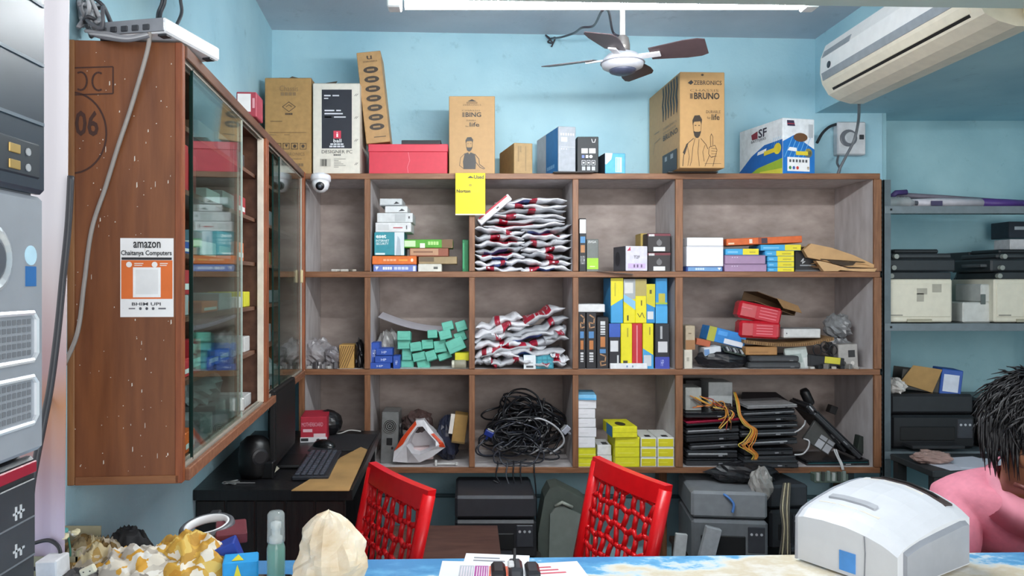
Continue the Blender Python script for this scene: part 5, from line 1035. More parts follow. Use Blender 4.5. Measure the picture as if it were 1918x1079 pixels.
# third rack shelf
def inkjet(name, label, x0, x1, z0, yf, dep, h, c1, c2, yaw=0, group=None):
    w = x1-x0; o = empty(name, label, 'printer', ((x0+x1)/2, yf, z0), (0,0,R(yaw)), group)
    MB().box(-w/2, w/2, 0, dep, .005, h*.62, .012).build('body', mat(c1, .4), o)
    MB().box(-w/2, w/2, .01, dep, h*.64, h, .012).build('scanner_lid', mat(c2, .35), o)
    MB().box(-w/2+.04, w/2-.1, -.004, .02, h*.16, h*.42, .004).build('output_slot', mat('0F1012', .6), o)
    MB().box(-w/2+.05, w/2-.11, -.09, .01, h*.08, h*.14, .003).build('paper_tray', mat(c2, .4), o)
    MB().box(w/2-.09, w/2-.015, -.004, .004, h*.2, h*.55, .003).build('control_panel', mat('3A3C42', .35), o)
    for k in range(3): MB().lathe([(.006,0),(.006,.003)], 10, Matrix.Translation((w/2-.075+k*.022,-.003,h*.45)) @ Matrix.Rotation(R(90),4,'X')).build('button', mat('B8BCC0', .4), o)
    for sx_ in (-1,1): MB().box(sx_*(w/2-.04)-.015, sx_*(w/2-.04)+.015, .03, dep-.03, 0, .006).build('foot', mat('101012', .7), o)
    return o
inkjet('inkjet_printer', 'black printer on the third rack shelf under the blue carton', X(1672,3.65), X(1830,3.65), RZ[2]+.001, 3.66, .32, .27, '1C1D20', '2A2B2E')
inkjet('inkjet_printer', 'black printer on the rack behind the person', X(1842,3.68), X(1955,3.68), RZ[2]+.001, 3.69, .28, .24, '1A1B1D', '26282B')
oc = empty('open_blue_carton', 'open tan and blue carton lying on the black printer', 'box', (X(1745,3.72),3.72,RZ[2]+.272), (0,R(6),R(-14)))
MB().box(-.14,.07,0,.15,0,.004).box(-.14,.07,0,.004,0,.1).box(-.14,.07,.146,.15,0,.1).box(.05,.07,0,.15,0,.12).build('carton', mat('3A3A36', .6), oc)
MB().add([(-.15,-.006,.03),(.0,-.006,.0),(.03,-.012,.12),(-.1,-.012,.125),(-.15,-.01,.03),(.0,-.01,.0),(.03,-.016,.12),(-.1,-.016,.125)],[(3,2,1,0),(4,5,6,7),(0,1,5,4),(1,2,6,5),(2,3,7,6),(3,0,4,7)]).build('tan_flap', mat('A5834F', .7), oc)
MB().box(.03,.125,-.01,.12,0,.125,.003).build('blue_end', mat('1F4FA0', .5), oc)
MB().box(.042,.11,-.012,-.009,.015,.1).build('white_label', mat('C9D2E0', .5), oc)
poly_bag('white_cloth', 'crumpled white cloth on the rack beside the wooden shelf', 'cloth', (X(1676,3.7),3.71,RZ[2]+.272), .05, .06, .07, 'C9C5C0', 91, rough=.7)
poly_bag('patterned_rag', 'red and white patterned rag under the paper sheet', 'cloth', (X(1745,3.36),3.36,.691), .09, .05, .05, '9A8078', 92, rough=.8)
dt = empty('side_table', 'dark side table in front of the rack holding papers', 'table', (X(1800,3.22),3.22,0))
MB().box(-.12,.6,0,.33,.66,.69,.004).build('tabletop', mat('2E3336', .5), dt)
for a_, b_ in ((-.09,.03),(.56,.03),(-.09,.3),(.56,.3)): MB().box(a_-.02,a_+.02,b_-.02,b_+.02,0,.66).build('leg', mat('25292B', .5), dt)
MB().box(-.1,.58,.02,.03,.45,.66).build('apron', mat('1E2B2A', .5), dt)
for k, (dx, dy, rz_) in enumerate(((.05,.06,12),(.16,.05,-8))):
    o = MB().box(-.16,.16,-.1,.1,0,.0012).build('paper_sheet', mat('D6DAE6', .5, .03), None, (X(1800,3.22)+dx+.04, 3.24+dy+.05, .6915+.0015*k), (0,0,R(rz_))); tag(o, ['white paper sheet under another on the dark side table','white paper sheet on top on the dark side table'][k], 'paper')
    if k: decorate(o, .32, .2, .0012, [])
# ================================================================== under the shelf
inkjet('inkjet_printer', 'black printer with open lid under the shelf beside the brown table', X(852,3.35), X(1005,3.35), Z(1050,3.35), 3.36, .36, Z(932,3.35)-Z(1050,3.35), '242529', '34353A')
o = empty('printer_stand', 'dark low stand under the black printer', 'stand', (X(928,3.4),3.34,0))
zz = Z(1050,3.35)
MB().box(-.2,.21,0,.4,zz-.03,zz-.001,.003).build('top', mat('2E2A28', .6), o)
for a_ in (-.17,.18):
    for b_ in (.03,.37): MB().box(a_-.02,a_+.02,b_-.02,b_+.02,0,zz-.03).build('leg', mat('2A2624', .6), o)
tb_ = empty('low_table', 'low brown worn wooden table between the two red chairs', 'table', (X(860,3.1),0,0))
wt = wood_mat('6A4A40', '523630', 5, (1.5,6,6), .6)
tz = .42; cxx = X(860,3.1)
MB().box(-.33-cxx, .128-cxx, 2.72, 3.33, tz-.022, tz, .002).build('tabletop', wt, tb_)
for a_ in (-.3,.1):
    for b_ in (2.76,3.29): MB().box(a_-.018-cxx,a_+.018-cxx,b_-.018,b_+.018,0,tz-.022).build('leg', wt, tb_)
# grey-green case
gc = empty('grey_case', 'grey green hard case standing under the shelf beside the red chair', 'case', (X(1055,3.5),3.46,.0), (0,0,0))
def gpx(pts): return [(X(p,3.46)-X(1055,3.5), Z(q,3.46)) for p, q in pts]
MB().prism(gpx([(1008,1150),(1008,1000),(1020,932),(1030,914),(1046,911),(1092,934),(1112,952),(1112,1150)]), .0, .14).build('case_body', mat('4E5650', .5), gc)
MB().prism(gpx([(1024,1140),(1030,962),(1042,946),(1056,947),(1106,972),(1106,1140)]), -.014, .002).build('front_panel', mat('78807A', .45), gc)
MB().tube([(X(1040,3.45)-X(1055,3.5),-.01,Z(948,3.45)),(X(1052,3.45)-X(1055,3.5),-.02,Z(940,3.45)),(X(1072,3.45)-X(1055,3.5),-.012,Z(950,3.45))], .008, 8).build('handle', mat('9A9E94', .5), gc, smooth=True)
# machines behind the watermark area
inkjet('inkjet_printer', 'grey printer with wide tray under the shelf at the right', X(1300,3.4), X(1440,3.4), .2, 3.42, .36, .34, '6E7276', '8A8E92', yaw=-6)
inkjet('inkjet_printer', 'dark printer on the floor under the shelf by the white printer', X(1440,3.5), X(1520,3.5), .25, 3.5, .3, .3, '2A2C30', '3A3D42', yaw=8)
o = empty('floor_stand', 'low dark wooden bench under the shelf carrying the printers', 'bench', (X(1400,3.5),3.38,0))
MB().box(-.27,.36,0,.48,.165,.195,.003).build('top', mat('3A302A', .6), o)
for a_ in (-.24,.33):
    for b_ in (.03,.45): MB().box(a_-.02,a_+.02,b_-.02,b_+.02,0,.165).build('leg', mat('332A25', .6), o)
box('grey_panel_part', 'grey printer side panel leaning beside the red chair', 'printer part', 1283, 1312, 985, .0, 3.36, .03, 'A8ACB0', tilt=-14)
box('white_panel_part', 'small white panel beside the right red chair', 'printer part', 1250, 1272, 1000, .0, 3.34, .02, 'BFC3C4', tilt=-6)
poly_bag('black_cable_heap', 'black heap of cables on the printers under the shelf', 'heap', (X(1400,3.55),3.6,.545), .16, .08, .09, '1B1C20', 95, rough=.4)
poly_bag('plastic_wrap', 'crumpled clear wrap on the printers under the shelf', 'plastic', (X(1428,3.45),3.47,.49), .05, .05, .14, 'A8A6A2', 96, alpha=.8)
for k in range(5):
    wire('cream_lead', 'cream lead hanging among the printers under the shelf', [pt(1468+3*k,905,3.5),pt(1462+4*k,950,3.42),pt(1466+3*k,990,3.4),pt(1460+5*k,1040,3.4)], .004, 'B9AE90' if k % 2 else '5A564E', group='leads under the shelf')
wire('blue_lead', 'bright blue lead on the printers under the shelf', [pt(1352,925,3.45),pt(1362,930,3.42),pt(1374,944,3.41),pt(1372,960,3.41)], .006, '5A8AD0')
gb = empty('green_board', 'green circuit bracket clutter at the shelf underside near the white printer', 'circuit board', pt(1550,893,3.55))
MB().box(-.06,.1,0,.05,-.03,.012,.003).build('board', mat('5E6E64', .5), gb)
for k in range(6): MB().box(-.055+k*.025,-.04+k*.025,-.008,.004,-.02,.02+.004*(k%3),.002).build('component', mat(['A8ACA8','3A403C','7E8A84'][k%3], .4), gb)

# ================================================================== desk and its things
DZ = 1.5-.704; dy0, dy1 = 2.54, 3.56
DS = empty('black_desk', 'black desk against the left wall under the glass cabinet', 'desk', (-.69, dy0, 0))
blk = wood_mat('1A1A1D', '121214', 8, (8,8,.8), .35)
def wlx(y): return wl(y)+.003+.69
v = [(wlx(dy0),0,DZ-.035),(.295,0,DZ-.035),(.27,dy1-dy0,DZ-.035),(wlx(dy1),dy1-dy0,DZ-.035)]
v += [(a_, b_, DZ) for a_, b_, _ in v]
MB().add(v, [(3,2,1,0),(4,5,6,7),(0,1,5,4),(1,2,6,5),(2,3,7,6),(3,0,4,7)]).build('desktop', blk, DS)
fp = MB().box(-.246,.265,.03,.048,0,DZ-.036).build('front_panel', wood_mat('26211F','171416',9,(10,10,.7),.45), DS)
for k in range(5): MB().box(-.244+k*.102,-.148+k*.102,.026,.031,.01,DZ-.045,.002).build('plank', wood_mat('26211F','171416',9,(10,10,.7),.45), fp)
MB().box(-.26,.25,dy1-dy0-.06,dy1-dy0-.04,0,DZ-.036).build('rear_panel', blk, DS)
MB().box(-.26,-.02,.06,.5,.0,.5).build('drawer_pedestal', blk, DS)
# monitor
mo = empty('monitor', 'black flat monitor facing the desk chair, seen from its side', 'monitor', (-.715, 2.92, DZ+.0005), (0,0,R(3)))
MB().box(-.022,.0,-.205,.205,.03,.312,.005).build('housing', mat('0E0E10', .5), mo)
MB().box(.0,.003,-.19,.19,.05,.3).build('screen', mat('08090C', .55, .02), mo)
MB().box(-.06,-.02,-.05,.05,.1,.22,.01).build('rear_bulge', mat('0C0C0E', .5), mo)
MB().box(-.045,-.02,-.03,.03,.01,.12,.004).build('neck', mat('0E0E10', .4), mo)
MB().box(-.09,.07,-.1,.1,0,.014,.005).build('foot', mat('101012', .4), mo)
# speaker / round black object
spk = empty('desk_speaker', 'round black speaker behind the monitor by the wall', 'speaker', (X(478,2.72), 2.72, DZ+.0005))
MB().lathe([(.05,0),(.058,.02),(.06,.08),(.052,.125),(.03,.145),(.001,.15)], 22).build('shell', mat('0B0B0D', .4), spk, smooth=True)
MB().lathe([(.03,0),(.03,.004),(.022,.006)], 18, Matrix.Translation((.03,-.045,.08)) @ Matrix.Rotation(R(35),4,'Z') @ Matrix.Rotation(R(90),4,'X')).build('driver', mat('1C1C20', .4), spk)
MB().box(.03,.075,-.04,.0,.0,.06,.004).build('stand', mat('0D0D0F', .4), spk)
MB().add([(.078,-.03,.02),(.086,-.03,.045),(.09,-.005,.03)], [(0,1,2)]).build('sticker', mat('C8C4B0', .5), spk)
# keyboard
kb = empty('keyboard', 'dark computer keyboard lying on the desk before the monitor', 'keyboard', (-.575, 2.86, DZ+.001), (0,0,R(-87)))
MB().box(-.205,.205,-.065,.065,0,.016,.004).build('case', mat('24272E', .4), kb)
for r_ in range(5):
    nk = [15,14,13,12,8][r_]
    for c_ in range(nk):
        x_ = -.195+ (c_+.5)*.39/nk; ww = .39/nk*.42
        MB().box(x_-ww,x_+ww,.04-r_*.022-.008,.04-r_*.022+.008,.016,.022,.002).build('key', mat('3A3F4A', .45), kb)
ms = empty('mouse', 'black computer mouse on the desk beyond the keyboard', 'mouse', (X(607,3.2), 3.2, DZ+.001), (0,0,R(70)))
v = []; 
for j in range(7):
    th = (math.pi/2)*j/6
    for i in range(18):
        ph = 2*math.pi*i/18; v.append((.032*math.cos(th)*math.cos(ph), .055*math.cos(th)*math.sin(ph), .034*math.sin(th)))
MB().add(v, [(j*18+i, j*18+(i+1)%18, (j+1)*18+(i+1)%18, (j+1)*18+i) for j in range(6) for i in range(18)]).build('shell', mat('0E0F11', .25), ms, smooth=True)
MB().lathe([(.006,-.004),(.006,.004)], 12, Matrix.Translation((0,.03,.028)) @ Matrix.Rotation(R(90),4,'Y')).build('scroll_wheel', mat('3A3B3E', .5), ms)
box('motherboard_carton', 'red and white box at the far end of the black desk', 'box', 563, 612, 781, DZ+.001, 3.3, .18, 'A81E34', yaw=6, d=[('t','F',.05,.62,.85,.78,'MOTHERBOARD','D89AA8'),('q','F',.1,.4,.45,.52,'D8B0B8'),('q','F',.0,.0,1,.2,'DCDCDE'),('q','F',.02,.04,.3,.16,'2A2A2E'),('q','F',.5,.2,.95,.34,'D8C0C4')])
o = poly_bag('black_helmet_bag', 'black rounded bag behind the red and white box on the desk', 'bag', (X(612,3.44),3.46,DZ+.001), .07, .06, .11, '101013', 99, bump_=.06)
mp_ = MB().box(-.13,.12,-.17,.16,0,.004,.001).build('desk_mat', mat('1E2024', .6), None, (-.545,3.3,DZ+.0002)); tag(mp_, 'black mat on the far half of the desk', 'mat')
cd = MB().add([(X(547,2.53)+.0,2.52,.002),(X(655,2.53),2.52,.002),(X(688,3.1),3.1,.01),(X(676,3.15),3.15,.01),(X(640,3.0),2.98,.006),(X(613,2.8),2.8,.006)], [(0,1,2,3,4,5)])
base = [q for q in cd.v]; cd.v += [(a_, b_, c_+.003) for a_, b_, c_ in base]; cd.f = [(5,4,3,2,1,0),(6,7,8,9,10,11)] + [(i,(i+1)%6,6+(i+1)%6,6+i) for i in range(6)]
tag(cd.build('cardboard_sheet', mat('A5814F', .7, .2, 8), None, (0,0,DZ)), 'torn tan cardboard sheet on the corner of the black desk', 'cardboard')
ks = empty('key_bunch', 'small bunch of keys lying near the wall end of the black desk', 'keys', (X(424,2.62), 2.62, DZ+.001))
MB().tube([(.014*math.cos(a_*.6), .014*math.sin(a_*.6), .003) for a_ in range(12)], .0015, 5).build('ring', mat('C8C8C8', .3, metal=.7), ks)
for k in range(3): MB().box(0,.045,-.005,.005,.002,.005,.001,Matrix.Rotation(R(-30+40*k),4,'Z')).build('key', mat('B8B8B4', .3, metal=.7), ks)
MB().box(.02,.1,-.002,.002,.001,.004,0).build('screwdriver_shaft', mat('C8C8C8', .3, metal=.7), ks)
wire('desk_white_cable', 'thin white cable on the desk below the wooden shelf', [pt(616,808,3.5),pt(635,812,3.48),pt(655,806,3.5),pt(676,808,3.5)], .003, 'B0B0AC')
# ================================================================== red plastic chairs
RED = mat('D8121A', .3, .05)
def red_chair(label, ox, oy, rz, seed):
    c = empty('plastic_chair', label, 'chair', (ox, oy, 0), (0,0,R(rz)), 'red plastic chairs')
    rs = random.Random(seed)
    zt, zb = .865, .44; wt_, wb_ = .195, .19
    def S(u, v): # u -1..1 , v 0 bottom..1 top -> back surface (slight curve)
        return Vector((u*(wb_+(wt_-wb_)*v), .11+.10*v + .01*(u*u), zb+(zt-zb)*v))
    MB().tube([S(-1,0),S(-1,.5),S(-1,1)], .019, 8, flat=1.3).build('back_post', RED, c, smooth=True)
    MB().tube([S(1,0),S(1,.5),S(1,1)], .019, 8, flat=1.3).build('back_post', RED, c, smooth=True)
    top = MB(); n = 10
    for i in range(n):
        pass
    v = []
    for i in range(n+1):
        u = -1.07+2.14*i/n
        for vv in (.9, 1.03):
            for off in (-.014, .014): v.append(tuple(S(u, vv)+Vector((0,off,.004 if vv > 1 else 0))))
    fs = []
    for i in range(n):
        a_, b_ = i*4, i*4+4
        fs += [(a_,b_,b_+2,a_+2),(a_+1,a_+3,b_+3,b_+1),(a_,a_+1,b_+1,b_),(a_+2,b_+2,b_+3,a_+3)]
    fs += [(0,2,3,1),(n*4,n*4+1,n*4+3,n*4+2)]
    top.add(v, fs).build('top_rail', RED, c)
    # web lattice: jittered honeycomb with tall cells
    nx, ny = 7, 7; pts = {}
    for j in range(ny*2+1):
        for i in range(nx+1):
            u = -.95 + 1.9*(i + (.5 if (j//2) % 2 else 0))/(nx+.5); v_ = j/(ny*2)*.92
            v_ += (.02 if j % 2 else -.02)
            pts[(i,j)] = (u+rs.uniform(-.05,.05), max(0, min(.92, v_+rs.uniform(-.016,.016))))
    lat = MB()
    def strand(p, q):
        m_ = ((p[0]+q[0])/2+rs.uniform(-.02,.02), (p[1]+q[1])/2)
        lat.tube([S(*p), S(*m_), S(*q)], .0085, 6, flat=1.2)
    for j in range(ny*2):
        for i in range(nx+1):
            if j % 2 == 0: strand(pts[(i,j)], pts[(i,j+1)])          # vertical ribs
            else:
                row = (j+1)//2; odd = row % 2
                for di in ((0, -1) if odd else (0, 1)):
                    if (i+di, j+1) in pts: strand(pts[(i,j)], pts[(i+di,j+1)])
    lat.build('back_lattice', RED, c, smooth=True)
    # seat, apron, arms, legs
    v = []; n = 8
    for zz in (.41, .435):
        for j in range(n+1):
            for i in range(n+1):
                a_, b_ = i/n*2-1, j/n*2-1
                v.append((a_*(.2+.015*(1-(b_+1)/2)), -.26+ (b_+1)/2*.41, zz-.02*(1-a_*a_)*(1-b_*b_*.5)))
    N_ = (n+1)**2; fs = []
    for j in range(n):
        for i in range(n):
            q = (j*(n+1)+i, j*(n+1)+i+1, (j+1)*(n+1)+i+1, (j+1)*(n+1)+i); fs += [tuple(reversed(q)), tuple(k+N_ for k in q)]
    MB().add(v, fs).build('seat', RED, c, smooth=True)
    for sx_ in (-1, 1):
        MB().tube([(sx_*.19,.12,.43),(sx_*.2,.14,.2),(sx_*.215,.17,0)], [.02,.018,.016], 8).build('leg', RED, c, smooth=True)
        MB().tube([(sx_*.19,-.23,.42),(sx_*.2,-.24,.2),(sx_*.21,-.25,0)], [.02,.018,.016], 8).build('leg', RED, c, smooth=True)
    return c
red_chair('red plastic chair with web-patterned back by the black desk', -.41, 2.285, -57.5, 3)
red_chair('red plastic chair with web-patterned back by the grey green case', .325, 2.39, -68, 7)
# ================================================================== counter
def counter_mat():
    m = bpy.data.materials.new('printed_laminate'); m.use_nodes = True; nt = m.node_tree; N = nt.nodes; L = nt.links; p = N['Principled BSDF']
    p.inputs['Roughness'].default_value = .22
    tc = N.new('ShaderNodeTexCoord'); mp = N.new('ShaderNodeMapping'); mp.inputs['Scale'].default_value = (1, 1.6, 1); L.new(tc.outputs['Object'], mp.inputs[0])
    n = N.new('ShaderNodeTexNoise'); n.inputs['Scale'].default_value = 5.5; n.inputs['Detail'].default_value = 9; n.inputs['Roughness'].default_value = .62; L.new(mp.outputs[0], n.inputs['Vector'])
    g = N.new('ShaderNodeSeparateXYZ'); L.new(tc.outputs['Object'], g.inputs[0])
    mr = N.new('ShaderNodeMapRange'); mr.inputs[1].default_value = -.2; mr.inputs[2].default_value = .55; mr.inputs[3].default_value = -.16; mr.inputs[4].default_value = .06; L.new(g.outputs[0], mr.inputs[0])
    my = N.new('ShaderNodeMapRange'); my.inputs[1].default_value = 1.66; my.inputs[2].default_value = 1.5; my.inputs[3].default_value = -.08; my.inputs[4].default_value = .1; L.new(g.outputs[1], my.inputs[0])
    a1 = N.new('ShaderNodeMath'); L.new(n.outputs['Fac'], a1.inputs[0]); L.new(mr.outputs[0], a1.inputs[1])
    a2 = N.new('ShaderNodeMath'); L.new(a1.outputs[0], a2.inputs[0]); L.new(my.outputs[0], a2.inputs[1])
    r = N.new('ShaderNodeValToRGB'); e = r.color_ramp.elements
    e[0].position = .34; e[0].color = (*lin('4A8EC4'), 1); e[1].position = .47; e[1].color = (*lin('66AEDC'), 1)
    for pos, c in ((.51,'C4DCE8'),(.56,'E4E0D2'),(.63,'D9CDB2'),(.72,'E8E4DA')):
        q = e.new(pos); q.color = (*lin(c), 1)
    L.new(a2.outputs[0], r.inputs[0]); L.new(r.outputs[0], p.inputs['Base Color']); return m
CZ_ = .9
ct = empty('shop_counter', 'shop counter with blue and white sky-patterned laminate top', 'counter', (0,0,0))
v = [(-1.0,.35,CZ_-.03),(2.4,.35,CZ_-.03),(2.4,1.70,CZ_-.03),(-1.0,1.598,CZ_-.03)]; v += [(a_, b_, CZ_) for a_, b_, _ in v]
MB().add(v, [(3,2,1,0),(4,5,6,7),(0,1,5,4),(1,2,6,5),(2,3,7,6),(3,0,4,7)]).build('countertop', counter_mat(), ct)
MB().box(-.98,2.38,.4,1.56,.0,CZ_-.031).build('carcass', mat('6A4A34', .5), ct)
# ------------------------------------------------------------------ white laser printer on the counter
PR = empty('small_laser_printer', 'small white laser printer with grey end on the counter', 'printer', (X(1492,1.618), 1.618, CZ_+.0005), (0,0,R(-58)))
# local: x along the 0.21 m side towards the camera, y along the length to the back right
PW = mat('D2D5DA', .35, .03); PG = mat('9A9EA6', .4, .05); PL = .28; PX = .215
def lerp_tab(T, t):
    for (a_, b_), (c_, d_) in zip(T, T[1:]):
        if a_ <= t <= c_: return b_+(d_-b_)*(t-a_)/(c_-a_)
    return T[-1][1]
def ptop(x, y):
    return lerp_tab([(0,.098),(.015,.112),(.04,.121),(.08,.131),(.14,.143),(.2,.149),(.24,.149),(.28,.142)], y) * lerp_tab([(0,.95),(.012,1.0),(.06,1.04),(.11,1.03),(.15,.97),(.19,.86),(.215,.72)], x)
nx, ny = 14, 14
v = [(PX*i/nx, PL*j/ny, ptop(PX*i/nx, PL*j/ny)) for j in range(ny+1) for i in range(nx+1)]
ntop = len(v); v += [(q[0], q[1], .004) for q in v]
fs = []
for j in range(ny):
    for i in range(nx):
        q = (j*(nx+1)+i, j*(nx+1)+i+1, (j+1)*(nx+1)+i+1, (j+1)*(nx+1)+i); fs += [q, tuple(ntop+k for k in reversed(q))]
rim = [i for i in range(nx)] + [j*(nx+1)+nx for j in range(ny)] + [ny*(nx+1)+nx-i for i in range(nx)] + [(ny-j)*(nx+1) for j in range(ny)]
for p_, q_ in zip(rim, rim[1:]+rim[:1]): fs.append((p_, ntop+p_, ntop+q_, q_))
MB().add(v, fs).build('body', PW, PR)
MB().tube([(0,-.001,.004)] + [(0,PL*k/14,ptop(0,PL*k/14)+.0005) for k in range(15)], .003, 6).build('grey_seam', PG, PR)
MB().tube([(.15,-.0005,ptop(.15,0)-.001),(.152,-.0005,.06),(.15,-.0005,.004)], .0012, 5).build('panel_seam', mat('7A7E86', .5), PR)
MB().box(.098,.132,-.0018,.0,.012,.052).build('blue_sticker', mat('4A90D8', .4), PR)
def top_patch(x0, x1, y0, y1, off, th, nm, m):
    V = []; n_ = 8
    for zz in (off, off+th):
        for k in range(n_+1):
            xx = x0+(x1-x0)*k/n_
            V += [(xx, y0, ptop(xx,y0)+zz), (xx, y1, ptop(xx,y1)+zz)]
    B = 2*(n_+1); Fs = []
    for k in range(n_):
        a_ = 2*k; Fs += [(a_,a_+1,a_+3,a_+2),(B+a_,B+a_+2,B+a_+3,B+a_+1),(a_,a_+2,B+a_+2,B+a_),(a_+1,B+a_+1,B+a_+3,a_+3)]
    Fs += [(0,B,B+1,1),(2*n_,2*n_+1,B+2*n_+1,B+2*n_)]
    return MB().add(V, Fs).build(nm, m, PR)
top_patch(.02,.15,.05,.225,-.002,.0025,'output_recess', mat('DED8CA', .5))
top_patch(.03,.19,.232,.262,-.004,.0065,'toner_door_gap', mat('463A38', .5))
top_patch(.05,.17,.24,.25,.0026,.003,'feed_roller', mat('1E1A1C', .5))
top_patch(.03,.13,.07,.085,.0005,.004,'paper_guide', mat('A9ACB2', .4))
V = []
for k, (yy, zt_) in enumerate(((.02,.085),(.04,.1),(.08,.108),(.24,.112),(.262,.1))): zt_ = ptop(PX-.012,yy)-.003; V += [(PX-.012,yy,.012),(PX+.008,yy,.012),(PX+.008,yy,zt_*.82),(PX-.012,yy,zt_)]
MB().add(V, [(k*4+i, (k+1)*4+i, (k+1)*4+(i+1)%4, k*4+(i+1)%4) for k in range(4) for i in range(4)] + [(3,2,1,0),(16,17,18,19)]).build('grey_front_end', PG, PR)
# ------------------------------------------------------------------ rock, spray bottle, papers
v = []; nu, nv = 26, 20; f = []
for j in range(nv+1):
    t_ = j/nv; z_ = t_*.2
    r_ = (.062 if t_ < .45 else .062*(1-((t_-.45)/.55)**2.0)**.62) * (1 + .04*math.sin(6*t_)) if t_ < 1 else .0
    for i in range(nu):
        a_ = 2*math.pi*i/nu; q = Vector((math.cos(a_)*1.3, math.sin(a_)*1.3, z_*14))
        k_ = 1+.26*noise.noise(q)+.16*noise.noise(q*2.3)+.06*noise.noise(q*6)
        v.append((r_*k_*math.cos(a_)*1.05 - .008*t_, r_*k_*math.sin(a_)*.8, z_ + .006*noise.noise(q*1.9)*(1 if j else 0)))
for j in range(nv):
    for i in range(nu): f.append((j*nu+i, j*nu+(i+1)%nu, (j+1)*nu+(i+1)%nu, (j+1)*nu+i))
rm = mat('F0E6D2', .45, 0, 16, 0, .6, 'crystal', 'D2B78C'); rm.node_tree.nodes['Principled BSDF'].inputs['Subsurface Weight'].default_value = .3
rm.node_tree.nodes['Principled BSDF'].inputs['Subsurface Radius'].default_value = (.03,.02,.012)
sl = empty('salt_rock_lamp', 'pale cream crystal rock lamp on the counter', 'lamp', (X(624,1.36), 1.36, CZ_+.0005))
MB().lathe([(.066,0),(.068,.006),(.068,.016),(.06,.02)], 28).build('base', mat('5A3A26', .5), sl)
MB().add(v, f, Matrix.Translation((0,0,.02)) @ Matrix.Scale(1.0,4)).build('rock', rm, sl)
sl.scale = (.95,.95,.84)
sb_ = empty('spray_bottle', 'clear spray bottle with teal liquid beside the rock lamp', 'bottle', (X(517,1.42), 1.42, CZ_+.0005)); sb_.scale = (1,1,1.13)
MB().lathe([(.014,0),(.017,.004),(.0172,.085),(.015,.092),(.0125,.095)], 22).build('bottle_body', mat('9FC8BE', .1, .03, alpha=.45), sb_, smooth=True)
MB().lathe([(.013,.002),(.0158,.005),(.016,.082),(.015,.083)], 22).build('teal_liquid', mat('2E8C78', .15, .05, alpha=.85), sb_, smooth=True)
MB().lathe([(.0125,.094),(.0125,.104),(.008,.106),(.008,.118),(.01,.119),(.01,.128),(.004,.13)], 16).build('pump_head', mat('C2C8C6', .3), sb_, smooth=True)
MB().lathe([(.0165,.096),(.0168,.098),(.016,.142),(.013,.146),(.001,.147)], 22).build('clear_cap', mat('C8D2D0', .1, .03, alpha=.35), sb_, smooth=True)
MB().tube([(0,0,.1),(.002,.001,.05),(-.004,0,.01)], .0015, 6).build('dip_tube', mat('D8E0DC', .3), sb_)
pa = empty('catalogue_sheet', 'printed price sheet with coloured panels on the counter', 'paper', (X(905,1.545),1.545,CZ_+.0006), (0,0,R(-3)))
MB().box(-.09,.1,-.16,.06,0,.0008).build('paper', mat('EDEEF2', .4, .02), pa)
for k, (a_, b_, c_) in enumerate(((-.05,-.02,'B8BCC4'),(-.018,.01,'B04A9A'),(.012,.06,'E06A4A'))):
    o = MB().box(a_,b_,-.08,.035,.0009,.0014).build('coloured_panel', mat(c_, .5), pa)
    for j in range(5): MB().box(a_+.004+j*(b_-a_)*.18, a_+.006+j*(b_-a_)*.18, -.07,.03,.0014,.0017).build('text_line', mat('E8DCE4', .5), o)
for k, (px, yy, rz, lab) in enumerate(((930,1.61,-6,'white sheet with small print at the far edge of the counter'),(1030,1.56,8,'white sheet with red print beside the black holder'))):
    o = MB().box(-.07,.07,-.05,.04,0,.0008).build('loose_sheet', mat('EFEFF3', .4, .02), None, (X(px,yy),yy,CZ_+(.0001 if k == 0 else .0003)), (0,0,R(rz))); tag(o, lab, 'paper')
    for j in range(3): MB().box(-.05,.03-.012*j,-.02+.016*j,-.014+.016*j,.0008,.0012).build('print_line', mat('C84A5A' if k else '8A8C94', .5), o)
hd = empty('pen_holder', 'black and clear desk holder on the counter', 'holder', (X(962,1.5),1.5,CZ_+.002))
for k in range(3):
    MB().box(-.045+k*.034,-.016+k*.034,-.03,.03,0,.03+.006*(k==1),.006).build('compartment', mat(['24262A','3A3C40','2A2C30'][k], .2, alpha=.9), hd)
MB().box(-.012,.0,-.022,.0,.034,.042,.002).build('clip', mat('D8D8D8', .3), hd)
MB().tube([(0,.0,.03),(.003,.01,.05),(.003,.015,.06)], .003, 8).build('pen_tip', mat('1C1E22', .4), hd)
ph_ = empty('phone', 'black phone lying at the near edge of the counter', 'phone', (X(480,1.5),1.485,CZ_+.001))
MB().box(-.07,.07,-.035,.033,0,.008,.003).build('case', mat('141619', .3), ph_); MB().box(-.066,.066,-.032,.03,.008,.0086).build('screen', mat('0A0B0D', .08), ph_)
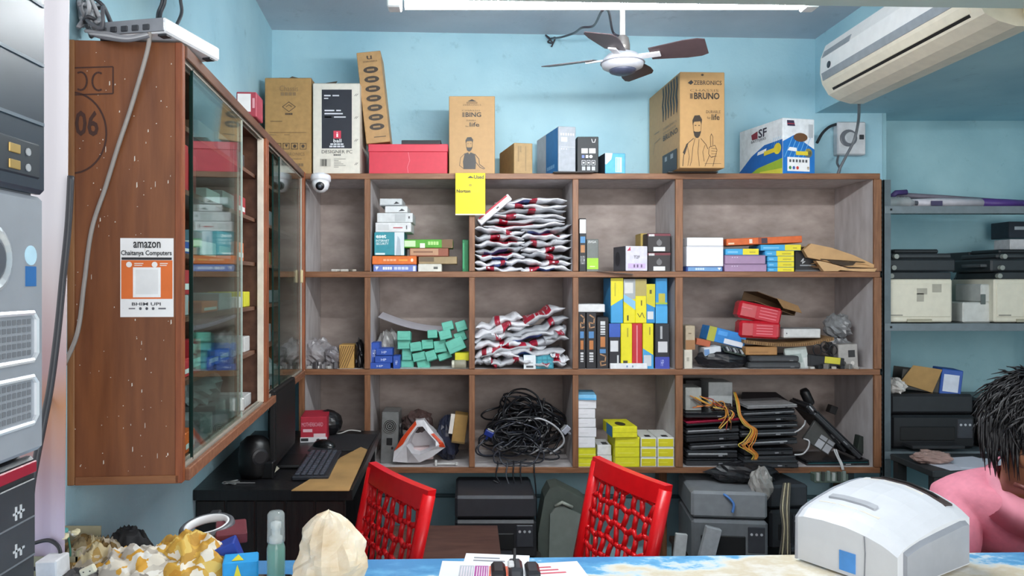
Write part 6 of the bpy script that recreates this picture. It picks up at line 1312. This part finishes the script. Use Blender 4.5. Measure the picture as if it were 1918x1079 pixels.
# ------------------------------------------------------------------ left pile on the counter
G = 'patterned cloths'
def cloth_heap(name, label, c, sx_, sy_, sz_, seed, cols_):
    v = []; nr, na = 26, 64; rsd = random.Random(seed)
    for j in range(nr+1):
        rr = j/nr
        for i in range(na):
            a_ = 2*math.pi*i/na; ed = 1+.16*noise.noise(Vector((math.cos(a_)*1.5+seed, math.sin(a_)*1.5, seed)))
            x_, y_ = rr*math.cos(a_), rr*math.sin(a_)
            p_ = Vector((x_*1.9+seed*3.7, y_*1.9, seed*1.3))
            wv = Vector((noise.noise(p_), noise.noise(p_+Vector((5,1,2))), 0))
            q = p_+wv*1.1
            ridge = (1-abs(noise.noise(q*1.5))*2.0)*.5 + (1-abs(noise.noise(q*2.4+Vector((2,7,1))))*2)*.16
            env = max(0, 1-rr**2.2)**1.05
            z_ = sz_*env*(.62+.55*ridge)
            sh = .05*noise.noise(q*2.0)
            v.append((sx_*(x_*ed+sh), sy_*(y_*ed+sh), max(.0008, z_)))
    f = [(j*na+i, (j+1)*na+i, (j+1)*na+(i+1)%na, j*na+(i+1)%na) for j in range(nr) for i in range(na)]
    m = bpy.data.materials.new('patterned_cloth'); m.use_nodes = True; nt = m.node_tree; N = nt.nodes; L = nt.links; p = N['Principled BSDF']; p.inputs['Roughness'].default_value = .75
    tc = N.new('ShaderNodeTexCoord'); n_ = N.new('ShaderNodeTexVoronoi'); n_.inputs['Scale'].default_value = 42
    nd = N.new('ShaderNodeTexNoise'); nd.inputs['Scale'].default_value = 14; nd.inputs['Detail'].default_value = 3
    L.new(tc.outputs['Object'], nd.inputs['Vector']); mv = N.new('ShaderNodeMix'); mv.data_type = 'VECTOR'; mv.inputs[0].default_value = .12
    L.new(tc.outputs['Object'], mv.inputs[4]); L.new(nd.outputs['Color'], mv.inputs[5]); L.new(mv.outputs[1], n_.inputs['Vector'])
    r = N.new('ShaderNodeValToRGB'); r.color_ramp.interpolation = 'CONSTANT'; e = r.color_ramp.elements
    sp = N.new('ShaderNodeSeparateColor'); L.new(n_.outputs['Color'], sp.inputs[0])
    e[0].position = 0; e[0].color = (*lin(cols_[0]),1); e[1].position = .85; e[1].color = (*lin(cols_[-1]),1)
    for k, cc in enumerate(cols_[1:-1]): q = e.new(.85*(k+1)/(len(cols_)-1)); q.color = (*lin(cc),1)
    L.new(sp.outputs[0], r.inputs[0]); L.new(r.outputs[0], p.inputs['Base Color'])
    o = MB().add(v, f).build(name, m, None, c, smooth=True); return tag(o, label, 'cloth', G)
cloth_heap('printed_cloth', 'mustard and white printed cloth bundle beside the ring light', (X(355,1.54),1.54,CZ_), .125, .09, .094, 2.2, ['C99A3A','D2A848','C48A2A','E4DCCB','D8B860','B98E3C'])
cloth_heap('printed_cloth', 'grey, white and yellow printed cloth in the middle of the pile', (X(252,1.5),1.5,CZ_), .12, .085, .082, 6.4, ['B8AFA2','D09A34','8E857A','D8CFBE','C4BCAE','E0DCD2'])
cloth_heap('printed_cloth', 'olive and brown printed cloth by the white flower', (X(172,1.55),1.55,CZ_), .1, .085, .085, 9.1, ['7A6034','A8884A','5A4628','B8AC98','8A7A5A','C8B890'])
cloth_heap('black_cloth', 'black crumpled cloth on top of the pile', (X(240,1.6),1.6,CZ_+.02), .06, .05, .065, 12.7, ['141416','1E1F22','26272A'])
cloth_heap('dark_grey_cloth', 'dark grey cloth at the front of the pile', (X(150,1.45),1.45,CZ_), .07, .045, .05, 15.3, ['4A4848','55524F','5E5A56'])
rl = empty('ring_light', 'white ring light lying tilted on the counter pile', 'ring light', (X(388,1.66),1.66,Z(988,1.66)), (R(8),R(-5),0))
def torus(r0, r1, n=40, m=10, fl=1.0):
    v = [((r0+r1*math.cos(b_*2*math.pi/m))*math.cos(a_*2*math.pi/n), (r0+r1*math.cos(b_*2*math.pi/m))*math.sin(a_*2*math.pi/n), r1*fl*math.sin(b_*2*math.pi/m)) for a_ in range(n) for b_ in range(m)]
    return MB().add(v, [(a_*m+b_, ((a_+1)%n)*m+b_, ((a_+1)%n)*m+(b_+1)%m, a_*m+(b_+1)%m) for a_ in range(n) for b_ in range(m)])
torus(.052,.008,fl=1.2).build('ring_housing', mat('5A5C60', .4), rl, smooth=True)
torus(.046,.0055,fl=1.8).build('diffuser', mat('F2F2F2', .35, .02), rl, smooth=True)
MB().box(-.012,.012,.05,.07,-.01,.01,.003).build('mount', mat('2A2C30', .4), rl)
bk_ = box('maroon_book', 'maroon book under the ring light', 'book', 405, 462, 1000, 1020, 1.6, .1, '6E2A34', yaw=18)
box('blue_folder', 'royal blue folder propped on the pile near the spray bottle', 'folder', 380, 460, 1028, CZ_+.001, 1.52, .05, '1E3E9A', tilt=22, yaw=12)
box('cyan_box', 'cyan box with yellow triangle on the counter near the spray bottle', 'box', 418, 482, 1052, CZ_+.001, 1.47, .05, '2AA0E0', yaw=14, d=[('p','T',[(.25,.1),(.6,.1),(.42,.8)],'E8DC3A'),('p','F',[(.25,.1),(.6,.1),(.42,.9)],'E8DC3A')])
for k, (px, py, c_) in enumerate(((125,1000,'E8E8E0'),(136,1004,'6ABAB8'),(118,1006,'D8D0A0'),(130,1010,'D8ECE8'))):
    pass
fw = empty('plastic_flowers', 'little white and teal plastic flowers on the counter pile', 'flowers', pt(128,1004,1.5))
for k in range(9):
    a_ = k*2.4; MB().lathe([(.001,0),(.007,.004),(.008,.007),(.003,.009)], 7, Matrix.Translation((.012*math.cos(a_)*(1+k*.06),.01*math.sin(a_),.004*math.sin(k*1.7))) @ Matrix.Rotation(R(40*math.sin(k)),4,'X')).build('flower', mat(['EEEEE6','5FB4B0','E2D8B0'][k%3], .5), fw)
MB().tube([(0,0,0),(.003,.002,-.03),(.0,.004,-.12)], .002, 6).build('stem', mat('3A7A6A', .5), fw)
for k, (px, py, w_, lab, hx) in enumerate(((88,1052,28,'white card box standing by the black computer tower','E2E2E4'),(166,1062,18,'cream switch plate lying on the pile','E6DEC4'))):
    o = box('switch_plate' if k else 'white_card_box', lab, 'plate' if k else 'box', px-w_/2-6, px+w_/2+6, py, CZ_+.001 if not k else 1078, 1.42, .01 if k else .05, hx, tilt=25 if k else 3, d=[('o','F',.3,.6,.05,.08,'4A4640'),('o','F',.7,.4,.05,.08,'4A4640')] if k else [('q','F',.6,.3,.8,.6,'55565C')])
tt = empty('tool_tray', 'grey tray of cables and yellow items beside the computer towers', 'tray', (X(88,1.5),1.5,CZ_+.0005))
MB().box(-.05,.06,0,.1,0,.004).box(-.05,.06,0,.003,0,.05).box(-.05,.06,.097,.1,0,.08).box(.057,.06,0,.1,0,.06).build('tray', mat('A8A488', .5), tt)
o = box('yellow_tape_roll_box', 'yellow strip box in the grey tray', 'box', 58, 96, 1008, 1018, 1.55, .04, 'C8A42A', tilt=4)
o = box('maroon_small_box', 'small maroon box in the grey tray', 'box', 52, 78, 1022, 1042, 1.53, .04, '5A2438')
wire('tray_cable', 'black cable curling around the grey tray', [pt(56,1020,1.49),pt(90,1012,1.48),pt(110,1025,1.47),pt(112,1050,1.46),pt(95,1062,1.46),pt(60,1066,1.46)], .004, '2A2B2E')
# ================================================================== computer towers on the left
TX = X(75,.7)
T1 = empty('computer_tower', 'silver computer tower with dark drive bay door, upper of two stacked', 'computer', (TX, .61, 1.345))
SV = mat('9EA4AC', .4, .05, 30, .2); DKB = mat('2E3A46', .3, .1)
MB().box(-.38,-.004,-.09,.088,0,.44,.006).build('case', mat('8A9098', .45), T1)
MB().box(-.006,.004,-.09,.09,.0,.235,.004).build('lower_bezel', SV, T1)
MB().box(-.006,.006,-.09,.09,.237,.44,.004).build('bay_door', DKB, T1)
for z_ in (.3,.355,.41): MB().box(.004,.0075,-.088,.084,z_,z_+.003).build('bay_groove', mat('5A6874', .4), T1)
MB().box(.004,.0075,-.088,.078,.25,.282,.002).build('port_strip', mat('222B34', .4), T1)
for z_ in (.256,.27): 
    MB().box(.007,.0085,.03,.046,z_-.002,z_+.006,.0005).build('usb_port', mat('B89A5A', .35, metal=.5), T1)
    MB().lathe([(.0035,0),(.0035,.001)], 10, Matrix.Translation((.0075,.058,z_+.002)) @ Matrix.Rotation(R(90),4,'Y')).build('audio_jack', mat('A8ACB0', .4), T1)
MB().lathe([(.03,0),(.03,.004),(.026,.006),(.022,.004)], 24, Matrix.Translation((.004,.005,.175)) @ Matrix.Rotation(R(90),4,'Y')).build('power_button_ring', mat('D0D4D8', .25, metal=.5), T1)
MB().lathe([(.02,0),(.02,.005),(.016,.007)], 20, Matrix.Translation((.004,.005,.175)) @ Matrix.Rotation(R(90),4,'Y')).build('power_button', mat('5A6068', .3), T1)
o = MB().lathe([(.009,0),(.009,.0006)], 18, Matrix.Translation((.004,.068,.18)) @ Matrix.Rotation(R(90),4,'Y')).build('processor_sticker', mat('B9DCEC', .3), T1)
MB().box(.004,.0047,.06,.076,.152,.17).build('blue_sticker', mat('2A6AA8', .4), T1)
for z0_, z1_ in ((.085,.128),(.028,.07)):
    MB().tube([(.005,-.08,z0_),(.005,.07,z0_),(.005,.076,z0_+.006),(.005,.076,z1_-.006),(.005,.07,z1_),(.005,-.08,z1_)], .0025, 6).build('grille_frame', mat('D8DCE0', .25, metal=.4), T1)
    gm = MB()
    for r_ in range(5):
        for c_ in range(20): gm.box(.0042,.0048,-.076+c_*.0073,-.0715+c_*.0073,z0_+.005+r_*.007,z0_+.0095+r_*.007)
    tag(gm.build('grille_holes', mat('6E7278', .6), T1), kind='stuff')
T2 = empty('computer_tower', 'black computer tower with red stripe, lower of two stacked', 'computer', (TX-.004, .605, CZ_+.0005))
MB().box(-.38,-.004,-.09,.086,0,.442,.005).build('case', mat('1D2024', .45), T2)
MB().box(-.006,.004,-.09,.088,0,.44,.003).build('front_bezel', mat('2A2E33', .4), T2)
MB().box(.004,.0065,-.09,.086,.425,.436,.001).build('red_stripe', mat('9A1E34', .35), T2)
MB().box(.004,.006,-.088,.084,.35,.42,.002).build('drive_bay', mat('34383E', .4), T2)
for z_ in (.35,.385): MB().box(.006,.0068,-.086,.082,z_,z_+.0015).build('bay_seam', mat('6A6E74', .5), T2)
for z_, k in ((.395,0),(.362,1)):
    MB().box(.006,.0069,.05,.066,z_,z_+.002).box(.006,.0069,.053,.055,z_-.005,z_+.007).box(.006,.0069,.06,.062,z_-.005,z_+.007 if not k else z_+.002).build('usb_mark', mat('B8BCC0', .5), T2)
# ------------------------------------------------------------------ banner behind the towers
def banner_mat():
    m = bpy.data.materials.new('flex_painted_reflections'); m.use_nodes = True; nt = m.node_tree; N = nt.nodes; L = nt.links; p = N['Principled BSDF']; p.inputs['Roughness'].default_value = .35
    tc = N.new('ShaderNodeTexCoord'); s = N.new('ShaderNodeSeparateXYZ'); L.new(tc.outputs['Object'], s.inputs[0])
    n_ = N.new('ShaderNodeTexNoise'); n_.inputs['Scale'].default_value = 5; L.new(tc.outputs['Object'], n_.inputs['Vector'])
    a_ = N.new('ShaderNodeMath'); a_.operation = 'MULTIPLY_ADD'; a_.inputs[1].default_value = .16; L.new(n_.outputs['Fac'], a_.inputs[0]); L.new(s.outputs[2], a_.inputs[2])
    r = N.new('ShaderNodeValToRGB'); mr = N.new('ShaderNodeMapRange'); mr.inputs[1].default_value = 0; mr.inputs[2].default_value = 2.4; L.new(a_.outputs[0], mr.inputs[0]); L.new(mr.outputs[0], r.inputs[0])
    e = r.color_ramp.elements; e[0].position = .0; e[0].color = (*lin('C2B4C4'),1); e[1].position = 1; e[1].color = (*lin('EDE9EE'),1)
    for ps_, c in ((.44,'C9BCD0'),(.5,'B79AA0'),(.555,'C98F6A'),(.6,'C7A6A6'),(.66,'E3D4D2'),(.72,'EAE4E6')): q = e.new(ps_); q.color = (*lin(c),1)  # violet and orange bands: soft reflections painted into the banner's base colour
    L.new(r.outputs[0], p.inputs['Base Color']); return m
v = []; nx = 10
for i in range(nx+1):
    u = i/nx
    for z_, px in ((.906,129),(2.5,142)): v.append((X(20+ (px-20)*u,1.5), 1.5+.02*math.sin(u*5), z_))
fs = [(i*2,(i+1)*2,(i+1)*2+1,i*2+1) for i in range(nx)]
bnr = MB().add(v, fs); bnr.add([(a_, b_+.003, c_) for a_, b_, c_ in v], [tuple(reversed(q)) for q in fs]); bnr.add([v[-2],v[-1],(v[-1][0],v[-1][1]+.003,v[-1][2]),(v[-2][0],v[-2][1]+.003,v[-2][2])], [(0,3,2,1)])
tag(bnr.build('hanging_banner', banner_mat(), None, smooth=True), 'white banner with painted-in warm reflections hanging behind the computer towers', 'banner')
# ================================================================== person at the right
def skinned(name, joints, edges, m, parent, sub_=2, root=0):
    me = bpy.data.meshes.new(name); me.from_pydata([j[0] for j in joints], edges, []); o = bpy.data.objects.new(name, me); COL.objects.link(o)
    sk = o.modifiers.new('skin', 'SKIN'); sk.use_smooth_shade = True
    for i, j in enumerate(joints):
        d = me.skin_vertices[0].data[i]; r = j[1]; d.radius = (r, r) if not isinstance(r, tuple) else r; d.use_root = (i == root)
    ss = o.modifiers.new('ss', 'SUBSURF'); ss.levels = sub_; ss.render_levels = sub_
    dg = bpy.context.evaluated_depsgraph_get(); nm = bpy.data.meshes.new_from_object(o.evaluated_get(dg)); nm.name = name
    bpy.data.objects.remove(o); o2 = bpy.data.objects.new(name, nm); COL.objects.link(o2); nm.materials.clear(); nm.materials.append(m)
    for p in nm.polygons: p.use_smooth = True
    o2.parent = parent; return o2
HX, HY, HZ = X(1950,1.9), 1.9, Z(812,1.9)
PE = empty('person', 'person in a pink shirt with bushy dark hair bending down beside the printer', 'person', (1.62, 2.12, 0))
off = Vector((1.62,2.12,0))
skin = mat('8A5A40', .5, .08, 30)
J = [(1.62,2.12,.50),.11, (1.59,2.09,.66),.105, (1.55,2.05,.8),.1, (1.50,2.0,.91),.085, (1.465,1.945,.985),.058, (HX-.02,HY-.01,HZ-.06),.07, (HX,HY,HZ+.01),.1, (HX,HY,HZ+.06),.085,
     (1.34,2.07,.88),.045, (1.27,1.98,.7),.04, (1.37,1.84,.73),.034, (1.41,1.79,.735),.029,
     (1.68,1.9,.9),.045, (1.68,1.8,.7),.04, (1.55,1.77,.73),.034, (1.5,1.765,.735),.029,
     (1.53,2.1,.47),.085, (1.36,1.82,.45),.065, (1.37,1.84,.1),.045, (1.33,1.76,.05),.035,
     (1.72,2.08,.47),.085, (1.64,1.78,.45),.065, (1.65,1.8,.1),.045, (1.62,1.72,.05),.035,
     (HX-.092,HY-.07,HZ-.07),.016, (HX-.07,HY-.053,HZ-.11),.042]
joints = [(Vector(J[i])-off, J[i+1]) for i in range(0, len(J), 2)]
E = [(0,1),(1,2),(2,3),(3,4),(4,5),(5,6),(6,7),(3,8),(8,9),(9,10),(10,11),(3,12),(12,13),(13,14),(14,15),(0,16),(16,17),(17,18),(18,19),(0,20),(20,21),(21,22),(22,23),(6,24),(5,25)]
for wrist, fd in ((11, Vector((.62,-.78,0)).normalized()), (15, Vector((-1,-.1,0)).normalized())):   # hands with five fingers each
    wv = joints[wrist][0]; sd = Vector((-fd.y, fd.x, 0))
    for k in range(4):
        a_ = len(joints); b_ = fd*.03 + sd*(-.024+.016*k) + Vector((0,0,.004)); ex = .008*(1-abs(k-1.4))
        joints += [(wv+b_, .0095), (wv+b_+fd*(.03+ex)+Vector((0,0,-.004)), .0085), (wv+b_+fd*(.05+ex*1.5)+Vector((0,0,-.02)), .0075)]
        E += [(wrist,a_),(a_,a_+1),(a_+1,a_+2)]
    a_ = len(joints); s_ = 1 if wrist == 11 else -1
    joints += [(wv+fd*.008+sd*.035*s_, .0105), (wv+fd*.035+sd*.048*s_+Vector((0,0,-.006)), .009)]; E += [(wrist,a_),(a_,a_+1)]
bd = skinned('body', joints, E, skin, PE, 2)
pink = mat('E58CA0', .7, .06, 60, 0, .1)
SJ = [((1.62,2.12,.52),.15),((1.59,2.09,.68),.155),((1.55,2.05,.82),.152),((1.5,2.0,.915),.128),((1.475,1.955,.97),.085),((1.345,2.065,.885),.085),((1.272,1.985,.71),.07),((1.675,1.905,.9),.085),((1.68,1.805,.71),.07),((1.35,1.86,.728),.055),((1.58,1.775,.728),.055)]
skinned('shirt', [(Vector(a_)-off, r_) for a_, r_ in SJ], [(0,1),(1,2),(2,3),(3,4),(3,5),(5,6),(3,7),(7,8),(6,9),(8,10)], pink, PE, 2)
# collar: band around the neck folded outwards
cc = Vector((1.475,1.95,.985))-off; ax = Vector((-.3,-.4,.86)).normalized(); e1 = ax.orthogonal().normalized(); e2 = ax.cross(e1)
v = []; n = 24
for i in range(n):
    a_ = 2*math.pi*i/n; d = e1*math.cos(a_)+e2*math.sin(a_); fr = max(0, d.dot(Vector((-.5,-.8,-.3)).normalized()))
    v += [tuple(cc+d*.08+ax*(.03-.03*fr)), tuple(cc+d*(.12+.02*fr)-ax*(.022+.05*fr)), tuple(cc+d*(.124+.02*fr)-ax*(.025+.05*fr)), tuple(cc+d*.085+ax*(.032-.03*fr))]
MB().add(v, [(i*4+k, ((i+1)%n)*4+k, ((i+1)%n)*4+(k+1)%4, i*4+(k+1)%4) for i in range(n) for k in range(4)]).build('collar', mat('EE9AAD', .7, .05), PE, smooth=True)
tr_ = [((1.62,2.12,.49),.15),((1.53,2.1,.47),.1),((1.36,1.82,.45),.085),((1.37,1.84,.12),.065),((1.72,2.08,.47),.1),((1.64,1.78,.45),.085),((1.65,1.8,.12),.065)]
skinned('trousers', [(Vector(a_)-off, r_) for a_, r_ in tr_], [(0,1),(1,2),(2,3),(0,4),(4,5),(5,6)], mat('2E3440', .8), PE, 2)
hv = Vector((HX,HY,HZ))-off; fwd = Vector((-.8,-.6,0)); sid = Vector((.6,-.8,0))
for sy_ in (-.033, .033):
    v_ = hv+fwd*.074+sid*sy_+Vector((0,0,-.035)); MB().lathe([(.001,-.011),(.01,-.006),(.012,0),(.01,.006),(.001,.011)], 12, Matrix.Translation(v_)).build('eye', mat('E8E4E0', .2), PE, smooth=True)
    MB().tube([v_+fwd*.006-sid*.018+Vector((0,0,.018)),v_+fwd*.012+Vector((0,0,.024)),v_+fwd*.006+sid*.018+Vector((0,0,.018))], .004, 6).build('eyebrow', mat('17130F', .8), PE)
MB().tube([hv+fwd*.112-sid*.022+Vector((0,0,-.115)),hv+fwd*.12+Vector((0,0,-.118)),hv+fwd*.112+sid*.022+Vector((0,0,-.115))], .006, 6).build('mouth', mat('6E3A34', .5), PE, smooth=True)
for sg_ in (-1, 1):
    ev = hv+sid*.1*sg_+Vector((0,0,-.04)); MB().lathe([(.001,-.026),(.012,-.018),(.016,0),(.012,.016),(.001,.024)], 10, Matrix.Translation(ev)).build('ear', skin, PE, smooth=True)
hr = MB(); rs = random.Random(17); hc = hv+Vector((.008,.006,.03))
v = []; f = []; nu, nv = 30, 14
for j in range(nv+1):
    th = math.pi*.6*j/nv
    for i in range(nu):
        a_ = 2*math.pi*i/nu; d = Vector((math.sin(th)*math.cos(a_), math.sin(th)*math.sin(a_), math.cos(th)))
        v.append(hc+d*.12*(1+.07*noise.noise(d*4)))
for j in range(nv):
    for i in range(nu): f.append((j*nu+i, (j+1)*nu+i, (j+1)*nu+(i+1)%nu, j*nu+(i+1)%nu))
hr.add([tuple(q) for q in v], f)
for k in range(1500):
    th = math.acos(1-rs.random()*1.36); a_ = rs.uniform(0, 6.28)
    d = Vector((math.sin(th)*math.cos(a_), math.sin(th)*math.sin(a_), math.cos(th)))
    flow = Vector((-.5+rs.uniform(-.7,.5), -.2+rs.uniform(-.6,.6), -.5+rs.uniform(-.5,.4))); flow -= d*flow.dot(d)
    ln = rs.uniform(.05,.095); P = []; up_ = rs.uniform(.0,.016) if rs.random() < .8 else rs.uniform(.012,.035)
    for t_ in (0, .3, .65, 1):
        q = d*.12+flow*ln*t_+Vector((0,0,-.012*t_*t_)); rad = .117+.008*math.sin(t_*2.2)+up_*t_
        P.append(hc+q.normalized()*rad)
    hr.tube(P, [.003,.0034,.0024,.0005], 4)
for k in range(70):   # locks falling over the forehead
    p0 = hc+fwd*.1+sid*rs.uniform(-.1,.05)+Vector((0,0,.0+rs.uniform(-.03,.03))); ln = rs.uniform(.07,.15)
    hr.tube([p0, p0+fwd*.02+Vector((0,0,-.015)), p0+fwd*.026+Vector((0,0,-ln*.55)), p0+fwd*(.012+rs.uniform(-.01,.012))+Vector((0,0,-ln))], [.003,.0036,.003,.0006], 4)
hr.build('hair', mat('1B1A1D', .42, .3, 40), PE, smooth=True)
st = empty('stool', 'dark stool under the person in the pink shirt', 'stool', (1.62,2.12,0))
MB().lathe([(.15,.335),(.16,.34),(.16,.355),(.15,.36)], 24).build('seat', mat('2A2A2C', .6), st)
for a_ in range(4):
    an = R(45+90*a_); MB().tube([(.11*math.cos(an),.11*math.sin(an),.335),(.15*math.cos(an),.15*math.sin(an),0)], .012, 8).build('leg', mat('3A3C40', .4), st)
tag(rb_, 'rolled white and purple flex banner on the top rack shelf', 'banner')
